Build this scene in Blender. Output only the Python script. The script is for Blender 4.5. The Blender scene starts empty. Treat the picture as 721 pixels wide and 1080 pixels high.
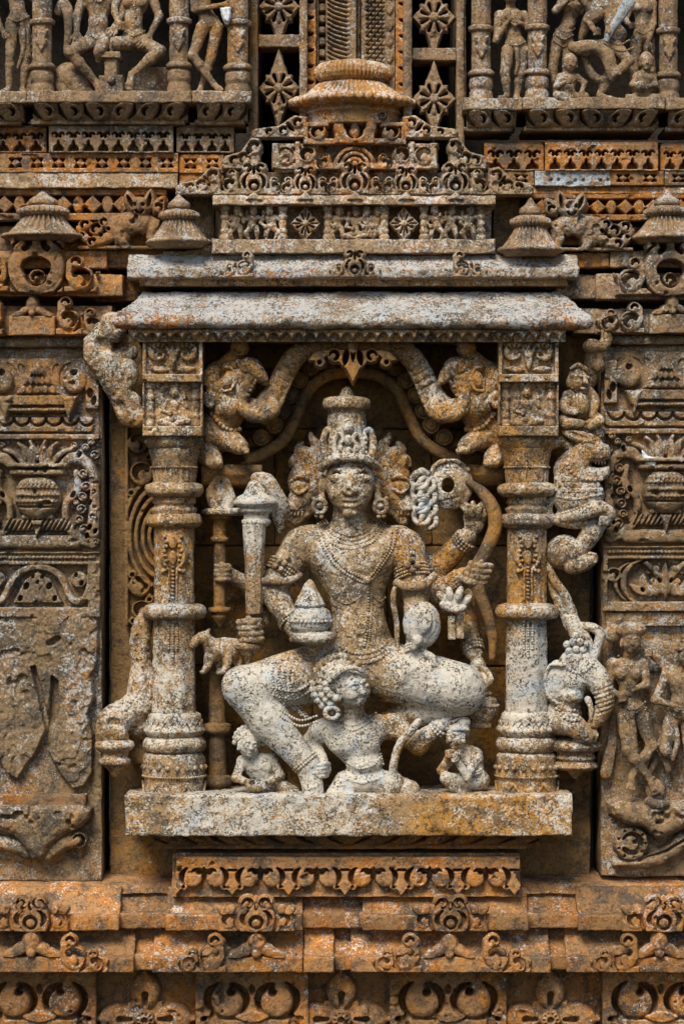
import bpy, math, random
import numpy as np
from mathutils import Vector

# ---------------------------------------------------------------- camera, sky, sun, exposure
SC = bpy.context.scene
COL = SC.collection
S0 = 0.0025            # metres per photograph pixel on the reference plane d = 0
DCAM = 7.0             # camera distance from that plane
ZC = 1.5
cam_d = bpy.data.cameras.new('camera')
cam = bpy.data.objects.new('camera', cam_d)
COL.objects.link(cam)
cam.location = (0, -DCAM, ZC)
cam.rotation_euler = (math.radians(90), 0, 0)
cam_d.sensor_fit = 'VERTICAL'
cam_d.sensor_height = 24
cam_d.lens = 24 * DCAM / (1080 * S0)
cam_d.clip_end = 200
SC.camera = cam
SUN_TO = Vector((-0.30, -0.80, 1.0)).normalized()
world = bpy.data.worlds.new('World')
SC.world = world
world.use_nodes = True
wn = world.node_tree.nodes
sky = wn.new('ShaderNodeTexSky')
sky.sky_type = 'NISHITA'
sky.sun_disc = False
sky.sun_elevation = math.asin(SUN_TO.z)
sky.sun_rotation = math.atan2(SUN_TO.x, SUN_TO.y)
world.node_tree.links.new(sky.outputs[0], wn['Background'].inputs[0])
wn['Background'].inputs[1].default_value = 0.08
sl = bpy.data.lights.new('sun', 'SUN')
sl.energy = 3.0
sl.angle = math.radians(26)
sl.color = (1.0, 0.93, 0.80)
so = bpy.data.objects.new('sun', sl)
COL.objects.link(so)
so.location = (0, -3, 6)
so.rotation_euler = SUN_TO.to_track_quat('Z', 'Y').to_euler()
SC.view_settings.view_transform = 'Standard'
SC.view_settings.look = 'None'
SC.view_settings.exposure = 0.58
SC.view_settings.gamma = 1.0

# ---------------------------------------------------------------- materials
def stone(name, base, alt, patina, lichen=0.5, orange=0.5, dirt=0.5, seed=0.0, lichen_col=(0.585, 0.545, 0.475), bump=0.85, pale=(0.46, 0.52, 0.57), zones=(), ozones=(), speck=0.45, var=0.1):
    m = bpy.data.materials.new(name)
    m.use_nodes = True
    nt = m.node_tree
    N, L = nt.nodes, nt.links
    bs = N['Principled BSDF']
    bs.inputs['Roughness'].default_value = 0.82
    bs.inputs['Specular IOR Level'].default_value = 0.28
    geo = N.new('ShaderNodeNewGeometry')
    mp = N.new('ShaderNodeMapping')
    mp.inputs['Location'].default_value = (seed * 3.1, seed * 1.7, seed * 2.3)
    L.new(geo.outputs['Position'], mp.inputs['Vector'])
    P = mp.outputs['Vector']

    def noise(scale, detail=4, rough=0.6, dist=0.0, vec=None):
        n = N.new('ShaderNodeTexNoise')
        n.inputs['Scale'].default_value = scale
        n.inputs['Detail'].default_value = detail
        n.inputs['Roughness'].default_value = rough
        n.inputs['Distortion'].default_value = dist
        L.new(vec or P, n.inputs['Vector'])
        return n.outputs['Fac']

    def ramp(v, a, b):
        r = N.new('ShaderNodeMapRange')
        r.interpolation_type = 'SMOOTHSTEP'
        r.inputs['From Min'].default_value = a
        r.inputs['From Max'].default_value = b
        L.new(v, r.inputs['Value'])
        return r.outputs[0]

    def mul(a, b, op='MULTIPLY'):
        x = N.new('ShaderNodeMath')
        x.operation = op
        for i, v in enumerate((a, b)):
            if isinstance(v, (int, float)):
                x.inputs[i].default_value = v
            else:
                L.new(v, x.inputs[i])
        return x.outputs[0]

    def mix(f, a, b):
        x = N.new('ShaderNodeMix')
        x.data_type = 'RGBA'
        if isinstance(f, (int, float)):
            x.inputs[0].default_value = f
        else:
            L.new(f, x.inputs[0])
        for i, v in ((6, a), (7, b)):
            if isinstance(v, tuple):
                x.inputs[i].default_value = (*v, 1)
            else:
                L.new(v, x.inputs[i])
        return x.outputs[2]
    def zone(zs):
        """where the crust or the rust colour is heavier: soft patches at fixed places on the stone (px, py, depth, radius px, amount)"""
        tot = None
        for (x, y, d, r, amt) in zs:
            v = N.new('ShaderNodeVectorMath')
            v.operation = 'DISTANCE'
            L.new(geo.outputs['Position'], v.inputs[0])
            v.inputs[1].default_value = ((x - 360.5) * S0, -d * S0, (540 - y) * S0 + ZC)
            q = N.new('ShaderNodeMapRange')
            q.interpolation_type = 'SMOOTHSTEP'
            q.inputs['From Min'].default_value = r * S0
            q.inputs['From Max'].default_value = r * S0 * .25
            q.inputs['To Max'].default_value = amt
            L.new(v.outputs['Value'], q.inputs['Value'])
            tot = q.outputs[0] if tot is None else mul(tot, q.outputs[0], 'ADD')
        return tot
    # streak coordinates: squeezed vertically so stains run down
    st = N.new('ShaderNodeMapping')
    st.inputs['Scale'].default_value = (1, 1, 0.35)
    L.new(P, st.inputs['Vector'])
    om = mul(mul(noise(8, 5, 0.62, 0.4, st.outputs[0]), 0.75), mul(noise(55, 4, 0.65), 0.25), 'ADD')
    if ozones:
        om = mul(om, zone(ozones), 'ADD')
    c = mix(ramp(om, 0.60 - 0.26 * orange, 0.72 - 0.26 * orange), base, alt)
    c = mix(mul(ramp(noise(80, 4, 0.7), 0.45, 0.70), 0.6), c, tuple(v * 0.55 for v in base))
    c = mix(mul(ramp(mul(mul(noise(12, 5, 0.65, 0.5), 0.7), mul(noise(110, 3, 0.7), 0.3), 'ADD'), 0.64 - 0.26 * dirt, 0.74 - 0.26 * dirt), 0.85), c, patina)
    # lichen crust: speckled patches
    sep = N.new('ShaderNodeSeparateXYZ')
    L.new(geo.outputs['Normal'], sep.inputs[0])
    mask = mul(mul(mul(noise(8, 3, 0.55, 0.3, st.outputs[0]), 0.40), mul(noise(42, 4, 0.65), 0.38), 'ADD'), mul(noise(165, 4, 0.75), 0.72), 'ADD')
    mask = mul(mask, mul(sep.outputs[2], 0.045), 'ADD')
    if zones:
        mask = mul(mask, zone(zones), 'ADD')
    t = 0.74 + (0.5 - lichen) * 0.36
    lm = ramp(mask, t - 0.02, t + 0.05)
    lc = mix(mul(ramp(noise(15, 3, 0.6), 0.52, 0.66), 0.7), lichen_col, pale)
    c = mix(mul(lm, 0.90), c, lc)
    # dark pits and specks
    sp = ramp(noise(185, 3, 0.65), 0.525, 0.585)
    c = mix(mul(sp, mul(ramp(noise(19, 2, 0.5), 0.34, 0.62), speck)), c, (patina[0] * 0.42, patina[1] * 0.38, patina[2] * 0.34))
    sp2 = ramp(noise(70, 4, 0.7, 0.4), 0.57, 0.63)
    c = mix(mul(sp2, speck * 0.8), c, (patina[0] * 0.5, patina[1] * 0.45, patina[2] * 0.4))
    # no two blocks of the quarry are quite the same tone
    oi = N.new('ShaderNodeObjectInfo')
    vr = N.new('ShaderNodeMapRange')
    vr.inputs['To Min'].default_value = 1 - var
    vr.inputs['To Max'].default_value = 1 + var
    L.new(oi.outputs['Random'], vr.inputs['Value'])
    hs = N.new('ShaderNodeHueSaturation')
    hs.inputs['Saturation'].default_value = 1.10
    L.new(vr.outputs[0], hs.inputs['Value'])
    L.new(c, hs.inputs['Color'])
    c = hs.outputs[0]
    L.new(c, bs.inputs['Base Color'])
    h = mul(mul(noise(210, 4, 0.7), 0.6), mul(noise(45, 4, 0.6), 1.4), 'ADD')
    h = mul(h, mul(sp2, -0.35), 'ADD')
    bp = N.new('ShaderNodeBump')
    bp.inputs['Strength'].default_value = bump
    bp.inputs['Distance'].default_value = 0.005
    L.new(h, bp.inputs['Height'])
    L.new(bp.outputs[0], bs.inputs['Normal'])
    return m

TAN = (0.36, 0.235, 0.125)
ORANGE = (0.47, 0.20, 0.06)
OCHRE = (0.44, 0.235, 0.08)
GREY = (0.105, 0.085, 0.066)
SZ = ((184, 740, 20, 90, .09), (555, 740, 20, 80, .07), (604, 690, 10, 90, .12), (184, 640, 30, 30, .1), (612, 560, 10, 90, .06), (270, 540, 10, 60, .16), (300, 860, 55, 170, .08), (120, 370, 10, 60, .08))
SO = ((530, 866, 55, 90, .20), (452, 866, 55, 40, .15), (165, 590, 10, 60, .14), (545, 620, 20, 60, .16), (540, 480, 10, 60, .10), (250, 400, 0, 80, .12), (490, 410, 0, 70, .14), (160, 730, 0, 40, .12))
DZ = ((290, 760, 30, 80, .20), (330, 835, 45, 34, .16), (255, 720, 40, 40, .08), (470, 725, 35, 75, .20), (372, 800, 36, 60, .18), (362, 722, 60, 44, .14), (372, 590, 10, 55, .05), (366, 470, 20, 40, .06), (440, 665, 40, 40, .16), (327, 650, 50, 40, .18), (448, 526, 0, 40, .2), (486, 830, 30, 50, .12), (268, 800, 25, 40, .1), (480, 635, 20, 30, .16), (495, 560, 0, 34, .05))
DO = ((440, 560, -10, 50, .18), (460, 590, -20, 60, .22), (450, 785, 15, 50, .28), (300, 780, 0, 50, .12), (390, 760, -10, 50, .2), (470, 820, 20, 30, .12), (430, 600, 0, 30, .12), (325, 500, -30, 50, .14), (420, 500, -30, 50, .2), (310, 700, 20, 40, .1), (488, 640, -40, 50, .2))
M_SHRINE = stone('lichened_sandstone', TAN, OCHRE, GREY, 0.35, 0.50, 0.57, 1.0, speck=0.95, var=0.06, zones=SZ, ozones=SO)
M_DEITY = stone('speckled_statue_stone', (0.35, 0.24, 0.135), OCHRE, GREY, 0.35, 0.28, 0.56, 2.0, speck=0.95, var=0.05, zones=DZ, ozones=DO)
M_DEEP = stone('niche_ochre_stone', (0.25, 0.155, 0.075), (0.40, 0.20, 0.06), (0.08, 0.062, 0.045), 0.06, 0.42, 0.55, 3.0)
M_EAVE = stone('crusted_eave_stone', (0.33, 0.24, 0.16), ORANGE, GREY, 0.50, 0.46, 0.52, 4.0, (0.50, 0.51, 0.50), speck=0.85, ozones=((610, 330, 60, 60, .2), (150, 335, 60, 70, .15)))
M_PED = stone('lichened_crest_stone', (0.35, 0.245, 0.15), ORANGE, GREY, 0.38, 0.40, 0.54, 5.0, ozones=((374, 150, 0, 90, .12),), speck=0.6)
M_RUST = stone('rusty_sandstone', (0.33, 0.20, 0.105), (0.45, 0.195, 0.06), GREY, 0.20, 0.60, 0.52, 6.0, var=0.2)
M_BELL = stone('orange_crown_stone', (0.40, 0.23, 0.10), (0.50, 0.21, 0.05), GREY, 0.40, 0.60, 0.36, 6.5)
M_GALL = stone('brown_gallery_stone', (0.29, 0.195, 0.115), (0.35, 0.19, 0.075), (0.095, 0.076, 0.06), 0.32, 0.42, 0.56, 7.0, (0.46, 0.44, 0.40), pale=(0.38, 0.42, 0.46), ozones=((250, 30, 10, 60, .3),), speck=0.55)
M_DARKP = stone('weathered_grey_stone', (0.26, 0.18, 0.105), (0.37, 0.195, 0.075), (0.085, 0.07, 0.055), 0.31, 0.38, 0.62, 8.0, (0.46, 0.45, 0.43), pale=(0.34, 0.40, 0.46), ozones=((60, 400, 0, 90, .14), (50, 880, 0, 80, .1)), speck=0.6)
M_BROWN = stone('brown_pot_panel_stone', (0.28, 0.185, 0.105), (0.37, 0.20, 0.075), (0.085, 0.07, 0.055), 0.28, 0.42, 0.58, 9.0, (0.44, 0.43, 0.40), speck=0.55)
M_BASE = stone('orange_base_stone', (0.35, 0.20, 0.10), (0.46, 0.20, 0.066), (0.09, 0.072, 0.056), 0.18, 0.54, 0.58, 10.0, var=0.22)
M_VOID = stone('painted_shade_stone', (0.05, 0.037, 0.027), (0.06, 0.04, 0.025), (0.03, 0.026, 0.022), 0.0, 0.3, 0.5, 11.0)  # near-black colour stands in for the shade of unlit depths
M_WHITE = stone('chalk_white_splash', (0.62, 0.62, 0.60), (0.55, 0.56, 0.56), GREY, 0.9, 0.3, 0.1, 13.0, (0.72, 0.73, 0.74), speck=0.15)
M_BLUE = stone('pale_blue_crust_stone', (0.30, 0.19, 0.10), ORANGE, GREY, 0.62, 0.5, 0.3, 12.0, (0.42, 0.50, 0.55))

# ---------------------------------------------------------------- noise
_rng = np.random.RandomState(7)
_T = _rng.permutation(256)
_T = np.concatenate([_T, _T, _T])
_R = _rng.rand(768)

def vnoise(P, scale):
    Q = P / scale + 1000.0
    I = np.floor(Q).astype(np.int64)
    F = Q - I
    F = F * F * (3 - 2 * F)
    I &= 255
    out = 0
    for a in (0, 1):
        wa = F[:, 0] if a else 1 - F[:, 0]
        A = _T[I[:, 0] + a]
        for b in (0, 1):
            wb = wa * (F[:, 1] if b else 1 - F[:, 1])
            B = _T[A + I[:, 1] + b]
            for c in (0, 1):
                w = wb * (F[:, 2] if c else 1 - F[:, 2])
                out = out + w * _R[B + I[:, 2] + c]
    return out * 2 - 1

def rough3(P, amp, scale):
    P2 = np.asarray(P)
    return np.stack([vnoise(P2 + o, scale) for o in (0.0, 71.3, 133.7)], 1) * amp

# ---------------------------------------------------------------- things and meshes
class Mesh:
    def __init__(s, V, F):
        s.V = np.asarray(V, float).reshape(-1, 3)
        s.F = [np.asarray(f, np.int64) for f in F if len(f)]

def join(*ms):
    V, F, n = [], [], 0
    for m in ms:
        if m is None:
            continue
        V.append(m.V)
        F += [f + n for f in m.F]
        n += len(m.V)
    return Mesh(np.concatenate(V), F)

def kk(d):
    return S0 * (1 - d * S0 / DCAM)

def world_of(P, d0):
    """photograph pixels and depth (px towards the viewer) -> metres, one uniform scale per thing"""
    P = np.asarray(P, float).reshape(-1, 3)
    k = kk(d0)
    W = np.empty_like(P)
    W[:, 0] = (P[:, 0] - 360.5) * k
    W[:, 1] = -(d0 * S0 + (P[:, 2] - d0) * k)
    W[:, 2] = (540 - P[:, 1]) * k + ZC
    return W

def to_data(name, M, d0, loc, mat, smooth=True):
    W = world_of(M.V, d0) - np.array(loc)
    me = bpy.data.meshes.new(name)
    me.vertices.add(len(W))
    me.vertices.foreach_set('co', W.astype(np.float32).ravel())
    loops = np.concatenate([f[:, ::-1].ravel() for f in M.F])
    tot = np.concatenate([np.full(len(f), f.shape[1]) for f in M.F])
    st = np.concatenate([[0], np.cumsum(tot)[:-1]])
    me.loops.add(len(loops))
    me.loops.foreach_set('vertex_index', loops.astype(np.int32))
    me.polygons.add(len(tot))
    me.polygons.foreach_set('loop_start', st.astype(np.int32))
    me.polygons.foreach_set('loop_total', tot.astype(np.int32))
    me.polygons.foreach_set('use_smooth', np.full(len(tot), smooth))
    me.update(calc_edges=True)
    me.materials.append(mat)
    return me

def setp(o, label=None, cat=None, group=None, kind=None):
    if label: o['label'] = label
    if cat: o['category'] = cat
    if group: o['group'] = group
    if kind: o['kind'] = kind

def thing(name, label, cat, at, group=None, kind='thing'):
    """an Empty at the thing's base; at = (px, py, depth)"""
    o = bpy.data.objects.new(name, None)
    COL.objects.link(o)
    o.empty_display_size = 0.02
    o.location = world_of([at], at[2])[0]
    setp(o, label, cat, group, kind)
    D0[o.name] = (at[2], tuple(o.location))
    return o

D0 = {}

def part(name, M, mat, parent, label=None, smooth=True, kind=None):
    root = parent
    while root.parent:
        root = root.parent
    d0, loc = D0[root.name]
    o = bpy.data.objects.new(name, to_data(name, M, d0, loc, mat, smooth))
    COL.objects.link(o)
    o.parent = parent
    if label: o['label'] = label
    if kind: o['kind'] = kind
    return o

def single(name, label, cat, at, M, mat, group=None, kind='thing', smooth=True):
    loc = tuple(world_of([at], at[2])[0])
    o = bpy.data.objects.new(name, to_data(name, M, at[2], loc, mat, smooth))
    COL.objects.link(o)
    o.location = loc
    setp(o, label, cat, group, kind)
    D0[o.name] = (at[2], loc)
    return o

def dup(root, frm, to, label, group=None):
    """copy of a thing with copies of its parts and sub-parts, moved from pixel frm to pixel to"""
    r = root.copy()
    COL.objects.link(r)
    a, b = world_of([frm, to], frm[2])
    r.location = root.location + Vector(b - a)
    r['label'] = label
    if group: r['group'] = group
    D0[r.name] = (frm[2], tuple(r.location))
    for ch in list(root.children):
        c = ch.copy()
        COL.objects.link(c)
        c.parent = r
        for g in list(ch.children):
            e = g.copy()
            COL.objects.link(e)
            e.parent = c
    return r

# ---------------------------------------------------------------- solid builders (pixel space: x right, y down, d to the viewer)
def resample(pts, step, closed=True):
    pts = [np.array(p, float) for p in pts]
    out = []
    n = len(pts)
    for i in range(n if closed else n - 1):
        a, b = pts[i], pts[(i + 1) % n]
        m = max(1, int(np.ceil(np.linalg.norm(b - a) / step)))
        for j in range(m):
            out.append(a + (b - a) * j / m)
    if not closed:
        out.append(pts[-1])
    return np.array(out)

def round_poly(pts, r, step=2.0):
    """polygon with rounded corners, resampled"""
    n = len(pts)
    out = []
    for i in range(n):
        p = np.array(pts[i], float)
        a = np.array(pts[i - 1], float) - p
        b = np.array(pts[(i + 1) % n], float) - p
        la, lb = np.linalg.norm(a), np.linalg.norm(b)
        rr = min(r, la * 0.45, lb * 0.45)
        A, B = p + a / la * rr, p + b / lb * rr
        for t in (0, 0.33, 0.67, 1):
            out.append((1 - t) ** 2 * A + 2 * t * (1 - t) * p + t * t * B)
    return resample(out, step)

def moulding(x0, x1, prof, r=1.5, step=3.0, amp=0.7, scale=9, taper=None, chips=1.0):
    """a horizontal course: closed profile [(y, d)...] swept from x0 to x1, edges worn by noise.
    taper(x0side) = extra x per unit of d at each end (mitred returns)"""
    pr = round_poly(prof, r, step)
    n = max(2, int((x1 - x0) / step))
    xs = np.linspace(x0, x1, n)
    e = min(r, 1.2)
    xs = np.concatenate([[x0, x0 + e * .35], xs[1:-1], [x1 - e * .35, x1]])
    ins = np.zeros(len(xs)); ins[0] = ins[-1] = e * 0.8
    c = pr.mean(0)
    k = len(pr)
    V = np.empty((len(xs), k, 3))
    for i, x in enumerate(xs):
        q = pr - (pr - c) / np.maximum(1e-6, np.linalg.norm(pr - c, axis=1))[:, None] * ins[i]
        V[i, :, 0] = x
        if taper:
            dm = q[:, 1] - prof_min(prof)
            t = (x - x0) / (x1 - x0)
            V[i, :, 0] = x + taper[0] * dm * (1 - t) + taper[1] * dm * t
        V[i, :, 1] = q[:, 0]
        V[i, :, 2] = q[:, 1]
    V = V.reshape(-1, 3)
    V += rough3(V, amp, scale) + rough3(V, amp * 0.6, scale * 0.35)
    ch = np.clip(vnoise(V + 31.0, 14) - 0.45, 0, 1) * 5.0 * chips
    V[:, 2] -= ch
    I = np.arange(len(xs) * k).reshape(len(xs), k)
    J = np.roll(I, -1, 1)
    q = np.stack([I[:-1], J[:-1], J[1:], I[1:]], -1).reshape(-1, 4)
    return Mesh(V, [q, I[0][None, ::-1], I[-1][None, :]])

def prof_min(prof):
    return min(p[1] for p in prof)

def block(x0, x1, y0, y1, d0, d1, r=1.2, step=4.0, amp=0.6, scale=9, chips=1.0):
    return moulding(x0, x1, [(y0, d0), (y0, d1), (y1, d1), (y1, d0)], r, step, amp, scale, None, chips)

def prism(pts, d0, d1, r=1.0, step=2.5, amp=0.4, bev=1.2):
    """outline in (x, y) extruded from depth d0 to d1 with a rounded front edge"""
    p = round_poly(pts, r, step)
    c = p.mean(0)
    rings = []
    for dd, ins in ((d0, 0), (d1 - bev, 0), (d1 - bev * .3, bev * .35), (d1, bev)):
        q = p - (p - c) / np.maximum(1e-6, np.linalg.norm(p - c, axis=1))[:, None] * ins
        rings.append(np.column_stack([q, np.full(len(q), dd)]))
    n = len(p)
    V = np.concatenate(rings)
    V += rough3(V, amp, 7)
    q = []
    for j in range(len(rings) - 1):
        I = np.arange(n) + j * n
        K = np.roll(I, -1)
        q.append(np.stack([I, K, K + n, I + n], -1))
    I = np.arange(n)
    return Mesh(V, [np.concatenate(q), (I + (len(rings) - 1) * n)[None, :], I[None, ::-1]])

def lathe(cx, cd, prof, seg=40, flute=None, amp=0.4, squash=1.0, step=2.0, scale=6, octagon=None):
    """round member about a vertical axis; prof [(y, r)...] from top to bottom"""
    pr = resample(prof, step, closed=False)
    a = np.linspace(0, 2 * math.pi, seg, endpoint=False)
    V = np.empty((len(pr), seg, 3))
    for i, (y, r) in enumerate(pr):
        rr = np.full(seg, r)
        if flute:
            rr = rr + flute(y, a, r)
        if octagon and octagon[0] < y < octagon[1]:
            am = (a + math.pi / 8) % (math.pi / 4) - math.pi / 8
            rr = r * 0.97 / np.cos(am)
        V[i, :, 0] = cx + rr * np.cos(a)
        V[i, :, 1] = y
        V[i, :, 2] = cd + rr * np.sin(a) * squash
    V = V.reshape(-1, 3)
    V += rough3(V, amp, scale) + rough3(V, amp * 0.9, scale * 3.5)
    I = np.arange(len(pr) * seg).reshape(len(pr), seg)
    J = np.roll(I, -1, 1)
    q = np.stack([I[:-1], I[1:], J[1:], J[:-1]], -1).reshape(-1, 4)
    return Mesh(V, [q, I[0][None, :], I[-1][None, ::-1]])

def catmull(pts, n=8):
    P = [np.array(p, float) for p in pts]
    if len(P) < 3:
        return np.array([P[0] + (P[-1] - P[0]) * t for t in np.linspace(0, 1, n + 1)])
    P = [2 * P[0] - P[1]] + P + [2 * P[-1] - P[-2]]
    out = []
    for i in range(1, len(P) - 2):
        p0, p1, p2, p3 = P[i - 1:i + 3]
        for t in np.linspace(0, 1, n, endpoint=False):
            out.append(0.5 * (2 * p1 + (p2 - p0) * t + (2 * p0 - 5 * p1 + 4 * p2 - p3) * t * t + (3 * p1 - p0 - 3 * p2 + p3) * t ** 3))
    out.append(P[-2])
    return np.array(out)

def tube(path, rad, seg=10, flat=1.0, amp=0.25):
    """round bar along 3D path; rad a number or list along the path"""
    P = np.asarray(path, float)
    n = len(P)
    r = np.interp(np.linspace(0, 1, n), np.linspace(0, 1, len(rad)), rad) if hasattr(rad, '__len__') else np.full(n, rad)
    T = np.gradient(P, axis=0)
    T /= np.maximum(1e-6, np.linalg.norm(T, axis=1))[:, None]
    ref = np.array([0.13, 0.21, 1.0])
    A = np.cross(T, ref)
    A /= np.maximum(1e-6, np.linalg.norm(A, axis=1))[:, None]
    B = np.cross(A, T)
    a = np.linspace(0, 2 * math.pi, seg, endpoint=False)
    V = (P[:, None] + r[:, None, None] * (np.cos(a)[None, :, None] * A[:, None] + flat * np.sin(a)[None, :, None] * B[:, None])).reshape(-1, 3)
    V += rough3(V, amp, 5)
    I = np.arange(n * seg).reshape(n, seg)
    J = np.roll(I, -1, 1)
    q = np.stack([I[:-1], J[:-1], J[1:], I[1:]], -1).reshape(-1, 4)
    return Mesh(V, [q, I[0][None, ::-1], I[-1][None, :]])

def _ball():
    n, m = 6, 8
    V = [(0, -1, 0)]
    for i in range(1, n):
        t = math.pi * i / n
        for j in range(m):
            p = 2 * math.pi * j / m
            V.append((math.sin(t) * math.cos(p), -math.cos(t), math.sin(t) * math.sin(p)))
    V.append((0, 1, 0))
    Q = [(1 + i * m + j, 1 + (i + 1) * m + j, 1 + (i + 1) * m + (j + 1) % m, 1 + i * m + (j + 1) % m) for i in range(n - 2) for j in range(m)]
    T = [(0, 1 + j, 1 + (j + 1) % m) for j in range(m)] + [(len(V) - 1, 1 + (n - 2) * m + (j + 1) % m, 1 + (n - 2) * m + j) for j in range(m)]
    return np.array(V), np.array(Q), np.array(T)
_BV, _BQ, _BT = _ball()

def balls(cs, r):
    """many small beads carved as one string"""
    cs = np.asarray(cs, float).reshape(-1, 3)
    rr = np.broadcast_to(np.asarray(r, float), (len(cs),))
    V = (cs[:, None] + _BV[None] * rr[:, None, None]).reshape(-1, 3)
    o = np.arange(len(cs))[:, None, None] * len(_BV)
    return Mesh(V, [(_BQ[None] + o).reshape(-1, 4), (_BT[None] + o).reshape(-1, 3)])

def spaced(path, gap):
    P = np.asarray(path, float)
    L = np.concatenate([[0], np.cumsum(np.linalg.norm(np.diff(P, axis=0), axis=1))])
    s = np.linspace(0, L[-1], max(2, int(round(L[-1] / gap)) + 1))
    return np.column_stack([np.interp(s, L, P[:, i]) for i in range(P.shape[1])])

# ---------------------------------------------------------------- relief carving: a height field cut with 2D shapes
def circ(cx, cy, r):
    return (lambda X, Y: np.hypot(X - cx, Y - cy) - r, (cx - r, cx + r, cy - r, cy + r))

def ell2(cx, cy, rx, ry, ang=0.0):
    c, s = math.cos(ang), math.sin(ang)
    def f(X, Y):
        u, v = (X - cx) * c + (Y - cy) * s, -(X - cx) * s + (Y - cy) * c
        k0 = np.hypot(u / rx, v / ry)
        k1 = np.hypot(u / rx ** 2, v / ry ** 2) + 1e-9
        return k0 * (k0 - 1) / k1
    m = max(rx, ry)
    return (f, (cx - m, cx + m, cy - m, cy + m))

def rect(x0, x1, y0, y1, r=0.0):
    cx, cy, hx, hy = (x0 + x1) / 2, (y0 + y1) / 2, (x1 - x0) / 2 - r, (y1 - y0) / 2 - r
    def f(X, Y):
        qx, qy = np.abs(X - cx) - hx, np.abs(Y - cy) - hy
        return np.hypot(np.maximum(qx, 0), np.maximum(qy, 0)) + np.minimum(np.maximum(qx, qy), 0) - r
    return (f, (x0, x1, y0, y1))

def line2(pts, w):
    """thick polyline; w one width or one per point"""
    P = np.asarray(pts, float)
    W = np.interp(np.linspace(0, 1, len(P)), np.linspace(0, 1, len(w)), w) if hasattr(w, '__len__') else np.full(len(P), w)
    def f(X, Y):
        out = None
        for i in range(len(P) - 1):
            a, b = P[i], P[i + 1]
            v = b - a
            t = np.clip(((X - a[0]) * v[0] + (Y - a[1]) * v[1]) / (v @ v + 1e-9), 0, 1)
            d = np.hypot(X - a[0] - t * v[0], Y - a[1] - t * v[1]) - (W[i] + (W[i + 1] - W[i]) * t)
            out = d if out is None else np.minimum(out, d)
        return out
    m = W.max()
    return (f, (P[:, 0].min() - m, P[:, 0].max() + m, P[:, 1].min() - m, P[:, 1].max() + m))

def arc(cx, cy, r, a0, a1, w, n=10, r1=None, ry=1.0):
    """arc stroke; angles in degrees, 0 = right, 90 = up; w width(s); r1 end radius for spirals"""
    r1 = r if r1 is None else r1
    t = np.linspace(0, 1, n)
    a = np.radians(a0 + (a1 - a0) * t)
    rr = r + (r1 - r) * t
    return line2(np.column_stack([cx + rr * np.cos(a), cy - rr * np.sin(a) * ry]), w)

def poly2(pts):
    P = np.asarray(pts, float)
    def f(X, Y):
        d = np.full(X.shape, 1e9)
        s = np.ones(X.shape)
        for i in range(len(P)):
            a, b = P[i], P[i - 1]
            e = b - a
            wx, wy = X - a[0], Y - a[1]
            t = np.clip((wx * e[0] + wy * e[1]) / (e @ e + 1e-9), 0, 1)
            d = np.minimum(d, (wx - e[0] * t) ** 2 + (wy - e[1] * t) ** 2)
            c1, c2, c3 = Y >= a[1], Y < b[1], e[0] * wy > e[1] * wx
            s = np.where((c1 & c2 & c3) | (~c1 & ~c2 & ~c3), -s, s)
        return s * np.sqrt(d)
    return (f, (P[:, 0].min(), P[:, 0].max(), P[:, 1].min(), P[:, 1].max()))

def leaf(x0, y0, x1, y1, w):
    """pointed leaf (vesica) from one tip to the other"""
    L = math.hypot(x1 - x0, y1 - y0)
    cx, cy = (x0 + x1) / 2, (y0 + y1) / 2
    ux, uy = (x1 - x0) / L, (y1 - y0) / L
    h = L / 2
    R = (h * h + w * w) / (2 * w)
    dd = R - w
    def f(X, Y):
        u = np.abs((X - cx) * ux + (Y - cy) * uy)
        v = np.abs(-(X - cx) * uy + (Y - cy) * ux)
        a = (v + dd)
        inside = np.hypot(u, a) - R
        tip = np.hypot(u - h, v)
        return np.where((u - h) * dd > v * h * 1.0, tip, inside)
    m = max(h, w)
    return (f, (cx - m, cx + m, cy - m, cy + m))

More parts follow.
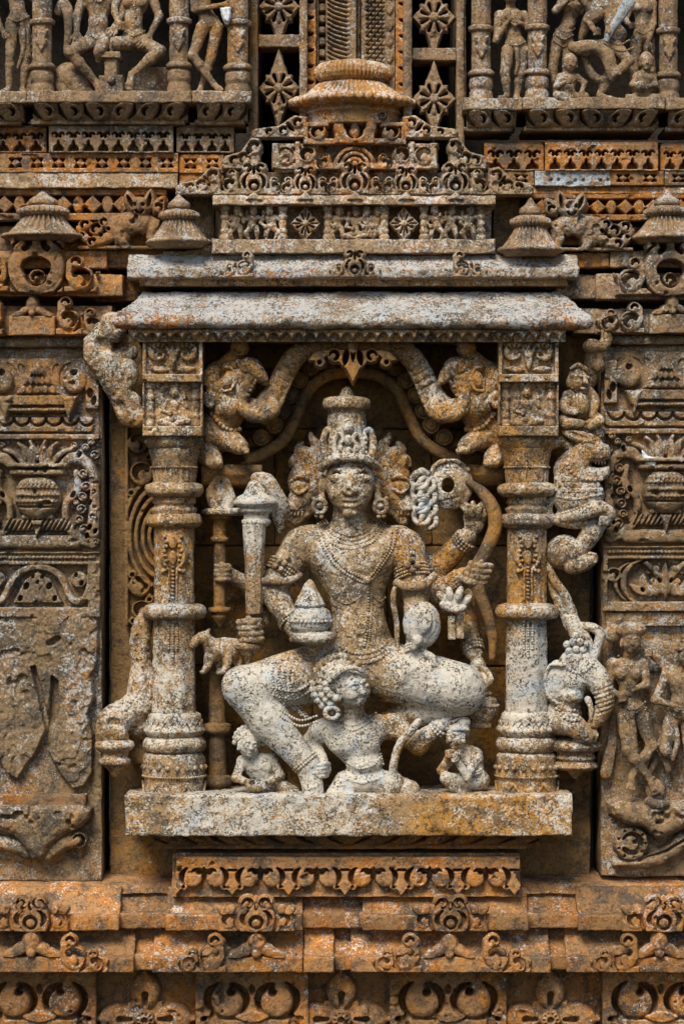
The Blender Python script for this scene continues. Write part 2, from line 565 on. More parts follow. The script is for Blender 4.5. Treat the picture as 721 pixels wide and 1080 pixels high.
class Rel:
    pierce = 5.0

    def __init__(s, x0, x1, y0, y1, res=0.8, h0=0.0):
        nx, ny = int(round((x1 - x0) / res)) + 1, int(round((y1 - y0) / res)) + 1
        s.x = np.linspace(x0, x1, nx)
        s.y = np.linspace(y0, y1, ny)
        s.H = np.full((ny, nx), float(h0))

    def win(s, bb, m):
        i0, i1 = np.searchsorted(s.x, bb[0] - m), np.searchsorted(s.x, bb[1] + m)
        j0, j1 = np.searchsorted(s.y, bb[2] - m), np.searchsorted(s.y, bb[3] + m)
        if i1 <= i0 or j1 <= j0:
            return None, None, None
        sl = (slice(j0, j1), slice(i0, i1))
        X, Y = np.meshgrid(s.x[i0:i1], s.y[j0:j1])
        return sl, X, Y

    def up(s, sh, h, edge=1.0, rnd=0.0, low=0.0):
        """raise a shape to height h (rounded over rnd px when given)"""
        sl, X, Y = s.win(sh[1], edge + 0.5)
        if sl is None: return s
        d = sh[0](X, Y)
        m = np.clip(0.5 - d / (2 * edge), 0, 1)
        m = m * m * (3 - 2 * m)
        hh = h
        if rnd:
            t = np.clip(1 + d / rnd, 0, 1)
            hh = h - (h - low) * (1 - np.sqrt(np.clip(1 - t * t, 0, 1))) * 0.85
        H = s.H[sl]
        s.H[sl] = np.where(m > 0, np.maximum(H, H + (hh - H) * m), H)
        return s

    def cut(s, sh, h, edge=0.8):
        """cut a shape down to height h; piercings go right in"""
        if h <= 1.5: h -= s.pierce
        sl, X, Y = s.win(sh[1], edge + 0.5)
        if sl is None: return s
        d = sh[0](X, Y)
        m = np.clip(0.5 - d / (2 * edge), 0, 1)
        m = m * m * (3 - 2 * m)
        H = s.H[sl]
        s.H[sl] = np.where(m > 0, np.minimum(H, H + (h - H) * m), H)
        return s

    def add(s, sh, h, edge=1.5):
        sl, X, Y = s.win(sh[1], edge + 0.5)
        if sl is None: return s
        m = np.clip(0.5 - sh[0](X, Y) / (2 * edge), 0, 1)
        s.H[sl] += h * m * m * (3 - 2 * m)
        return s

    def mesh(s, d, amp=0.5, scale=5, thick=6.0, drop=None, gain=1.4):
        s.H = s.H * gain
        ny, nx = s.H.shape
        X, Y = np.meshgrid(s.x, s.y)
        G = np.column_stack([X.ravel(), Y.ravel(), np.full(X.size, float(d))])
        worn = np.clip(vnoise(G, 13) * .7 + vnoise(G, 5) * .45 - .42, 0, .32).reshape(ny, nx)
        s.H = np.where(s.H > 0, s.H * (1 - worn), s.H)
        V = np.column_stack([X.ravel(), Y.ravel(), s.H.ravel() + d])
        V[:, 2] += vnoise(V, scale) * amp + vnoise(V, scale * 4) * amp * 1.2 + vnoise(V, 1.9) * amp * 0.35
        V[:, :2] += rough3(V, amp * 0.8, scale * 1.3)[:, :2]
        I = np.arange(nx * ny).reshape(ny, nx)
        q = np.stack([I[:-1, :-1], I[:-1, 1:], I[1:, 1:], I[1:, :-1]], -1)
        if drop is not None:
            hi = np.maximum.reduce([s.H[:-1, :-1], s.H[:-1, 1:], s.H[1:, 1:], s.H[1:, :-1]])
            q = q[hi > drop + 0.02]
            q = q.reshape(-1, 4)
            return Mesh(V, [q]).compact()
        q = q.reshape(-1, 4)
        rim = np.concatenate([I[0, :], I[1:, -1], I[-1, -2::-1], I[-2:0:-1, 0]])
        B = V[rim].copy()
        B[:, 2] = min(d + s.H.min(), d) - thick
        n, nv = len(rim), len(V)
        K = np.arange(n)
        K2 = np.roll(K, -1)
        side = np.stack([rim[K2], rim[K], nv + K, nv + K2], -1)
        return Mesh(np.concatenate([V, B]), [q, side, (nv + K)[None, ::-1]])

def _compact(s):
    used = np.unique(np.concatenate([f.ravel() for f in s.F]))
    mp = np.full(len(s.V), -1)
    mp[used] = np.arange(len(used))
    return Mesh(s.V[used], [mp[f] for f in s.F])
Mesh.compact = _compact

# ---------------------------------------------------------------- sculpting: smooth unions of tapered forms, skinned by surface nets
class Sculpt:
    def __init__(s, x0, x1, y0, y1, d0, d1, res=1.2):
        s.res = res
        s.o = np.array([x0, y0, d0], float)
        s.n = [int((b - a) / res) + 2 for a, b in ((x0, x1), (y0, y1), (d0, d1))]
        s.ax = [s.o[i] + np.arange(s.n[i]) * res for i in range(3)]
        s.f = np.full(s.n, 9.0, np.float32)

    def _win(s, lo, hi, m):
        sl = []
        for i in range(3):
            a = max(0, int((lo[i] - m - s.o[i]) / s.res))
            b = min(s.n[i], int((hi[i] + m - s.o[i]) / s.res) + 2)
            if b <= a: return None
            sl.append(slice(a, b))
        return tuple(sl), s.ax[0][sl[0]][:, None, None], s.ax[1][sl[1]][None, :, None], s.ax[2][sl[2]][None, None, :]

    def _mix(s, w, g, k, sub):
        A = s.f[w]
        g = g.astype(np.float32)
        if sub:
            g = -g
            h = np.maximum(k - np.abs(A - g), 0) / k
            s.f[w] = np.maximum(A, g) + h * h * k / 4
        else:
            h = np.maximum(k - np.abs(A - g), 0) / k
            s.f[w] = np.minimum(A, g) - h * h * k / 4

    def cone(s, p, q, r0, r1, k=3.0, sub=False, flat=1.0):
        p, q = np.array(p, float), np.array(q, float)
        m = max(r0, r1)
        W = s._win(np.minimum(p, q) - m, np.maximum(p, q) + m, k + 2)
        if W is None: return s
        w, X, Y, Z = W
        v = q - p
        L = v @ v + 1e-9
        t = np.clip(((X - p[0]) * v[0] + (Y - p[1]) * v[1] + (Z - p[2]) * v[2]) / L, 0, 1)
        g = np.sqrt((X - p[0] - t * v[0]) ** 2 + (Y - p[1] - t * v[1]) ** 2 + ((Z - p[2] - t * v[2]) / flat) ** 2) - (r0 + (r1 - r0) * t)
        s._mix(w, g, k, sub)
        return s

    def path(s, pts, rad, k=2.0, sub=False, n=6, flat=1.0):
        P = catmull(pts, n) if len(pts) > 2 else np.array(pts, float)
        R = np.interp(np.linspace(0, 1, len(P)), np.linspace(0, 1, len(rad)), rad) if hasattr(rad, '__len__') else np.full(len(P), rad)
        for i in range(len(P) - 1):
            s.cone(P[i], P[i + 1], R[i], R[i + 1], k, sub, flat)
        return s

    def ell(s, c, r, k=3.0, rot=0.0, sub=False):
        """ellipsoid; rot degrees about the viewing axis (clockwise in the picture)"""
        c = np.array(c, float)
        m = max(r)
        W = s._win(c - m, c + m, k + 2)
        if W is None: return s
        w, X, Y, Z = W
        a = math.radians(rot)
        u = (X - c[0]) * math.cos(a) + (Y - c[1]) * math.sin(a)
        v = -(X - c[0]) * math.sin(a) + (Y - c[1]) * math.cos(a)
        z = Z - c[2]
        k0 = np.sqrt((u / r[0]) ** 2 + (v / r[1]) ** 2 + (z / r[2]) ** 2)
        k1 = np.sqrt((u / r[0] ** 2) ** 2 + (v / r[1] ** 2) ** 2 + (z / r[2] ** 2) ** 2) + 1e-6
        s._mix(w, k0 * (k0 - 1) / k1, k, sub)
        return s

    def box(s, c, h, r=1.0, k=1.5, rot=0.0, sub=False):
        c = np.array(c, float)
        m = max(h) * 1.5
        W = s._win(c - m, c + m, k + 2)
        if W is None: return s
        w, X, Y, Z = W
        a = math.radians(rot)
        u = np.abs((X - c[0]) * math.cos(a) + (Y - c[1]) * math.sin(a)) - h[0] + r
        v = np.abs(-(X - c[0]) * math.sin(a) + (Y - c[1]) * math.cos(a)) - h[1] + r
        z = np.abs(Z - c[2]) - h[2] + r
        g = np.sqrt(np.maximum(u, 0) ** 2 + np.maximum(v, 0) ** 2 + np.maximum(z, 0) ** 2) + np.minimum(np.maximum(np.maximum(u, v), z), 0) - r
        s._mix(w, g, k, sub)
        return s

    def front(s, x, y, default=None):
        """depth of the nearest surface seen at pixel x, y"""
        i = int(np.clip(round((x - s.o[0]) / s.res), 0, s.n[0] - 1))
        j = int(np.clip(round((y - s.o[1]) / s.res), 0, s.n[1] - 1))
        c = s.f[i, j]
        h = np.nonzero(c < 0)[0]
        if not len(h): return default
        k = h[-1]
        if k + 1 >= len(c): return s.ax[2][k]
        t = c[k] / (c[k] - c[k + 1])
        return s.ax[2][k] + t * s.res

    def on(s, pts, gap=None, lift=0.0, default=0.0):
        """a picture path laid on the surface"""
        P = catmull(pts, 8) if len(pts) > 2 else np.array(pts, float)
        if gap: P = spaced(P, gap)
        d, out = default, []
        for x, y in P:
            q = s.front(x, y)
            if q is not None: d = q
            out.append((x, y, d + lift))
        return np.array(out)

    def groove(s, pts, w=1.0, gap=None, k=1.0, lift=0.2):
        """incised line following the surface"""
        P = s.on(pts, gap or 1.6, lift)
        for i in range(len(P) - 1):
            s.cone(P[i], P[i + 1], w, w, k, True)
        return s

    def ridge(s, pts, w=1.0, k=1.0, lift=0.0):
        P = s.on(pts, 2.0, lift)
        for i in range(len(P) - 1):
            s.cone(P[i], P[i + 1], w, w, k)
        return s

    def mesh(s, amp=0.35, scale=4.0):
        f = s.f.copy()
        for ax in range(3):
            for e in (0, -1):
                ix = [slice(None)] * 3
                ix[ax] = e
                f[tuple(ix)] = np.maximum(f[tuple(ix)], 0.3)
        neg = f < 0
        cnt = np.zeros(tuple(n - 1 for n in f.shape), np.int8)
        cor = [(a, b, c) for a in (0, 1) for b in (0, 1) for c in (0, 1)]
        n0, n1, n2 = cnt.shape
        for a, b, c in cor:
            cnt += neg[a:a + n0, b:b + n1, c:c + n2]
        act = (cnt > 0) & (cnt < 8)
        ci = np.array(np.nonzero(act)).T
        idx = np.full(cnt.shape, -1, np.int64)
        idx[act] = np.arange(len(ci))
        vals = {o: f[ci[:, 0] + o[0], ci[:, 1] + o[1], ci[:, 2] + o[2]] for o in cor}
        pos = np.zeros((len(ci), 3))
        num = np.zeros(len(ci))
        for p in cor:
            for ax in range(3):
                if p[ax]: continue
                q = list(p); q[ax] = 1; q = tuple(q)
                A, B = vals[p], vals[q]
                m = (A < 0) != (B < 0)
                t = np.where(m, A / np.where(m, A - B, 1), 0)
                for i in range(3):
                    pos[:, i] += m * (p[i] + (t if i == ax else 0))
                num += m
        V = (ci + pos / num[:, None]) * s.res + s.o
        F = []
        for ax in range(3):
            o = [i for i in range(3) if i != ax]
            sa = [slice(None)] * 3; sb = [slice(None)] * 3
            sa[ax] = slice(0, -1); sb[ax] = slice(1, None)
            for i in o:
                sa[i] = sb[i] = slice(1, -1)
            A, B = neg[tuple(sa)], neg[tuple(sb)]
            e = np.array(np.nonzero(A != B)).T
            if not len(e): continue
            flip = A[tuple(e.T)]
            base = e.copy()
            for i in o: base[:, i] += 1
            def cell(u, v):
                c = base.copy()
                c[:, o[0]] -= u
                c[:, o[1]] -= v
                return idx[c[:, 0], c[:, 1], c[:, 2]]
            Q = np.stack([cell(1, 1), cell(0, 1), cell(0, 0), cell(1, 0)], -1)
            if ax == 1: flip = ~flip
            Q[~flip] = Q[~flip][:, ::-1]
            F.append(Q)
        Q = np.concatenate(F)
        V = V + rough3(V, amp, scale) + rough3(V, amp * 1.1, scale * 3.3)
        return Mesh(V, [Q])
# ================================================================ carved motifs (2D shapes cut into reliefs)
def hook(R, cx, cy, r, f=1, z=0.0, w=0.26, crescent=True):
    """comma shaped piercing inside a scroll disc; f = +1 opens to the right"""
    a = (200, -60) if f > 0 else (-20, 240)
    R.cut(arc(cx - f * r * 0.05, cy - r * 0.02, r * 0.58, a[0] - 75 * f, a[1], [r * w * 0.9, r * w * 1.1, r * w * 0.25], 9), z)
    R.cut(circ(cx - f * r * 0.42, cy - r * 0.34, r * 0.2), z)

def disc(R, cx, cy, r, h, f=1, z=0.0, hk=True):
    R.up(circ(cx, cy, r), h, 0.9, rnd=r * 0.45, low=h * 0.55)
    if hk: hook(R, cx, cy, r, f, z)

def crescent(R, cx, cy, r, f, z, w, span=(-55, 60)):
    a0, a1 = span if f > 0 else (180 - span[0], 180 - span[1])
    R.cut(arc(cx, cy, r, a0, a1, [w * 0.15, w, w * 0.9, w * 0.12], 9), z)

def kudu(R, cx, by, w, h, H, z=0.0, big=False):
    """horseshoe gable: swelling body with two curled ears, a round mouth and a curl in it"""
    r = w * 0.5
    cy = by - h * 0.40
    R.up(ell2(cx, cy, r, h * 0.44), H, 0.9, rnd=w * 0.16, low=H * 0.6)
    R.up(rect(cx - r * 0.9, cx + r * 0.9, by - h * 0.22, by), H * 0.9, 0.9)
    for f in (-1, 1):
        er = w * 0.21
        ex, ey = cx + f * w * 0.23, by - h * 0.82
        R.up(circ(ex, ey, er), H * 1.05, 0.9, rnd=er * 0.6, low=H * 0.6)
    R.up(leaf(cx, by - h * 1.02, cx, by - h * 0.72, w * 0.07), H, 0.7)
    if big:
        R.cut(ell2(cx, by - h * 0.42, w * 0.25, h * 0.17), z)
        R.cut(circ(cx, by - h * 0.30, w * 0.19), z)
        R.up(circ(cx, by - h * 0.27, w * 0.135), H * 0.85, 0.8, rnd=w * 0.1, low=H * 0.4)
        R.cut(arc(cx + w * .01, by - h * 0.255, w * 0.07, 200, -90, [w * 0.02, w * 0.05, w * 0.03], 8), z)
    else:
        R.cut(circ(cx, by - h * 0.27, w * 0.185), z)
        R.up(circ(cx, by - h * 0.24, w * 0.125), H * 0.95, 0.8, rnd=w * 0.1, low=H * 0.5)
        R.cut(leaf(cx, by - h * .86, cx, by - h * .60, w * .045), z)
        for f in (-1, 1):
            R.cut(arc(cx, by - h * 0.36, w * 0.36, 90 - f * 35, 90 - f * 125, [w * .015, w * .05, w * .06, w * .02], 8, ry=h * .42 / (w * .5)), z)
    for f in (-1, 1):
        ex, ey = cx + f * w * 0.23, by - h * 0.82
        er = w * 0.21
        a = (150, -70) if f < 0 else (30, 250)
        R.cut(arc(ex, ey, er * 0.52, a[0], a[1], [er * 0.12, er * 0.26, er * 0.2], 8), z)

def curlpair(R, cx, by, w, h, f, H, z=0.0):
    """half gable scroll: big curl at the foot, small curl above, tail to the side f"""
    R.up(rect(cx - w * 0.5, cx + w * 0.5, by - h * 0.16, by), H * 0.85, 0.8)
    r = min(w * 0.40, h * 0.34)
    R.up(circ(cx, by - h * 0.34, r), H, 0.9, rnd=r * 0.5, low=H * 0.6)
    R.up(circ(cx - f * w * 0.14, by - h * 0.78, r * 0.55), H, 0.9, rnd=r * 0.35, low=H * 0.6)
    R.up(line2([(cx - f * w * 0.30, by - h * 0.4), (cx - f * w * 0.27, by - h * 0.75)], r * 0.4), H * 0.9, 0.9)
    R.up(leaf(cx + f * w * 0.1, by - h * 0.1, cx + f * w * 0.55, by - h * 0.55, w * 0.13), H * 0.9, 0.8)
    hook(R, cx, by - h * 0.34, r, f, z, 0.3)
    R.cut(arc(cx - f * w * 0.14, by - h * 0.78, r * 0.28, 180 if f > 0 else 0, 0 if f > 0 else 180, [r * .05, r * .16, r * .12], 7), z)
    crescent(R, cx - f * w * 0.05, by - h * 0.36, r * 1.2, f, z, r * 0.2, (-60, 40))

def flower4(R, cx, cy, w, h, H, z=0.0, inner=0.30):
    """four pointed blossom: long diagonal petals, short petals between, round heart"""
    R.up(leaf(cx, cy - h, cx, cy, w * 0.30), H, 0.8, rnd=w * 0.2, low=H * .5)
    R.up(leaf(cx, cy + h, cx, cy, w * 0.30), H, 0.8, rnd=w * 0.2, low=H * .5)
    R.up(leaf(cx - w, cy, cx, cy, w * 0.26), H, 0.8, rnd=w * 0.2, low=H * .5)
    R.up(leaf(cx + w, cy, cx, cy, w * 0.26), H, 0.8, rnd=w * 0.2, low=H * .5)
    q = min(w, h) * 0.62
    for sx in (-1, 1):
        for sy in (-1, 1):
            R.up(leaf(cx, cy, cx + sx * q, cy + sy * q, w * 0.20), H * 0.9, 0.8, rnd=w * 0.15, low=H * .5)
    for i in range(8):
        a = math.radians(22.5 + 45 * i)
        R.cut(line2([(cx + math.cos(a) * w * .26, cy + math.sin(a) * w * .26), (cx + math.cos(a) * w * .52, cy + math.sin(a) * w * .52)], w * 0.045), z + H * .2)
    R.up(circ(cx, cy, w * inner * .75), H * 1.2, 0.8, rnd=w * 0.2, low=H * .7)

def lotus(R, cx, by, w, h, H):
    """little pediment of petals over a ball"""
    R.up(leaf(cx, by - h, cx, by - h * .1, w * 0.15), H, 0.8, rnd=w * .12, low=H * .4)
    for f in (-1, 1):
        R.up(leaf(cx + f * w * .04, by - h * .45, cx + f * w * .33, by - h * .05, w * .10), H * .9, 0.8, rnd=w * .1, low=H * .4)
        R.up(leaf(cx + f * w * .16, by - h * .22, cx + f * w * .5, by, w * .07), H * .8, 0.8)
    R.up(circ(cx, by - h * .14, w * .09), H * 1.1, 0.7, rnd=w * .07, low=H * .5)

def ribs(n, depth, y0, y1):
    def f(y, a, r):
        t = np.clip((y - y0) / max(1e-6, y1 - y0), 0, 1)
        return depth * math.sin(math.pi * min(max(t, .12), .88)) * np.cos(a * n) if y0 <= y <= y1 else 0 * a
    return f

# ================================================================ the wall behind everything
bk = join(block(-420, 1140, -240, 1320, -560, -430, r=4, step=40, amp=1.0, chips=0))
single('temple_wall', 'plain wall coloured dark as shade, glimpsed deep in the slots behind all the carving', 'wall', (360, 1300, -430), bk, M_VOID)  # the darkness of the slots is put into the wall colour

# ---------------------------------------------------------------- base courses under the shrine
LIPB = [(979, -40), (979, 4), (984, 8), (1002, 26), (1006, 30), (1007, 43), (1023, 43), (1023, -40)]
LIPA = [(938, -40), (938, 2), (944, 6), (958, 20), (962, 24), (963, 36), (979, 36), (979, -40)]

def shiftp(p, d, dy=0):
    return [(y + dy, max(v + d, -40) if v > -39 else v) for y, v in p]

def base_course(label, prof, blocks, recess, at, motifs, mat):
    t = thing('base_moulding', label, 'moulding', at, 'sloped base courses under the shrine')
    for x0, x1 in blocks:
        part('course_block', moulding(x0, x1, prof, 1.6, 2.6, 0.6, 9), mat, t)
    for x0, x1 in recess:
        part('recessed_block', moulding(x0, x1, shiftp(prof, -14), 2.2, 3, 0.6, 9), mat, t)
    for kind, cx, by, w, h, f, d in motifs:
        pad = w * 0.62
        d += 6
        R = Rel(cx - pad, cx + pad, by - h * 1.08, by, 0.7, 0)
        nm = 'gable_ornament'
        if kind == 'kudu':
            kudu(R, cx, by, w * .52, h, 8, 1.0)
            for s in (-1, 1):
                R.up(rect(cx + s * w * .36 - w * .15, cx + s * w * .36 + w * .15, by - h * .3, by), 6, .8)
                disc(R, cx + s * w * .37, by - h * .32, w * .12, 7, s, 1.0)
                R.up(circ(cx + s * w * .33, by - h * .62, w * .06), 6, .8, rnd=2, low=3)
                R.up(leaf(cx + s * w * .38, by - h * .5, cx + s * w * .52, by - h * .7, w * .05), 6, .8)
                crescent(R, cx, by - h * .36, w * .285, s, .5, w * .022)
        elif kind == 'curl':
            nm = 'scroll_ornament'
            curlpair(R, cx - f * w * .18, by, w * .62, h, f, 8, 1.0)
            curlpair(R, cx + f * w * .26, by, w * .46, h * .58, f, 7, 1.0)
        else:
            nm = 'lotus_ornament'
            lotus(R, cx, by, w, h, 8)
        part(nm, R.mesh(d, 0.35, 4, drop=0.3), mat, t)
    return t

base_course('upper sloped base course with gable ornaments, below the scroll frieze block', LIPA,
            [(-70, 127), (176, 319), (382, 556), (608, 790)], [(125, 180), (317, 386), (554, 612)], (360, 979, 20),
            [('kudu', 35, 979, 78, 36, 1, 30), ('kudu', 271, 979, 78, 36, 1, 30), ('kudu', 474, 979, 76, 36, 1, 30), ('kudu', 697, 979, 84, 36, 1, 30)], M_BASE)
base_course('lower sloped base course with lotus buds, just above the bottom scroll panels', LIPB,
            [(-70, 142), (162, 319.5), (320.5, 352), (370, 579), (596, 790)], [(138, 166), (350, 372), (576, 598)], (360, 1023, 26),
            [('lotus', 35, 1006, 62, 28, 1, 30), ('curl', 90, 1022, 52, 42, 1, 35), ('lotus', 271, 1007, 62, 26, 1, 30), ('curl', 214, 1022, 52, 42, -1, 35),
             ('lotus', 473, 1007, 56, 26, 1, 30), ('curl', 418, 1022, 52, 42, -1, 35), ('curl', 532, 1022, 52, 42, 1, 35),
             ('lotus', 693, 1007, 58, 28, 1, 30), ('curl', 646, 1022, 52, 42, -1, 35)], M_BASE)
single('ledge_course', 'flat rust coloured ledge on which the tall side panels stand', 'ledge', (360, 940, -20),
       moulding(-70, 790, [(926, -110), (926, -26), (930, -8), (939.6, 2), (939.6, -110)], 2, 4, .9, 12), M_BASE)

# bottom row: scroll panels and four petalled flowers
single('bottom_wall', 'shadowed flat stone behind the bottom row of scroll panels and flowers', 'wall', (360, 1200, -6),
       block(-70, 790, 1020, 1200, -60, -8, step=12), M_BASE)
def bottom_panel(x0, x1, label):
    w, cx = x1 - x0, (x0 + x1) / 2
    R = Rel(x0, x1, 1021, 1150, 0.9, 14)
    R.cut(rect(x0 + 9, x1 - 9, 1071, 1148), 9, 1.2)
    for s in (-1, 1):
        c = cx + s * w * .22
        R.up(circ(c, 1054, w * .15), 18, 1, rnd=9, low=13)
        R.cut(arc(c + s, 1054, w * .17, 90 - s * 25, 90 - s * 145, [.8, 3.6, 3.2, .8], 12), 1)
        R.cut(arc(c - s * w * .025, 1055, w * .145, 90 + s * 5, 90 + s * 140, [2.4, 3.4, 3.6, 2.6, .8], 12), 1)
        R.cut(circ(c - s * w * .035, 1045, 4.2), 1)
        R.cut(circ(cx + s * (w / 2 - 8), 1074, 2.6), 1)
        R.cut(circ(cx + s * (w / 2 - 17), 1071, 2.4), 1)
    R.cut(leaf(cx, 1037, cx, 1048, 3), 5)
    R.up(leaf(cx - 18, 1071, cx + 18, 1071, 6), 17, 1)
    R.up(rect(x0 + 20, x1 - 20, 1074, 1120), 15, 1.2)
    single('scroll_plaque', label, 'carved panel', (cx, 1150, 8), R.mesh(-4, .5, 6), M_BASE, 'scroll panels along the bottom edge')
bottom_panel(-16, 102, 'brown scroll panel in the bottom left corner of the photo')
bottom_panel(207, 325, 'orange scroll panel at the bottom edge below the deity and left pillar')
bottom_panel(411, 533, 'scroll panel at the bottom edge right of the middle four petalled flower')
bottom_panel(635, 757, 'scroll panel in the bottom right corner of the photo')
def bottom_flower(cx, label):
    R = Rel(cx - 52, cx + 52, 1020, 1140, 0.9, 0)
    cy = 1073
    for k in range(4):
        a = math.radians(90 * k)
        ux, uy = math.sin(a), -math.cos(a)
        p = lambda t, o: (cx + ux * t - uy * o, cy + uy * t + ux * o)
        R.up(leaf(*p(8, 0), *p(50, 0), 16), 14, 1, rnd=9, low=6)
        R.up(line2([p(30, 0), p(54, 0)], [7, 3]), 12, 1, rnd=4, low=6)
        R.cut(line2([p(15, 0), p(26, 0)], [2, 3.4]), 4)
        for s in (-1, 1):
            q = p(18, 18 * s)
            R.up(leaf(cx + ux * 8, cy + uy * 8, q[0], q[1], 5), 9, 1)
    R.up(circ(cx, cy, 11), 17, 1, rnd=8, low=10)
    R.cut(circ(cx, cy, 3.2), 12)
    for i in range(10):
        R.cut(circ(cx + 7 * math.cos(i * .628), cy + 7 * math.sin(i * .628), 1.1), 13)
    single('stone_flower', label, 'flower ornament', (cx, 1140, -4), R.mesh(-8, .5, 6, drop=.3), M_BASE, 'four petalled flowers along the bottom edge')
bottom_flower(154, 'four petalled flower at the bottom edge nearest the left corner')
bottom_flower(360, 'four petalled flower at the bottom edge under the middle of the shrine')
bottom_flower(579, 'four petalled flower at the bottom edge nearest the right corner')

# ---------------------------------------------------------------- plinth of the shrine
t = thing('shrine_plinth', 'long whitish speckled slab carrying the pillars and the seated deity', 'plinth', (367, 883, 55))
part('slab', moulding(132, 603, [(842, -80), (838, 46), (839, 54), (882, 55), (883, -80)], 2.5, 2.4, 0.9, 9, chips=1.6), M_SHRINE, t)
leafm = Rel(160, 572, 882, 897, 0.9, 0)
for i, x in enumerate(range(166, 580, 31)):
    f = 1 if x < 366 else -1
    leafm.cut(line2(catmull([(x - f * 12, 883), (x - f * 3, 889), (x + f * 9, 895)], 4), [.6, 2.2, .5]), -5)
    leafm.up(leaf(x - f * 4, 884, x + f * 22, 895, 4), 2.5, 1)
V = leafm.mesh(22, .5, 5)
V.V[:, 2] -= (V.V[:, 1] - 882) * 0.5
part('leaf_moulding', V, M_BASE, t)
part('fillet', moulding(168, 560, [(896, -60), (896, 12), (901, 12), (901, -60)], .8, 2.5, .5), M_BASE, t)

t = thing('frieze_block', 'orange block with a running scroll frieze directly under the shrine plinth', 'frieze', (365, 946, 22))
part('backing', moulding(181, 549, [(902, -70), (902, 6), (912, 6), (946, 22), (946, -70)], 1.2, 3, .6), M_BASE, t)
R = Rel(186, 548, 903, 946, 0.75, 0)
R.up(rect(186, 548, 903, 916), 14, .8)
for i in range(-1, 7):
    c = 215.5 + i * 59.3
    for s in (-1, 1):
        R.up(circ(c + s * 12, 925, 10.5), 15, .9, rnd=5, low=11)
        R.up(rect(c + s * 18 - 7, c + s * 18 + 7, 912, 922), 14, .9)
        R.cut(arc(c + s * 12, 925, 11.5, 90 - s * 30, 90 - s * 130, [.5, 2.4, 2.2, .4], 9), 1)
        R.cut(circ(c + s * 5.5, 919, 3.0), 1)
        R.cut(arc(c + s * 9, 922, 5, 90 + s * 60, 90 - s * 40, [2.0, 2.0, .7], 6), 1)
    R.cut(leaf(c, 914, c, 930, 2.6), 1)
    p = c + 29.6
    R.up(poly2([(p - 13, 918), (p + 13, 918), (p + 12, 935), (p + 5, 938), (p, 945), (p - 5, 938), (p - 12, 935)]), 14, .9)
    for s in (-1, 1):
        R.up(circ(p + s * 9, 934, 4.5), 14, .9, rnd=2.5, low=11)
        R.cut(arc(p + s * 17.6, 925, 11.5, 90 + s * 30, 90 + s * 130, [.5, 2.4, 2.2, .4], 9), 1)
        R.cut(circ(p + s * 8, 935, 1.5), 4)
part('scroll_frieze', R.mesh(10, .4, 5, drop=.3), M_BASE, t)

# ---------------------------------------------------------------- niche: back, side strips
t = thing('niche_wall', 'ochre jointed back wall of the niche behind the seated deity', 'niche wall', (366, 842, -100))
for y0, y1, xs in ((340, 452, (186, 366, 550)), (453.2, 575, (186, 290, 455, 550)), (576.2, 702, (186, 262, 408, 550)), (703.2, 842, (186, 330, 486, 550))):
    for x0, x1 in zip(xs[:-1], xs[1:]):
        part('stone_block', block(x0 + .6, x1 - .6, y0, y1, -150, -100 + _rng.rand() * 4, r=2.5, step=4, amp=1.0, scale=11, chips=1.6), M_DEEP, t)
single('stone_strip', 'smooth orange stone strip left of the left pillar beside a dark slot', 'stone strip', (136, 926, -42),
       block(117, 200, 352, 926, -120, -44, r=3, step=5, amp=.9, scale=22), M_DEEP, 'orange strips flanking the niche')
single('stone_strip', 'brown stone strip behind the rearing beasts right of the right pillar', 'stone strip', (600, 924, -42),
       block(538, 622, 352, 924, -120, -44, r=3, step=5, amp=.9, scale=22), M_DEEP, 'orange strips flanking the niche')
R = Rel(132, 168, 440, 660, .8, 0)
for (cx, cy, r, f) in ((146, 468, 11, 1), (150, 500, 13, -1), (148, 618, 12, 1), (150, 644, 11, -1)):
    disc(R, cx, cy, r, 9, f, 0)
for k in range(5):
    R.up(arc(172, 566, 14 + k * 7, 110, 250, 2.4, 14, ry=1.55), 8 - k * .4, .8)
R.up(rect(132, 136, 440, 660), 7, .8)
for (cx, cy) in ((140, 446), (158, 482), (139, 520), (160, 520), (140, 606), (158, 632), (141, 655)):
    R.up(circ(cx, cy, 5), 7, .8, rnd=3, low=4)
    R.cut(circ(cx, cy, 1.8), 0)
single('scroll_relief', 'orange coiled foliage relief half hidden behind the left pillar', 'relief', (150, 660, -40), R.mesh(-43, .4, 5, drop=.3), M_DEEP)

# ---------------------------------------------------------------- eave
t = thing('shrine_eave', 'sloping pale blue crusted stone eave above the two pillars', 'eave', (366, 356, 60))
E = [(304, -60), (304, 8), (309, 13), (322, 33), (331, 52), (339, 56), (346, 51), (347, -60)]
Mv = moulding(146, 597, E, 3.5, 2.6, 1.2, 12, taper=None, chips=1.5)
# mitred ends: the eave widens towards its lip
dm = np.clip((Mv.V[:, 2] - 8) / 48, 0, 1)
cxm = 372.0
Mv.V[:, 0] += np.where(Mv.V[:, 0] < cxm, -1, 1) * dm * 29 * np.clip((np.abs(Mv.V[:, 0] - cxm) - 150) / 75, 0, 1)
part('eave_slab', Mv, M_EAVE, t)
R = Rel(134, 598, 346, 359, .7, 0)
R.up(rect(134, 598, 346, 350), 5, .6)
for i in range(36):
    x = 140 + i * 12.9
    R.up(poly2([(x - 5.6, 349), (x + 5.6, 349), (x, 358)]), 5, .7)
    R.up(poly2([(x - 3.2, 350), (x + 3.2, 350), (x, 355.5)]), 7, .7)
part('dentil_band', R.mesh(36, .3, 4), M_SHRINE, t)
part('soffit', block(138, 596, 347.5, 354, -70, 35, step=6), M_SHRINE, t)

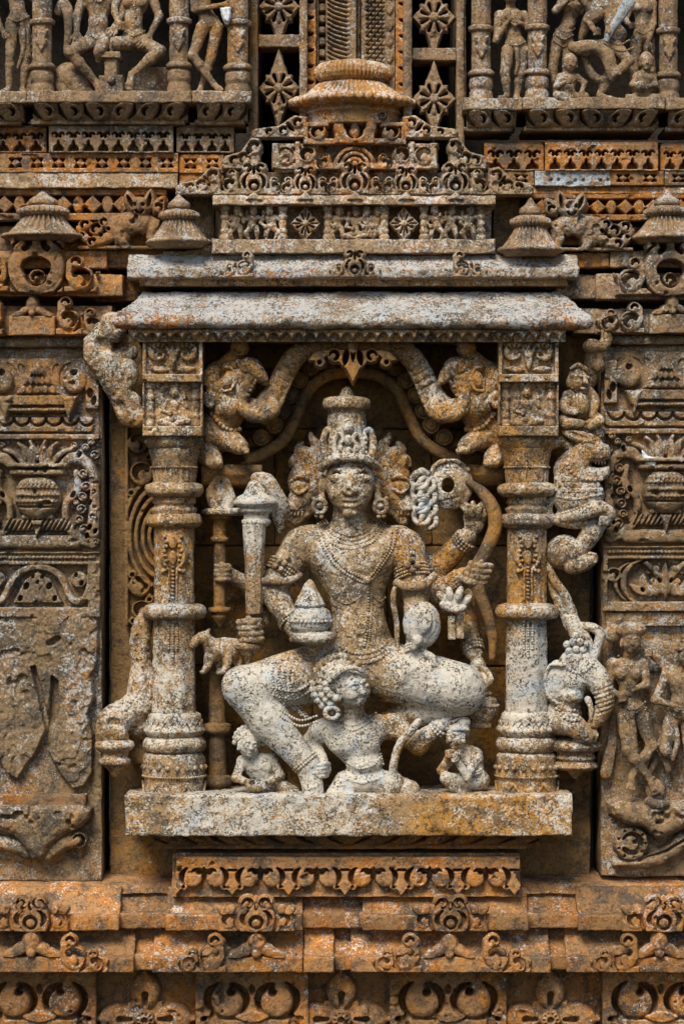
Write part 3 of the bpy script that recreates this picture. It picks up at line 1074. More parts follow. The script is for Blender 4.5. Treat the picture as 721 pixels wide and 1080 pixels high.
# ---------------------------------------------------------------- cornice slab above the eave
t = thing('cornice_slab', 'stepped whitish cornice slab between the eave and the carved crest', 'cornice', (372, 299, 30))
part('lower_fillet', moulding(146, 600, [(290, -60), (290, 14), (300, 12), (300, -60)], 1, 3, .6), M_SHRINE, t)
part('slab', moulding(134, 610, [(266, -60), (266, 4), (280, 22), (283, 30), (293, 30), (295, -60)], 2.2, 2.6, .9, 10, chips=1.5), M_EAVE, t)
part('upper_fillet', moulding(170, 575, [(262, -60), (262, 2), (267, 2), (267, -60)], 1, 3, .6), M_PED, t)
for cx in (256, 374, 489):
    R = Rel(cx - 30, cx + 30, 262, 294, .7, 0)
    if cx == 374:
        kudu(R, cx, 293, 24, 30, 8, 1)
        for s in (-1, 1): curlpair(R, cx + s * 19, 293, 16, 16, s, 7, 1)
    else:
        f = -1 if cx < 374 else 1
        curlpair(R, cx - f * 2, 293, 20, 30, f, 8, 1)
        curlpair(R, cx + f * 16, 293, 16, 16, f, 7, 1)
    part('gable_ornament', R.mesh(26, .35, 4, drop=.3), M_PED, t)

# ---------------------------------------------------------------- carved crest
CX = 374
t = thing('shrine_crest', 'stepped pyramid crest of lacy white and orange scroll carving', 'crest', (CX, 262, 10))
for nm, x0, x1, y0, y1, d in (('backing_tier', 228, 520, 214, 256, -26), ('backing_tier', 214, 534, 178, 206, -20), ('backing_tier', 288, 462, 146, 179, -34),
                              ('backing_tier', 318, 432, 118, 148, -34)):
    part(nm, block(x0, x1, y0, y1, -60, d, step=5), M_PED, t)
part('ledge', moulding(224, 522, [(253, -40), (253, 18), (268, 20), (268, -40)], 1.5, 2.6, .8, 9, chips=1.3), M_PED, t)
part('cornice', moulding(224, 522, [(204, -40), (204, 10), (209, 18), (217, 20), (217, -40)], 1.5, 2.6, .8, 9, chips=1.3), M_PED, t)
R = Rel(224, 522, 203, 214, .8, 0)
for x in (268, 322, 374, 428, 480):
    R.up(poly2([(x, 204), (x + 9, 212), (x - 9, 212)]), 4, .8)
part('bud_row', R.mesh(17, .3, 4, drop=.3), M_PED, t)
# row of horseshoe gables
R = Rel(188, 558, 170, 206, .7, 0)
R.up(rect(228, 520, 199, 206), 8, .8)
for x, w, h in ((268, 30, 33), (322, 24, 30), (374, 32, 34), (428, 24, 30), (480, 30, 33)):
    kudu(R, x, 205, w, h, 10, 1)
    for s in (-1, 1):
        curlpair(R, x + s * (w * .5 + 8), 205, 15, 19, s, 9, 1)
for s in (-1, 1):
    curlpair(R, CX + s * 132, 206, 20, 30, s, 10, 1)
    curlpair(R, CX + s * 150, 206, 20, 22, s, 9, 1)
    R.up(rect(*sorted((CX + s * 128, CX + s * 184)), 201, 206), 8, .8)
    curlpair(R, CX + s * 168, 206, 18, 14, s, 8, 1)
    R.up(circ(CX + s * 181, 203, 3.5), 8, .8, rnd=2, low=5)
part('gable_row', R.mesh(4, .4, 4, drop=.3), M_PED, t)
# second row: fan in the middle, scroll blocks
R = Rel(230, 520, 146, 178, .7, 0)
R.up(rect(290, 462, 171, 178), 8, .8)
R.up(rect(290, 320, 150, 155), 7, .8); R.up(rect(430, 462, 150, 155), 7, .8)
for k in range(3):
    R.up(arc(CX, 175, 8 + k * 6, 0, 180, 2.2, 14), 12 - 2 * k, .8)
R.up(circ(CX, 172, 4), 12, .8, rnd=3, low=6)
for s in (-1, 1):
    curlpair(R, CX + s * 33, 177, 20, 17, s, 9, 1)
    disc(R, CX + s * 50, 163, 10, 10, s, 1)
    R.up(rect(*sorted((CX + s * 41, CX + s * 60)), 168, 177), 8, .8)
    R.up(rect(*sorted((CX + s * 58, CX + s * 63)), 148, 177), 9, .8)
    disc(R, CX + s * 73, 164, 11, 10, -s, 1)
    R.up(rect(*sorted((CX + s * 80, CX + s * 87)), 150, 177), 9, .8)
    curlpair(R, CX + s * 114, 177, 24, 20, s, 9, 1)
    R.up(rect(*sorted((CX + s * 98, CX + s * 140)), 172, 177), 7, .8)
    curlpair(R, CX + s * 130, 177, 18, 14, s, 8, 1)
    R.up(poly2([(CX + s * 92, 177), (CX + s * 108, 160), (CX + s * 108, 177)]), 6, .8)
part('scroll_tier', R.mesh(-6, .4, 4, drop=.3), M_PED, t)
# top row
R = Rel(256, 492, 102, 152, .7, 0)
R.up(rect(320, 428, 145, 152), 8, .8)
kudu(R, CX, 151, 46, 46, 11, 1, True)
R.up(leaf(CX, 126, CX, 148, 5), 9, .8, rnd=4, low=5)
for s in (-1, 1):
    disc(R, CX + s * 39, 139, 9.5, 10, s, 1)
    R.up(rect(*sorted((CX + s * 27, CX + s * 54)), 128, 133), 8, .8)
    R.up(rect(*sorted((CX + s * 49, CX + s * 54)), 128, 151), 8, .8)
    R.up(circ(CX + s * 29, 121, 5.5), 9, .8, rnd=3, low=5)
    R.cut(circ(CX + s * 29, 121, 2), 2)
part('top_gable', R.mesh(-4, .4, 4, drop=.3), M_PED, t)
# stepped flank beasts: three sloping scroll pieces on each side
for s in (-1, 1):
    for (x, y, w, h, d) in ((80, 145, 58, 24, -4), (120, 178, 40, 34, -3), (165, 206, 46, 30, 2)):
        cx = CX + s * x
        R = Rel(cx - w / 2 - 6, cx + w / 2 + 6, y - h - 4, y + 1, .7, 0)
        ix, ox = cx - s * w / 2, cx + s * w / 2
        R.up(poly2([(ix, y - h * .95), (ix + s * w * .22, y - h), (cx, y - h * .55), (ox - s * 4, y - h * .42), (ox, y - h * .1), (ox - s * 2, y), (ix, y)]), 8, .9)
        disc(R, ix + s * w * .16, y - h * .66, h * .26, 10, s, 1)
        disc(R, ix + s * w * .42, y - h * .32, h * .24, 10, s, 1)
        disc(R, ix + s * w * .68, y - h * .26, h * .19, 9, s, 1)
        R.cut(leaf(ix + s * w * .22, y - h * .3, ix + s * w * .36, y - h * .66, 2), 1)
        R.up(circ(ox - s * 4, y - h * .24, 4), 9, .8, rnd=2.5, low=6)
        part('step_scroll', R.mesh(d, .4, 4, drop=.3), M_PED, t)
# panel row: colonnettes, diamond flowers
for x in (237, 298, 346, 405, 447, 507):
    pr = [(217, 5), (221, 5.4), (222, 3.8), (226, 3.8), (227, 5), (230, 5), (231, 3.6), (236, 4.4), (241, 3.6), (242, 5), (245, 5), (246, 4), (249, 5.6), (253.5, 5.6)]
    part('colonnette', lathe(x, 6, pr, 18, None, .25), M_PED, t)
for x in (322, 426):
    R = Rel(x - 18, x + 18, 216, 255, .6, 0)
    cy = 235.5
    R.up(poly2([(x - 16, cy), (x, cy - 18), (x + 16, cy), (x, cy + 18)]), 9, .7)
    for i in range(8):
        a = math.radians(45 * i + 22.5)
        q = 9.5 if i % 2 == 0 else 9.5
        R.cut(line2([(x + 4.4 * math.cos(a), cy + 4.6 * math.sin(a)), (x + q * math.cos(a), cy + q * 1.1 * math.sin(a))], [.5, 1.0]), 2)
    for i in range(4):
        a = math.radians(90 * i)
        R.cut(line2([(x + 6 * math.cos(a), cy + 7 * math.sin(a)), (x + 13 * math.cos(a), cy + 15 * math.sin(a))], .6), 4)
    R.up(circ(x, cy, 3.6), 11, .7, rnd=3, low=8)
    for i in range(4):
        a = math.radians(90 * i + 45)
        R.cut(circ(x + 11.5 * math.cos(a), cy + 12.5 * math.sin(a), 1.1), 1)
    part('diamond_flower', R.mesh(-4, .3, 4, drop=.3), M_PED, t)

# ---------------------------------------------------------------- amalaka crown behind the crest
t = thing('ribbed_finial', 'orange ribbed stone disc crown rising behind the crest of the shrine', 'finial', (371, 124, -30))
FD = -36
part('cap', lathe(371, FD, [(61, 2), (62, 10), (64, 14), (66, 22), (68, 25)], 60), M_BELL, t)
part('upper_disc', lathe(371, FD, [(66, 27), (68, 34), (73, 39), (79, 40), (84, 37), (87, 32)], 336, ribs(56, 1.9, 58, 95), .25, step=1.2), M_BELL, t)
part('neck', lathe(371, FD, [(86, 31), (91, 34)], 60), M_BELL, t)
part('ribbed_cone', lathe(371, FD, [(89, 35), (94, 40), (99, 47), (105, 56)], 336, ribs(56, 3.0, 80, 114), .25, step=1.2), M_BELL, t)
part('rim', lathe(371, FD, [(104, 57), (105, 63), (108, 67), (111, 67.5), (114, 64), (116, 56)], 312, ribs(44, 2.4, 98, 120)), M_BELL, t)
part('drum', lathe(371, FD, [(115, 54), (119, 50), (121, 53), (124, 50), (135, 50)], 80), M_BELL, t)

# ---------------------------------------------------------------- ribbed bells beside the crest
def bell(cx, y0, y1, w, d, label, mat, at_d):
    h = y1 - y0
    Y = lambda f: y0 + f * h
    t = thing('ribbed_bell', label, 'finial', (cx, y1, at_d), 'ribbed bell finials')
    part('bud', lathe(cx, d, [(Y(0), 1), (Y(.05), w * .05), (Y(.12), w * .10), (Y(.20), w * .20), (Y(.27), w * .21), (Y(.33), w * .15)], 24), mat, t)
    part('upper_disc', lathe(cx, d, [(Y(.32), w * .24), (Y(.37), w * .34), (Y(.44), w * .36), (Y(.50), w * .30)], 176, ribs(30, w * .026, Y(.33), Y(.5))), mat, t)
    part('dome', lathe(cx, d, [(Y(.49), w * .25), (Y(.60), w * .30), (Y(.72), w * .38), (Y(.84), w * .50)], 176, ribs(26, w * .038, Y(.40), Y(.92)), .25, step=1.3), mat, t)
    part('rim', lathe(cx, d, [(Y(.83), w * .50), (Y(.85), w * .57), (Y(.89), w * .60), (Y(.92), w * .585), (Y(.95), w * .50), (Y(1), w * .44)], 120, ribs(44, w * .012, Y(.83), Y(.95))), mat, t)
bell(189, 203, 262, 58, 10, 'brown ribbed bell finial left of the crest panel row', M_GALL, 10)
bell(559, 208, 271, 58, 10, 'greyish ribbed bell finial right of the crest panel row', M_GALL, 10)
bell(46, 200, 256, 74, -6, 'rust brown ribbed bell finial near the left photo edge', M_GALL, -6)
bell(702, 200, 258, 66, -6, 'brown ribbed bell finial near the right photo edge', M_GALL, -6)
single('crest_side_wall', 'blotched plain stone recess left of the crest panel row', 'wall', (215, 262, -34), block(196, 226, 200, 266, -70, -36, step=5), M_DARKP)
single('crest_side_wall', 'blotched plain stone recess right of the crest panel row', 'wall', (530, 262, -34), block(520, 548, 200, 266, -70, -36, step=5), M_DARKP)
# ================================================================ horizontal courses left and right of the shrine
def fret_band(x0, x1, y0, y1, d, period, label, mat, group):
    """band of paired hooks over little arches"""
    n = max(1, int(round((x1 - x0 - 4) / period)))
    R = Rel(x0, x1, y0, y1, .65, 8)
    p = (x1 - x0 - 4) / n
    h = y1 - y0
    for i in range(n):
        c = x0 + 2 + p * (i + .5)
        for s in (-1, 1):
            R.cut(arc(c + s * p * .25, y0 + h * .34, p * .155, 90 + s * 120, 90 - s * 70, [p * .085, p * .06, p * .03], 8), 0, .6)
        R.cut(ell2(c, y1 - h * .06, p * .33, h * .24), 1)
        R.cut(leaf(c, y1 - h * .46, c, y1 - h * .2, p * .08), 1)
    R.up(rect(x0, x1, y1 - 1.8, y1 + 2), 7, .7)
    t = thing('fret_band', label, 'frieze', ((x0 + x1) / 2, y1, d), group)
    part('fretwork', R.mesh(d, .5, 6, thick=24), mat, t)
    part('upper_fillet', moulding(x0, x1, [(y0 - 4, d - 30), (y0 - 4, d + 6), (y0 + .2, d + 10), (y0 + .2, d - 30)], 1, 3, .5), mat, t)
    return t

def dot_band(x0, x1, y0, y1, d, period, label, mat, gap=.5, blue=None):
    R = Rel(x0, x1, y0, y1, .65, 6)
    n = max(1, int(round((x1 - x0) / period)))
    cy = (y0 + y1) / 2
    h = y1 - y0
    for i in range(n):
        c = x0 + (x1 - x0) / n * (i + .5)
        for s in (-1, 1):
            for v in (-1, 1):
                a = c + s * period * .16
                R.cut(poly2([(a - period * .12, cy + v * h * .24), (a + period * .12, cy + v * h * .24), (a + s * period * .03, cy + v * h * .05)]), 0)
        R.up(circ(c, cy, h * .11), 7, .8)
    return R, R.mesh(d, .5, 6, thick=24)

def diamond_band(x0, x1, y0, y1, d, period, label, mat):
    R = Rel(x0, x1, y0, y1, .7, 8)
    n = max(1, int(round((x1 - x0) / period)))
    p = (x1 - x0) / n
    cy = (y0 + y1) / 2
    h = y1 - y0
    R.cut(rect(x0, x1, cy - h * .30, cy + h * .26), -4, 1)
    R.up(rect(x0, x1, y0, y0 + 3), 8, .8)
    for i in range(n + 1):
        c = x0 + p * i
        R.up(ell2(c, cy - h * .02, p * .20, h * .30), 7, .9, rnd=p * .14, low=5)
        c += p * .5
        R.up(poly2([(c - p * .34, cy), (c, cy - h * .33), (c + p * .34, cy), (c, cy + h * .30)]), 8, .9)
    for i in range(2 * n + 1):
        c = x0 + p * (i * .5 + .25)
        R.up(line2([(c - p * .12, cy), (c + p * .12, cy)], 1.6), 6, .9)
    return single('diamond_band', label, 'frieze', ((x0 + x1) / 2, y1, d), R.mesh(d, .6, 7, thick=24), mat, kind='thing')

def course(name, label, x0, x1, y0, y1, d, mat, slope=0, back=-70, cat='moulding', r=1.6):
    M = moulding(x0, x1, [(y0, back), (y0, d - slope), (y0 + (y1 - y0) * .45, d), (y1, d), (y1, back)], r, 3, .8, 10, chips=1.4)
    return single(name, label, cat, ((x0 + x1) / 2, y1, d), M, mat)

# left side, from the gallery ledge downwards
g = 'fret bands under the upper galleries'
fret_band(-40, 50, 137, 162, -14, 16.5, 'fret band of hooks and arches at the left photo edge under the gallery', M_RUST, g)
fret_band(53, 183, 135, 162, -6, 16.3, 'long pale fret band of hooks and arches under the seated couple', M_GALL, g)
fret_band(187, 247, 137, 162, -14, 15, 'short grey fret band just left of the crest', M_GALL, g)
t = thing('plain_course', 'tan stone course with pierced stars above a plain strip, left of the crest', 'moulding', (80, 201, -6))
R, Mx = dot_band(-40, 188, 162.5, 182, -10, 23, '', M_RUST)
part('pierced_band', Mx, M_RUST, t)
part('plain_strip', moulding(-40, 188, [(181, -60), (181, -4), (199, 2), (200.5, -60)], 1.6, 3, .9, 12, chips=2), M_GALL, t)
R, Mx = dot_band(189, 236, 163, 182, -15, 22, '', M_RUST)
part('pierced_band', Mx, M_RUST, t)
part('plain_strip', moulding(189, 236, [(181, -60), (181, -10), (199, -6), (200, -60)], 1.6, 3, .9, 12), M_RUST, t)
diamond_band(-40, 176, 201, 233, -16, 32, 'rust band of pierced diamonds and discs behind the left bells', M_RUST)
course('narrow_course', 'rough orange course below the pierced diamonds on the left', -40, 190, 238, 264, -18, M_RUST, 8)
course('stepped_course', 'grey and orange stepped block beside the big left gable scroll', -40, 113, 264, 283, -4, M_RUST, 2)
course('stepped_course', 'thin orange stepped course running from the big left gable to the eave', 112, 190, 262, 282, -16, M_RUST, 2)
course('stepped_course', 'orange course at the feet of the big left gable scroll', -40, 129, 289, 312, 2, M_RUST, 4)
course('recessed_course', 'shadowed brown course tucked beside the left end of the eave', 100, 160, 292, 318, -34, M_RUST, 0)
course('stepped_course', 'orange course with a lotus and scrolls above the left pot panel', -40, 118, 322, 354, -2, M_RUST, 6)
course('panel_cornice', 'dark brown double cornice over the left pot panel', -40, 104, 354.5, 366, -8, M_GALL, 6)
course('panel_cornice', 'lower brown fillet cornice over the left pot panel', -40, 107, 366.5, 380, -20, M_GALL, 4)

# right side
fret_band(510, 572, 155, 181, -12, 17, 'short orange fret band just right of the crest', M_RUST, g)
fret_band(574, 692, 154, 181, -6, 16.6, 'long rust fret band of hooks and arches under the right gallery', M_RUST, g)
fret_band(695, 760, 156, 181, -14, 16, 'fret band of hooks and arches at the right photo edge', M_RUST, g)
t = thing('plain_course', 'rust pierced course partly coated pale blue, right of the crest', 'moulding', (620, 203, -8))
for x0, x1, dd in ((510, 562, -12), (642, 698, -8), (700, 760, -13)):
    R, Mx = dot_band(x0, x1, 181.5, 196, dd, 24, '', M_RUST)
    part('pierced_band', Mx, M_RUST, t)
R = Rel(563, 642, 181.5, 197, .65, 6)
for i in range(3):
    for s in (-1, 1):
        R.cut(circ(584 + i * 26 + s * 4, 191, 1.5), 3)
part('crusted_band', R.mesh(-8, .7, 6, thick=24), M_BLUE, t, label='pale blue crusted stretch of the band')
part('plain_strip', moulding(510, 760, [(196.5, -60), (196.5, -8), (205, -4), (206, -60)], 1.6, 3, .9, 12), M_RUST, t)
diamond_band(556, 760, 206, 233, -16, 30, 'dark rust band of pierced diamonds behind the right bells', M_RUST)
course('narrow_course', 'bright orange course below the pierced diamonds on the right', 556, 760, 239, 258, -18, M_RUST, 8)
course('stepped_course', 'speckled grey block below the crouching beast on the right', 600, 642, 266, 282, -8, M_RUST, 2)
course('stepped_course', 'grey stepped course below the right edge bell', 643, 760, 264, 282, -4, M_GALL, 3)
course('stepped_course', 'grey course at the feet of the big right gable scroll', 628, 760, 288, 316, 0, M_GALL, 6)
course('recessed_course', 'brown sloping block between the eave and the big right gable', 586, 630, 289, 315, -12, M_GALL, 6)
course('stepped_course', 'grey course with a lotus and scrolls above the right pot panel', 604, 760, 325, 352, -4, M_GALL, 8)
course('panel_cornice', 'grey double cornice over the right pot panel', 636, 760, 353, 363, -8, M_GALL, 6)
course('panel_cornice', 'lower brown fillet cornice over the right pot panel', 632, 760, 363.5, 372, -20, M_GALL, 4)
single('joint_wall', 'stone coloured dark as shade in the joints between the left stepped courses', 'wall', (80, 380, -60), block(-40, 200, 130, 382, -140, -62, step=16), M_VOID)  # gap shade painted into the backing, left and right
single('joint_wall', 'stone coloured dark as shade in the joints between the right stepped courses', 'wall', (650, 375, -60), block(545, 760, 150, 375, -140, -62, step=16), M_VOID)

# big gable scrolls over the side panels
def big_gable(cx, by, w, h, d, curls, label, mat):
    t = thing('gable_scroll', label, 'gable ornament', (cx, by, d), 'big gable scrolls over the side panels')
    R = Rel(cx - w * .62, cx + w * .62, by - h * 1.12, by + 1, .7, 0)
    kudu(R, cx, by, w, h, 13, 1, True)
    for s in (-1, 1):
        crescent(R, cx, by - h * .42, w * .53, s, 1, w * .04)
    part('gable', R.mesh(d, .5, 5, drop=.3), mat, t)
    for (x, y, cw, ch, f) in curls:
        R = Rel(x - cw * .65, x + cw * .65, y - ch * 1.08, y + 1, .7, 0)
        curlpair(R, x, y, cw, ch, f, 12, 1)
        part('side_scroll', R.mesh(d, .5, 5, drop=.3), mat, t)
    return t
t = big_gable(40, 310, 62, 64, 2, [(86, 309, 34, 40, 1), (-6, 309, 34, 40, -1)], 'big orange horseshoe gable with curled ears above the left pot panel', M_RUST)
t2 = big_gable(705, 312, 58, 62, 0, [(664, 312, 32, 42, -1), (746, 312, 32, 42, 1)], 'big brown horseshoe gable with curled ears above the right pot panel', M_GALL)
def low_row(lx, by, d, curls, label, mat):
    t = thing('lotus_block', label, 'ornament', (lx, by, d), 'lotus blocks over the side panels')
    part('sill', block(lx - 24, lx + 24, by - 20, by, -40, d + 9, step=3), mat, t)
    R = Rel(lx - 26, lx + 26, by - 44, by - 18, .7, 0)
    lotus(R, lx, by - 20, 44, 22, 9)
    part('lotus_bud', R.mesh(d, .4, 4, drop=.3), mat, t)
    for (x, y, cw, ch, f) in curls:
        R = Rel(x - cw * .65, x + cw * .65, y - ch * 1.08, y + 1, .7, 0)
        curlpair(R, x, y, cw, ch, f, 11, 1)
        part('side_scroll', R.mesh(d, .5, 5, drop=.3), mat, t)
low_row(35, 354, 2, [(74, 354, 28, 44, 1), (99, 354, 22, 30, 1), (-8, 354, 26, 42, -1)], 'orange sill with a lotus bud under the big left gable', M_RUST)
low_row(708, 352, 0, [(664, 352, 28, 34, -1), (640, 352, 22, 26, -1)], 'grey sill with a lotus bud under the big right gable', M_GALL)

# ================================================================ upper galleries
def gallery_ledge(x0, x1, label, breaks, at):
    t = thing('gallery_ledge', label, 'ledge', at, 'ledges of the upper galleries')
    for a, b, dd in breaks:
        part('ledge_slab', moulding(a, b, [(at[1] - 30, -60), (at[1] - 30, 26 + dd), (at[1] - 17, 28 + dd), (at[1] - 17, -60)], 2, 2.6, .8, 9, chips=1.5), M_GALL, t)
        R = Rel(a + 5, b - 5, at[1] - 17, at[1] - 1, .7, 0)
        n = max(1, int((b - a) / 27))
        w = (b - a - 10) / n
        for i in range(n):
            c = a + 5 + w * (i + .5)
            f = 1 if c < (x0 + x1) / 2 else -1
            R.up(leaf(c - f * w * .5, at[1] - 15, c + f * w * .45, at[1] - 4, w * .3), 3, 1.2)
            R.cut(line2(catmull([(c - f * w * .48, at[1] - 16), (c - f * w * .42, at[1] - 9), (c - f * w * .2, at[1] - 3)], 4), [.6, 2.0, .5]), -5)
            R.cut(arc(c + f * w * .08, at[1] - 9, 3.2, 90 + f * 20, 90 - f * 150, [.5, 1.8, .8], 7), -4)
        Mx = R.mesh(8 + dd, .4, 5, thick=30)
        Mx.V[:, 2] += np.clip(1 - (Mx.V[:, 1] - at[1] + 17) / 16, 0, 1) * 15
        part('leaf_moulding', Mx, M_GALL, t)
        part('fillet', moulding(a + 2, b - 8, [(at[1] - 2, -60), (at[1] - 2, 8 + dd), (at[1] + 2.5, 8 + dd), (at[1] + 2.5, -60)], 1, 3, .5), M_GALL, t)
gallery_ledge(-40, 266, 'brown ledge under the upper left gallery of figures', [(-40, 31.5, 0), (32, 203.5, 4), (204, 266, 2)], (110, 130, 0))
gallery_ledge(487, 760, 'brown ledge under the upper right gallery of dancers', [(487, 548, 0), (549, 697, 4), (698, 760, 0)], (620, 137, 0))
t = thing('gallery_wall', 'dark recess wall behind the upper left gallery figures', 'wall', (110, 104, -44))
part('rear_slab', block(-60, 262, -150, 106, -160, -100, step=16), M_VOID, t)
part('shade_canopy', block(-60, 262, -150, -92, -100, 44, step=12), M_GALL, t)  # unseen roof above the view, added to shade the recess
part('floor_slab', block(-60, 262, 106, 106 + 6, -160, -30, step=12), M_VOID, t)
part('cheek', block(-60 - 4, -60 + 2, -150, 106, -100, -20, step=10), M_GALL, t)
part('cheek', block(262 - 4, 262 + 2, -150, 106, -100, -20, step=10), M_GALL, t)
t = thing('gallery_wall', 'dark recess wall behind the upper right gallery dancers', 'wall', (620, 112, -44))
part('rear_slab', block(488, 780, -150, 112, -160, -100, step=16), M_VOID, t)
part('shade_canopy', block(488, 780, -150, -92, -100, 44, step=12), M_GALL, t)  # same added roof out of view, keeps sun off the rear slab
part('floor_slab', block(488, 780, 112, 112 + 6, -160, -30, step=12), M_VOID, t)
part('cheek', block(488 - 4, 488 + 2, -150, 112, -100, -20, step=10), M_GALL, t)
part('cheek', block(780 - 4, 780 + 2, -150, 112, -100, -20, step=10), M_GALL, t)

def gallery_column(cx, by, w, d, label, octo=False, square=False):
    t = thing('gallery_column', label, 'column', (cx, by, d), 'columns of the upper galleries')
    r = w / 2
    part('base', lathe(cx, d, [(by - 27, r * .9), (by - 24, r * 1.12), (by - 16, r * 1.15), (by - 12, r), (by - 10, r * 1.1), (by - 2, r * 1.2), (by, r * 1.2)], 32, amp=.4), M_GALL, t)
    part('lower_ring', lathe(cx, d, [(by - 34, r * 1.0), (by - 31, r * 1.3), (by - 28, r * 1.28), (by - 26, r * .9)], 32, amp=.3), M_GALL, t)
    part('shaft', lathe(cx, d, [(by - 80, r * .92), (by - 33, r * .92)], 32, amp=.4, octagon=(-300, 300)), M_GALL, t)
    part('upper_ring', lathe(cx, d, [(by - 81, r * .9), (by - 79, r * 1.22), (by - 75, r * 1.2), (by - 73, r * .9)], 32, amp=.3), M_GALL, t)
    part('capital_shaft', lathe(cx, d, [(by - 190, r * .95), (by - 80, r * .95)], 32, amp=.4, octagon=(-300, 300)), M_GALL, t)
    R = Rel(cx - r * .8, cx + r * .8, by - 72, by - 36, .7, 0)
    R.up(leaf(cx, by - 70, cx, by - 44, r * .4), 3, .8)
    for s in (-1, 1):
        R.up(leaf(cx, by - 58, cx + s * r * .6, by - 68, r * .2), 2.5, .8)
        R.up(leaf(cx, by - 48, cx + s * r * .5, by - 58, r * .2), 2.5, .8)
    part('leaf_ornament', R.mesh(d + r * .86, .3, 3, drop=.2), M_GALL, t)
    return t
gallery_column(45, 101, 22, 8, 'grey gallery column left of the seated couple')
gallery_column(189, 100, 22, 8, 'grey gallery column right of the seated couple')
GC = gallery_column(251, 102, 24, 8, 'orange stained gallery column at the right end of the left gallery')
gallery_column(507, 108, 22, 8, 'pale gallery column at the left end of the right gallery')
gallery_column(566, 107, 22, 8, 'grey gallery column between the standing man and the dancers')
gallery_column(704, 110, 21, 8, 'dark scrollwork gallery column right of the dancers')

R = Rel(232, 246, 8, 30, .6, 0)
R.up(poly2([(234, 12), (243, 11), (244, 20), (241, 28), (237, 24), (235, 18)]), 3, .8)
part('white_splash', R.mesh(24, .4, 3, drop=.2), M_WHITE, GC, label='chalk white splash beside the shaft')
# lattice windows
def lattice(x0, x1, cyb, bar_y, label, at_x, lo, hi):
    t = thing('lattice_window', label, 'window', (at_x, 140, -20), 'pierced lattice windows')
    part('frame_post', block(x0 - 9, x0, -110, 215, -100, -14, step=5), M_GALL, t)
    part('frame_post', block(x1, x1 + 8, -110, 215, -100, -14, step=5), M_GALL, t)
    part('crossbar', block(x0, x1, bar_y - 6.5, bar_y + 6.5, -60, -20, step=3), M_GALL, t)
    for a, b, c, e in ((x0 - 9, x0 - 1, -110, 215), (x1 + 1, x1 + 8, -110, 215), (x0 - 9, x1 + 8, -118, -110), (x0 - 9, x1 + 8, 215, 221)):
        part('shade_shaft', block(a, b, c, e, -440, -101, step=20), M_VOID, t)  # added shaft walls, coloured dark, keep light out behind the lattice
    for cy in (cyb, cyb - 86):
        R = Rel(x0 - 1, x1 + 1, cy - 45, cy + 45, .65, 0)
        cx = (x0 + x1) / 2
        w = (x1 - x0) / 2
        R.up(poly2([(cx, cy - 44), (cx + 5, cy - 26), (cx + 9, cy - 15), (cx + w, cy), (cx + 9, cy + 15), (cx + 5, cy + 26), (cx, cy + 44),
                    (cx - 5, cy + 26), (cx - 9, cy + 15), (cx - w, cy), (cx - 9, cy - 15), (cx - 5, cy - 26)]), 8, .8)
        for q in (-1, 1):
            for v in (-1, 1):
                R.up(leaf(cx, cy, cx + q * w * .62, cy + v * 15, 4.6), 8, .8)
        for i in range(8):
            a = math.radians(22.5 + 45 * i)
            R.cut(line2([(cx + math.cos(a) * 7, cy + math.sin(a) * 7), (cx + math.cos(a) * 14, cy + math.sin(a) * 15)], [.7, 1.5]), 1)
        for i in range(8):
            a = math.radians(45 * i)
            R.add(line2([(cx + math.cos(a) * 7, cy + math.sin(a) * 7), (cx + math.cos(a) * 14, cy + math.sin(a) * 15)], 1.6), 2, 1.6)
        R.up(circ(cx, cy, 5), 11, .8, rnd=4, low=8)
        part('lattice_flower', R.mesh(-32, .4, 5, drop=.3), M_GALL, t)
lattice(272, 316, 93, 43, 'dark pierced lattice window left of the ribbed crown', 294, 0, 0)
lattice(434, 481, 104, 57, 'dark pierced lattice window right of the ribbed crown', 457, 0, 0)

# central pilaster bands behind the crown
t = thing('carved_pilaster', 'pilaster of rope and leaf bands behind the ribbed crown at the top edge', 'pilaster', (371, 130, -30))
part('core', block(325, 434, -110, 130, -100, -52, step=10), M_GALL, t)
for x0, x1, s in ((323, 333, 1), (417, 433, -1)):
    R = Rel(x0, x1, -40, 118, .7, 6)
    for y in range(-36, 118, 17):
        R.cut(arc((x0 + x1) / 2, y, (x1 - x0) * .42, 200 if s > 0 else -20, 300 if s > 0 else -120, [.5, 2, .6], 7), -2)
    part('leaf_strip', R.mesh(-36, .4, 5, thick=20), M_RUST, t)
for x0, x1, s in ((334, 379, 1), (381, 416, -1)):
    R = Rel(x0, x1, -40, 118, .65, 6)
    if s > 0:
        R.cut(rect(336, 343, -40, 118), 0)
        for y in range(-34, 118, 12): R.up(rect(336.5, 342.5, y, y + 8, 1), 5, .7)
        R.cut(rect(346, 366, -40, 118), 2)
        for y in range(-40, 120, 5):
            R.up(line2(catmull([(346, y - 3), (353, y + 1), (367, y + 5)], 4), 1.5), 7, .8)
        R.cut(rect(376, 378.5, -40, 118), -2)
    else:
        R.cut(rect(386, 405, -40, 118), 2)
        for y in range(-50, 140, 9):
            for j in range(6):
                R.up(circ(387 + j * 3.6, y - j * 4.4, 2.0), 6.5, .7)
            R.up(line2([(386, y + 4.5), (406, y - 20)], .9), 5.5, .7)
        for y in range(-34, 118, 17):
            R.up(leaf(410, y, 411, y + 15, 4), 8, .8)
    part('rope_band', R.mesh(-44, .4, 5, thick=20), M_GALL, t)

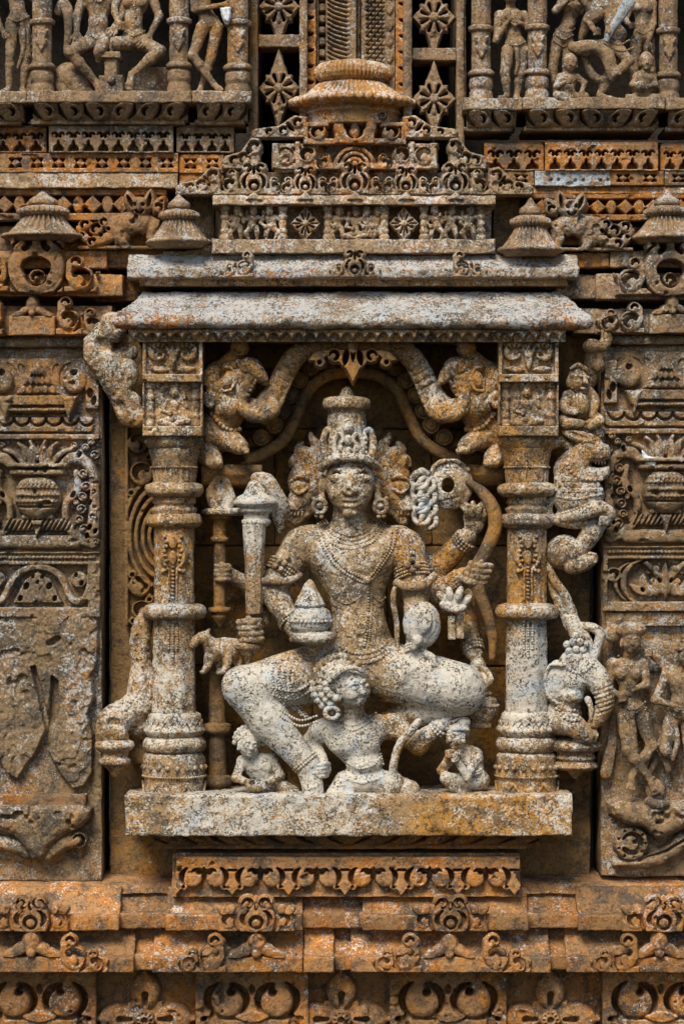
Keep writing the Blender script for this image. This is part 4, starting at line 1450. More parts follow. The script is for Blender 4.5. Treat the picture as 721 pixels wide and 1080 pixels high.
# ================================================================ tall side panels
def pot_panel(x0, x1, cx, y0, y1, d, label, mat, right):
    t = thing('pot_relief', label, 'carved panel', (cx, y1, d), 'tall pot panels beside the niche')
    part('slab', block(x0, x1, y0, y1, -110, d - 2, r=2.5, step=6, amp=.9, scale=14), mat, t)
    dy = (-6 if right else 0)
    Y = lambda y: y + dy
    # crest of scrolls and cone
    R = Rel(x0 + 2, x1 - 2, Y(382), Y(458), .75, 0)
    for s in (-1, 1):
        c = cx + s * 39
        R.up(circ(c, Y(400), 15), 10, 1, rnd=8, low=6)
        R.cut(arc(c, Y(400), 15, 90 + s * 120, 90 - s * 100, [1, 3.4, 3.6, 1], 12), 0)
        R.cut(circ(c - s * 1, Y(393), 3.6), 1)
        R.up(rect(*sorted((cx + s * 50, cx + s * 66)), Y(386), Y(432), 2), 8, 1)
        R.cut(leaf(cx + s * 55, Y(410), cx + s * 55, Y(420), 3), 1); R.cut(leaf(cx + s * 60, Y(418), cx + s * 58, Y(428), 2.5), 1)
        R.cut(leaf(cx + s * 20, Y(384), cx + s * 16, Y(394), 3), 0)
    for k, (w, yy) in enumerate(((24, 416), (17, 407), (9, 398))):
        R.up(poly2([(cx - w, Y(yy)), (cx + w, Y(yy)), (cx + w * .4, Y(yy - 12)), (cx, Y(yy - 16)), (cx - w * .4, Y(yy - 12))]), 8 + 2 * k, 1, rnd=4, low=6)
        for j in range(-2, 3): R.up(leaf(cx + j * w * .36, Y(yy), cx + j * w * .3, Y(yy - 9), w * .13), 10 + 2 * k, .7)
    R.up(rect(cx - 32, cx + 32, Y(417), Y(428), 2), 9, 1)
    R.up(rect(cx - 30, cx + 30, Y(430), Y(436), 2), 7, .8)
    for j in range(-8, 9): R.up(circ(cx + j * 3.6, Y(433), 1.6), 10, .7)
    for s in (-1, 1): R.up(poly2([(cx + s * 25, Y(418)), (cx + s * 43, Y(418)), (cx + s * 38, Y(432)), (cx + s * 33, Y(446)), (cx + s * 29, Y(432))]), 12, 1, rnd=4, low=8)
    R.up(rect(x0 + 3, x1 - 8, Y(440), Y(456), 4), 6, 1)
    for j in range(-3, 4):
        R.cut(arc(cx + j * 17, Y(440), 9, 190, 350, 1.1, 10), 1)
    part('cone_crest', R.mesh(d, .5, 6, drop=-.5) if False else R.mesh(d, .5, 6), mat, t)
    # pot of foliage
    R = Rel(x0 + 2, x1 - 1, Y(458), Y(586), .75, 0)
    R.up(rect(x0 + 2, x1 - 1, Y(458), Y(464)), 7, 1)
    for s in (-1, 1):
        for (ax, ay, bx, by2, ww) in ((4, 488, 8, 466, 3), (8, 488, 20, 468, 3.4), (14, 489, 36, 474, 3.6)):
            R.up(line2(catmull([(cx + s * ax, Y(ay)), (cx + s * (ax + bx) / 2 - s * 2, Y((ay + by2) / 2 - 2)), (cx + s * bx, Y(by2))], 5), [ww, ww * .7]), 9, .9, rnd=2.5, low=5)
        R.up(line2(catmull([(cx + s * 26, Y(492)), (cx + s * 36, Y(484)), (cx + s * 48, Y(486)), (cx + s * 58, Y(500)), (cx + s * 60, Y(530)), (cx + s * 58, Y(562))], 6), [5, 7, 6, 5, 6, 7]), 10, 1, rnd=5, low=5)
        R.up(line2(catmull([(cx + s * 40, Y(498)), (cx + s * 42, Y(516)), (cx + s * 30, Y(532)), (cx + s * 30, Y(550)), (cx + s * 42, Y(566)), (cx + s * 58, Y(572))], 6), [3, 5, 4, 4, 6, 7]), 9, 1, rnd=4, low=5)
        for (px, py, pr) in ((48, 500, 5), (51, 513, 5.5), (47, 524, 5), (46, 537, 5.5), (44, 548, 5), (49, 558, 5.5), (58, 545, 4), (59, 519, 3.6), (57, 506, 3.4), (40, 530, 3), (53, 568, 4), (61, 571, 3.4), (44, 478, 3.4), (38, 470, 3.6), (60, 480, 5), (50, 472, 4), (56, 466, 4)):
            R.up(circ(cx + s * px, Y(py), pr), 11, .9, rnd=pr * .8, low=6)
            R.cut(arc(cx + s * px, Y(py), pr * .5, 160 + 40 * (py % 3), -80 + 40 * (py % 3), [pr * .08, pr * .24, pr * .1], 6), 5)
        for (px, py, pr) in ((36, 506, 2.6), (37, 522, 2.6), (36, 540, 2.8), (40, 556, 2.2), (55, 530, 2.2), (55, 556, 2.4), (61, 560, 2), (44, 480, 2.4), (58, 473, 2.2), (52, 565, 2)):
            R.cut(ell2(cx + s * px, Y(py), pr * .8, pr * 1.3, s * .5), -1)
    for j in range(-2, 3): R.up(leaf(cx + j * 6, Y(488), cx + j * 8, Y(470), 2.4), 10, .8)
    R.up(ell2(cx, Y(524), 24, 25), 17, 1, rnd=16, low=4)
    R.up(rect(cx - 31, cx + 31, Y(489), Y(494), 2), 17, 1, rnd=2, low=12)
    R.up(rect(cx - 29, cx + 29, Y(495), Y(502), 3), 15, 1, rnd=3, low=10)
    R.cut(rect(cx - 26, cx + 26, Y(502), Y(504)), 6)
    for k, yy in enumerate((514, 522, 529)):
        for j in range(-5, 6):
            if abs(j) * 4.3 < 22: R.add(circ(cx + j * 4.3 + (k % 2) * 2, Y(yy), 1.9), 2.4, 1)
    for j in range(-4, 5): R.add(leaf(cx + j * 4.4, Y(506), cx + j * 4.6, Y(513), 2), 2.4, .8)
    R.cut(rect(cx - 22, cx + 22, Y(534), Y(535.5)), 9)
    R.up(rect(cx - 17, cx + 17, Y(543), Y(548), 2), 10, 1)
    R.up(rect(cx - 33, cx + 33, Y(547), Y(560), 5), 10, 1, rnd=5, low=5)
    for j in range(-7, 8): R.cut(line2([(cx + j * 5 - 3, Y(559)), (cx + j * 5 + 3, Y(548))], .9), 5)
    R.up(poly2([(cx - 6, Y(549)), (cx + 6, Y(549)), (cx + 2, Y(562)), (cx, Y(569)), (cx - 2, Y(562))]), 14, .8)
    R.up(rect(cx - 46, cx + 46, Y(564), Y(579), 6), 10, 1, rnd=6, low=5)
    part('foliage_pot', R.mesh(d, .5, 6), mat, t)
    # bead string and wave scroll
    R = Rel(x0 + 1, x1 - 1, Y(582), Y(650), .75, 8)
    R.cut(rect(x0 + 1, x1 - 1, Y(584), Y(592)), 5)
    for j in range(-16, 17):
        if x0 + 3 < cx + j * 4.2 < x1 - 3: R.up(circ(cx + j * 4.2, Y(588), 1.8), 9, .7)
    R.cut(rect(x0 + 6, x1 - 14 if not right else x1, Y(596), Y(640)), 1, 1)
    if not right:
        R.up(line2(catmull([(cx - 62, Y(600)), (cx - 52, Y(630)), (cx - 38, Y(632)), (cx - 22, Y(606)), (cx, Y(598)), (cx + 22, Y(606)), (cx + 36, Y(632)), (cx + 50, Y(630)), (cx + 58, Y(604))], 6), 4), 8, 1, rnd=3, low=5)
        R.up(poly2([(cx - 26, Y(636)), (cx + 26, Y(636)), (cx + 14, Y(612)), (cx, Y(602)), (cx - 14, Y(612))]), 7, 1)
        R.up(circ(cx - 44, Y(611), 9), 7, 1); R.up(circ(cx + 43, Y(611), 9), 7, 1)
        for (px, py, pr) in ((-12, 618, 3), (12, 618, 3), (-5, 608, 1.8), (5, 608, 1.8), (-18, 631, 2.4), (18, 631, 2.4), (-47, 606, 2.4), (-42, 616, 2), (40, 606, 2.2), (46, 615, 2.2), (0, 614, 1.5)):
            R.cut(ell2(cx + px, Y(py), pr * .8, pr * 1.2, .4), -2)
        R.up(circ(cx, Y(632), 5), 9, .8, rnd=4, low=6)
    else:
        R.up(arc(cx - 20, Y(620), 24, 100, 250, [1.5, 4, 1.5], 12), 7, 1, rnd=3, low=4)
        R.up(arc(cx - 30, Y(620), 22, 110, 240, [1, 3, 1], 12), 6, 1)
        for q in (-1, 1):
            R.up(circ(cx + q * 14, Y(622), 14), 8, 1, rnd=7, low=4)
            hook(R, cx + q * 13, Y(618), 9, q, 1.0)
            R.up(line2(catmull([(cx + q * 2, Y(630)), (cx + q * 8, Y(612)), (cx + q * 20, Y(600))], 5), [3, 4, 3]), 9, .9, rnd=3, low=5)
            R.up(circ(cx + q * 10, Y(606), 4), 10, .8, rnd=3, low=6)
            R.up(leaf(cx + q * 20, Y(634), cx + q * 38, Y(622), 4), 8, .9)
            for (px, py) in ((24, 628), (6, 618), (20, 612), (30, 606), (12, 636), (36, 634)):
                R.cut(ell2(cx + q * px, Y(py), 1.5, 2.4, .5 * q), -1)
        R.up(leaf(cx, Y(598), cx, Y(640), 4), 10, .9, rnd=3, low=6)
        R.up(circ(cx - 54, Y(612), 8), 7, 1); hook(R, cx - 54, Y(612), 7, 1, 1.0)
    part('wave_band', R.mesh(d, .5, 6), mat, t)
    return t
t = pot_panel(-40, 107, 41, 378, 930, -10, 'tall grey panel with a foliage pot and broken lower face, left of the niche', M_DARKP, False)
# broken crust on the left panel
R = Rel(-38, 105, 640, 845, .9, 0)
edge = [(-38, 640), (104, 640), (104, 700), (97, 712), (100, 735), (93, 752), (99, 775), (98, 815), (90, 828), (78, 832), (66, 818), (52, 792), (58, 770), (64, 750), (62, 718), (56, 713), (54, 740), (50, 770), (40, 792), (28, 808), (20, 822), (8, 815), (0, 800), (-38, 790)]
R.up(poly2(edge), 13, 1.6)
R.cut(poly2([(34, 703), (38, 702), (46, 730), (52, 760), (50, 770), (44, 745)]), 2, 1.5)
R.cut(ell2(58, 676, 8, 3, -.5), 6, 2)
X, Y2 = np.meshgrid(R.x, R.y)
n = vnoise(np.column_stack([X.ravel(), Y2.ravel(), 0 * X.ravel()]), 9).reshape(X.shape) * 2.4 + vnoise(np.column_stack([X.ravel(), Y2.ravel(), 0 * X.ravel() + 9]), 3.2).reshape(X.shape) * 1.3
n2 = vnoise(np.column_stack([X.ravel(), Y2.ravel() * .6, 0 * X.ravel() + 4]), 26).reshape(X.shape) * 3.2 + vnoise(np.column_stack([X.ravel(), Y2.ravel(), 0 * X.ravel() + 6]), 11).reshape(X.shape) * 1.2
R.H += np.where(R.H > 3, n * .28 + np.floor(n2 * .6) * 1.5, 0)
part('broken_crust', R.mesh(-12, .6, 4, drop=.3, gain=1.0), M_DARKP, t, label='flaking grey crust with a jagged lower edge')
R = Rel(-38, 105, 838, 914, .9, 0)
R.up(poly2([(-38, 846), (90, 846), (98, 852), (97, 862), (88, 872), (70, 880), (58, 890), (48, 906), (36, 906), (28, 894), (16, 880), (0, 876), (-38, 876)]), 20, 2, rnd=12, low=6)
R.up(line2(catmull([(52, 902), (64, 890), (84, 884)], 5), [7, 9, 9]), 14, 1, rnd=8, low=4)
R.up(circ(84, 885, 9), 15, 1, rnd=7, low=6)
R.cut(arc(84, 885, 5.5, 150, -90, [.6, 2, 1.2], 8), 3); R.cut(circ(88, 889, 2), 3)
R.up(line2(catmull([(30, 900), (14, 890), (-10, 888)], 5), [6, 9, 9]), 14, 1, rnd=8, low=4)
part('console', R.mesh(-13, .8, 5, drop=.3), M_DARKP, t)
part('foot_wedge', block(-36, 92, 837, 848, -20, 3, step=4), M_RUST, t)
t = pot_panel(634, 780, 700, 370, 925, -10, 'tall brown panel with a foliage pot above two standing figures, right of the niche', M_BROWN, True)
R = Rel(636, 778, 836, 920, .9, 0)
R.up(poly2([(640, 846), (650, 840), (700, 846), (778, 842), (778, 866), (720, 872), (700, 882), (690, 884), (676, 872), (655, 868), (642, 858)]), 22, 2, rnd=12, low=8)
R.up(circ(664, 888, 18), 15, 1, rnd=6, low=10)
R.cut(arc(664, 888, 10, 150, -140, [1, 3, 2.2], 10), 3); R.cut(circ(668, 886, 2.6), 4)
for i in range(9): R.cut(circ(664 + 14.5 * math.cos(i * .7), 888 + 14.5 * math.sin(i * .7), 1.2), 8)
R.up(line2(catmull([(648, 910), (680, 908), (704, 898), (722, 884), (760, 876)], 6), [4, 7, 9, 9, 9]), 13, 1, rnd=8, low=4)
R.cut(line2(catmull([(672, 906), (700, 896), (720, 884)], 6), 1.2), 5)
part('console', R.mesh(-13, .8, 5, drop=.3), M_BROWN, t)
R = Rel(672, 692, 472, 496, .6, 0)
R.up(poly2([(675, 476), (680, 482), (688, 484), (689, 493), (680, 491), (676, 484)]), 3, .8)
part('white_splash', R.mesh(6, .4, 3, drop=.2), M_WHITE, t, label='chalk white splash on the pot rim')
part('plain_face', block(638, 778, 646, 660, -20, -3, step=4), M_BROWN, t)
# ================================================================ niche pillars
def niche_pillar(cx, label, wob):
    rs = np.random.RandomState(wob)
    t = thing('niche_pillar', label, 'pillar', (cx, 842, 0), 'pillars of the niche')
    CD = 0
    def lp(nm, prof, flute=None, seg=44, amp=.5, octo=None, parent=None, lab=None):
        prof = [(y + (rs.rand() - .5) * .9, r * (1 + (rs.rand() - .5) * .035)) for y, r in prof]
        return part(nm, lathe(cx + (rs.rand() - .5) * .8, CD, prof, seg, flute, amp * 1.5, octagon=octo, scale=7), M_SHRINE, parent or t, lab)
    base = lp('base', [(793, 28), (797, 32), (801, 32.5), (818, 33), (823, 31.5), (836, 33), (846, 33), (848, 30)], amp=.7)
    # swags and bead row on the drum
    ang = lambda a, y, r: (cx + r * math.sin(a), y, CD + r * math.cos(a))
    bd = [ang(-1.5 + i * .085, 817.5, 33.2) for i in range(36)]
    sw = []
    for j in range(3):
        for i in range(13):
            u = i / 12
            sw.append(ang(-1.5 + j * 1.0 + u, 823 + 15 * math.sin(math.pi * u) ** .8, 32.9))
    part('bead_row', balls(bd, 1.35), M_SHRINE, base)
    part('swag', tube(np.array(sw), 1.3, 6), M_SHRINE, base)
    for j in range(10):
        a = -1.4 + j * .31
    part('rosette_row', balls([ang(-1.4 + j * .31, 808, 33) for j in range(10)], 3.0), M_SHRINE, base)
    lp('lower_torus', [(776, 27), (778, 31), (782, 33.5), (787, 33.5), (791, 31), (793, 27)])
    collar = lp('collar', [(750, 22), (753, 27), (757, 29), (762, 28.5), (766, 31), (770, 33), (774, 31), (777, 27)])
    zz = [ang(-1.5 + i * .125, 762 + (4 if i % 2 else -3), 29.6) for i in range(25)]
    part('petal_edge', tube(np.array(zz), .9, 5), M_SHRINE, collar)
    shaft = lp('lower_shaft', [(653, 22), (690, 22.6), (752, 23)], octo=(600, 752))
    for s in (-4.5, 0, 4.5):
        n = 11 if s else 14
        part('bead_strand', balls([(cx + s, 656 + i * 2.7, CD + 22.6) for i in range(n)], 1.6), M_SHRINE, shaft)
    lp('middle_ring', [(636, 22), (638, 30), (641, 33), (646, 34), (651, 32), (654, 24)])
    sh2 = lp('upper_shaft', [(556, 21.5), (600, 21), (637, 21.5)], octo=(500, 640))
    o = []
    R = Rel(cx - 15, cx + 15, 562, 632, .6, 0)
    for s in (-1, 1):
        R.up(line2(catmull([(cx + s * 3, 566), (cx + s * 9, 576), (cx + s * 11, 590), (cx + s * 5, 600)], 5), [2, 3, 2.6, 1.6]), 3, .8, rnd=2, low=1)
        R.up(circ(cx + s * 10, 602, 2.6), 3, .7, rnd=2, low=1)
        R.up(line2([(cx + s * 4, 600), (cx + s * 4, 632)], 1.2), 2.5, .7)
        for y in range(566, 604, 5): R.up(circ(cx + s * 6.5 + s * (y % 3), y, 1.7), 4, .7)
    R.up(ell2(cx, 572, 4.5, 7), 4, .8, rnd=3, low=2)
    R.up(ell2(cx, 588, 4, 8), 4, .8, rnd=3, low=2)
    for y in range(598, 632, 4): R.up(circ(cx, y, 1.7), 4, .7)
    part('garland_relief', R.mesh(CD + 20.0, .3, 3, drop=.25, gain=1.7), M_SHRINE, sh2)
    lp('upper_ring', [(541, 20), (543, 27), (547, 29.5), (552, 29.5), (556, 26), (558, 21)])
    lp('neck', [(521, 22), (524, 21), (530, 22.5), (533, 20), (537, 24), (543, 22)])
    lp('disc', [(509, 22), (511, 29), (515, 31.5), (520, 31), (523, 27), (525, 21)])
    vase = lp('vase', [(473, 27), (477, 26.5), (488, 24), (500, 22.5), (508, 21.5), (511, 21)], lambda y, a, r: (np.abs(np.cos(a * 11)) - .5) * 1.8 if y > 496 else 0 * a, seg=88)
    part('bead_row', balls([ang(-1.5 + i * .12, 493, 24) for i in range(26)], 1.3), M_SHRINE, vase)
    lp('flange', [(459, 25), (461, 30), (467, 31), (471, 29), (475, 26)])
    cap = part('capital_block', block(cx - 31, cx + 31, 357, 459, -30, 24, r=1.5, step=2.6, amp=.6), M_SHRINE, t)
    R = Rel(cx - 31, cx + 31, 357, 461, .6, 6)
    R.cut(rect(cx - 27, cx + 27, 361, 396), 0)
    R.cut(rect(cx - 29, cx + 29, 405, 450), -5)
    for s in (-1, 1):
        R.up(arc(cx + s * 15, 374, 9, 90 + s * 30, 90 - s * 200, [3.6, 4.2, 2.6], 12, r1=6), 6, .8, rnd=3, low=2)
        R.up(arc(cx + s * 13, 376, 3.6, 0, 330, 1.8, 9), 5, .8)
        R.up(leaf(cx + s * 3, 392, cx + s * 25, 390, 4), 6, .8, rnd=3, low=2)
        R.up(leaf(cx + s * 2, 380, cx + s * 8, 364, 2.6), 6, .8, rnd=2, low=2)
        for a in range(5): R.cut(line2([(cx + s * 15, 374), (cx + s * 15 + 9 * math.cos(.7 + a * .6) * s, 374 - 9 * math.sin(.7 + a * .6))], .55), 3)
    R.up(leaf(cx, 364, cx, 394, 4.6), 7, .8, rnd=4, low=3)
    R.up(rect(cx - 31, cx + 31, 396, 405), 8, .8)
    R.up(rect(cx - 31, cx + 31, 450, 461), 8, .8)
    part('leaf_relief', R.mesh(20, .3, 4, thick=4, gain=1.9), M_SHRINE, cap)
    for s in (-1, 1):
        pr = [(405, 5.4), (410, 5.4), (411, 3.6), (418, 3.8), (419, 5), (422, 5), (423, 3.6), (430, 4.6), (437, 3.6), (438, 5), (441, 5), (442, 4), (450, 5.4)]
        part('colonnette', lathe(cx + s * 23.5, 24, pr, 16, None, .25), M_SHRINE, cap)
    return t
PL = niche_pillar(184, 'whitish carved pillar left of the seated deity', 3)
PR = niche_pillar(555, 'orange streaked carved pillar right of the seated deity', 8)
# ================================================================ figures carved in the round
def lerp(a, b, t):
    return tuple(a[i] + (b[i] - a[i]) * t for i in range(3))

def hand(S, wr, tip, r, k=1.0, spread=0.32, thumb=1, curl=0.0):
    """palm, four unequal fingers and a side thumb; wr -> tip gives the direction"""
    wr, tip = np.array(wr, float), np.array(tip, float)
    v = tip - wr
    L = np.linalg.norm(v)
    u = v / L
    n = np.array([0, 0, 1.0])
    s = np.cross(u, n)
    s /= np.linalg.norm(s) + 1e-6
    palm = wr + u * L * .28
    S.cone(wr, palm, r * .75, r * .95, k, flat=.7)
    for i, (o, l) in enumerate(((-.95, .80), (-.33, .95), (.33, 1.0), (.95, .86))):
        a = palm + s * o * r * .75
        b = wr + u * L * .62 * l + s * o * r * .95 * (1 + spread) + n * curl * .5
        c = wr + u * L * l * (1 - .25 * abs(curl) / max(L, 1)) + s * o * r * (1 + spread) - n * curl
        S.cone(a, b, r * .33, r * .31, .5)
        S.cone(b, c, r * .31, r * .24, .5)
    a = wr + u * L * .12 + s * thumb * r * .8
    b = a + s * thumb * r * .8 + u * L * .2 + n * r * .3
    c = b + u * L * .22 - s * thumb * r * .1
    S.cone(a, b, r * .36, r * .34, .8)
    S.cone(b, c, r * .33, r * .26, .5)

def fist(S, c, r, ang=0.0, side=1):
    """fingers closed round an upright bar at c (bar axis tilted by ang degrees from vertical)"""
    a = math.radians(ang)
    ux, uy = math.sin(a), -math.cos(a)
    S.ell((c[0] + side * r * .2, c[1], c[2] - r * .2), (r * .95, r * 1.05, r * .8), 1.2, ang)
    for i in range(4):
        o = (i - 1.5) * r * .52
        x, y = c[0] + ux * o, c[1] + uy * o
        S.path([(x + side * r * .95 * uy * -1, y + side * r * .6 * ux, c[2] + r * .1), (x + side * r * .2, y, c[2] + r * .95), (x - side * r * .85, y + 0.5, c[2] + r * .5)], [r * .3, r * .3, r * .25], .6, n=4)
    x, y = c[0] + ux * r * 1.0, c[1] + uy * r * 1.0
    S.path([(x + side * r * .9, y + r * .5, c[2] + r * .4), (x + side * r * .1, y - r * .1, c[2] + r * 1.0)], [r * .32, r * .24], .6)

def face(S, c, r, turn=0.0, tilt=0.0, beard=False):
    """brow, almond eyes, nose, lips and ears on a head of half height r*1.15; turn > 0 looks to the right"""
    def P(u, v, w):
        a = math.radians(tilt)
        x = u * math.cos(a) - v * math.sin(a)
        y = u * math.sin(a) + v * math.cos(a)
        t = math.radians(turn)
        return (c[0] + (x * math.cos(t) + w * math.sin(t)) * r, c[1] + y * r, c[2] + (w * math.cos(t) - x * math.sin(t)) * r)
    S.ell(c, (r * .92, r * 1.12, r * .95), 1.5, tilt)
    S.cone(P(0, .55, .35), P(0, .82, .48), r * .52, r * .36, r * .3)
    for s in (-1, 1):
        S.ell(P(s * .36, -.02, .80), (r * .24, r * .15, r * .16), r * .06, tilt + s * 6)
        S.path([P(s * .12, -.20, .95), P(s * .36, -.30, .90), P(s * .64, -.17, .68)], [r * .07, r * .08, r * .05], r * .08)
        S.ell(P(s * .48, .38, .58), (r * .26, r * .26, r * .22), r * .25)
        S.ell(P(s * .95, .12, .0), (r * .14, r * .36, r * .2), r * .1)
        S.ell(P(s * .97, .52, .05), (r * .13, r * .18, r * .15), r * .08)
    S.cone(P(0, -.18, .9), P(0, .30, 1.10), r * .10, r * .17, r * .1)
    S.ell(P(0, .32, 1.02), (r * .24, r * .11, r * .15), r * .08)
    S.ell(P(0, .56, .88), (r * .30, r * .09, r * .13), r * .06)
    S.ell(P(0, .68, .86), (r * .24, r * .09, r * .13), r * .06)
    S.path([P(-.32, .61, .82), P(0, .62, 1.02), P(.32, .61, .82)], r * .045, r * .04, True)

def figure(S, head, r, neck, chest, waist, hip, arms=(), legs=(), female=False, turn=0, tilt=0, feet=True, wide=1.0, detail=True):
    """one continuous carved body from joint positions (px, py, depth); r = half the face width"""
    k = r * .35
    if head is not None:
        face(S, head, r, turn, tilt)
        S.cone((head[0], head[1] + r * .7, head[2] - r * .1), neck, r * .5, r * .55, k)
    ax = (hip[0] - chest[0], hip[1] - chest[1])
    rot = math.degrees(math.atan2(-ax[0], ax[1]))
    S.ell(chest, (r * 1.35 * wide, r * 1.35, r * .85), k, rot)
    S.cone(chest, waist, r * 1.05 * wide, r * .82 * wide, k, flat=.85)
    S.cone(waist, hip, r * .82 * wide, r * 1.05 * wide, k, flat=.85)
    S.ell(hip, (r * 1.25 * wide, r * .85, r * .9), k)
    if female:
        for s in (-1, 1):
            S.ell((chest[0] + s * r * .66, chest[1] + r * .2, chest[2] + r * .62), (r * .58, r * .58, r * .55), r * .15)
    else:
        for s in (-1, 1):
            S.ell((chest[0] + s * r * .55, chest[1] - r * .1, chest[2] + r * .5), (r * .6, r * .5, r * .35), r * .3)
    S.ell((waist[0], waist[1] + r * .35, waist[2] + r * .35), (r * .65, r * .55, r * .45), r * .4)
    S.ell((waist[0], waist[1] + r * .45, waist[2] + r * .9), (r * .1, r * .12, r * .2), r * .06, sub=True)
    for a in arms:
        sh, el, wr = a[:3]
        S.cone((chest[0] + (sh[0] - chest[0]) * .4, sh[1] + r * .15, chest[2]), sh, r * .55, r * .56, k)
        S.cone(sh, el, r * .52, r * .40, k * .6)
        S.cone(el, wr, r * .41, r * .28, k * .6)
        if len(a) > 3 and a[3] is not None:
            hand(S, wr, a[3], r * .33, r * .12, thumb=a[4] if len(a) > 4 else 1)
        else:
            fist(S, (wr[0], wr[1], wr[2] + r * .1), r * .38)
    for g in legs:
        hp, kn, an = g[:3]
        S.cone(hp, kn, r * .80, r * .56, k * .7)
        S.ell(kn, (r * .52, r * .55, r * .55), k * .5)
        S.cone(kn, lerp(kn, an, .35), r * .52, r * .55, k * .6)
        S.cone(lerp(kn, an, .35), an, r * .55, r * .31, k * .6)
        if len(g) > 3 and g[3] is not None:
            to = g[3]
            S.cone(an, lerp(an, to, .7), r * .34, r * .36, k * .5, flat=.8)
            v = np.array(to, float) - np.array(an, float)
            p = np.array([-v[1], v[0], 0]); p = p / (np.linalg.norm(p) + 1e-6) * r * .16
            for i in range(5):
                o = p * (i - 2)
                S.cone(np.array(lerp(an, to, .65)) + o, np.array(to) + o * 1.1, r * .13, r * .11, r * .05)

def hairdo(S, c, r, bun=(0, -1.2, -.2), br=.6, k=2.0):
    """cap of hair down to the brow with a bun"""
    S.ell((c[0], c[1] - r * .35, c[2] - r * .12), (r * 1.06, r * .95, r * 1.02), k)
    S.ell((c[0] + bun[0] * r, c[1] + bun[1] * r, c[2] + bun[2] * r), (r * br, r * br * .85, r * br), k)

def crownlet(c, r, h, mat, t, nm='headdress', tilt=0):
    """tall ringed crown as one lathe-turned piece"""
    y0 = c[1] - r * .45
    pr = [(y0 - h, r * .1), (y0 - h * .93, r * .35), (y0 - h * .85, r * .5), (y0 - h * .8, r * .38), (y0 - h * .6, r * .62), (y0 - h * .55, r * .5), (y0 - h * .3, r * .85),
          (y0 - h * .22, r * .75), (y0 - h * .12, r * 1.05), (y0, r * 1.08), (y0 + r * .1, r * .9)]
    return part(nm, lathe(c[0], c[2] - r * .08, pr, 24, lambda y, a, q: np.cos(a * 8) * r * .04, r * .05, scale=3), mat, t)

def beadline(S, pts, rad, nm, t, mat, gap=None, lift=0.0):
    P = S.on(pts, gap or rad * 1.95, lift)
    return part(nm, balls(P, rad), mat, t)

def bangle(c, r, axis, rad, nm, t, mat, n=2, gap=None):
    """bead rings round a limb at c, axis = limb direction"""
    ax = np.array(axis, float); ax /= np.linalg.norm(ax)
    a = np.cross(ax, (0.1, 0.2, 1.0)); a /= np.linalg.norm(a)
    b = np.cross(ax, a)
    out = []
    m = max(10, int(2 * math.pi * r / (rad * 1.9)))
    for j in range(n):
        o = (j - (n - 1) / 2) * (gap or rad * 1.9)
        for i in range(m):
            t_ = 2 * math.pi * i / m
            out.append(np.array(c) + ax * o + r * (math.cos(t_) * a + math.sin(t_) * b))
    return part(nm, balls(out, rad), mat, t)

# ================================================================ the seated deity
D = thing('seated_deity', 'large many armed stone deity with tall crown seated with one knee bent in the niche', 'statue', (370, 838, -10))
S = Sculpt(226, 528, 470, 850, -84, 62, 1.15)
# torso
S.ell((372, 588, -14), (50, 34, 25), 8)
S.ell((372, 566, -18), (56, 16, 18), 8)
S.ell((350, 586, 0), (24, 19, 13), 8); S.ell((394, 586, 0), (24, 19, 13), 8)
S.cone((373, 600, -12), (378, 648, -12), 38, 25, 9, flat=.74)
S.cone((378, 646, -12), (380, 682, -10), 25.5, 35, 9, flat=.85)
S.ell((379, 664, 6), (24, 20, 13), 9)
S.ell((379, 671, 20), (2.6, 2.8, 5), 1.5, sub=True)
S.ell((379, 698, -14), (56, 22, 28), 10)
# neck and head
S.cone((369, 560, -10), (369, 535, -4), 21, 17, 5)
for y in (541, 546, 551): S.groove([(350, y - 2), (369, y + 2), (389, y - 2)], .7)
S.ell((369, 508, 2), (26, 29, 25), 4)
S.ell((369, 526, 8), (17.5, 16, 17), 9)
for s in (-1, 1):
    S.ell((369 + s * 13, 519, 14), (8.5, 9, 8), 6)
    S.ell((369 + s * 13.5, 503.5, 19), (9, 6, 6), 2, s * 5, True)
    S.ell((369 + s * 13.5, 504.5, 20.5), (8.4, 4.0, 4.4), .8, s * 6)
    S.ridge([(369 + s * 5, 505), (369 + s * 13, 500.6), (369 + s * 22, 504.5)], .9, .6)
    S.ridge([(369 + s * 6, 506), (369 + s * 13, 509), (369 + s * 21, 505.5)], .7, .6)
    S.ell((369 + s * 29, 512, -2), (4, 12, 6), 2)
    S.ell((369 + s * 29.5, 527, 0), (4.4, 8, 5), 1.5)
S.ridge([(344, 500), (354, 495), (365, 499)], 1.3); S.ridge([(373, 499), (384, 495), (394, 500)], 1.3)
S.cone((369, 500, 24), (369, 517, 29), 3.2, 5.5, 3)
S.ell((369, 518, 27), (9, 5, 6), 2.5)
S.ell((366, 519, 34), (5, 4, 4), 1.5, sub=True); S.ell((374, 514, 34), (4, 3.5, 4), 1.5, sub=True)
S.ell((369, 527.5, 23.5), (9.5, 2.3, 3.5), 1.2); S.ell((369, 533.5, 22.5), (7.5, 2.8, 3.6), 1.2)
S.groove([(359, 530), (365, 530.6), (369, 530), (373, 530.6), (379, 530)], .8)
S.groove([(361, 518), (359, 523), (357, 529)], .6); S.groove([(377, 518), (379, 523), (381, 529)], .6)
S.ell((376, 524, 31), (4, 3, 3), 1.5, 0, True); S.ell((362, 531, 30), (3, 2.4, 3), 1.5, 0, True)
S.ell((369, 541, 19), (8, 5, 6), 3)
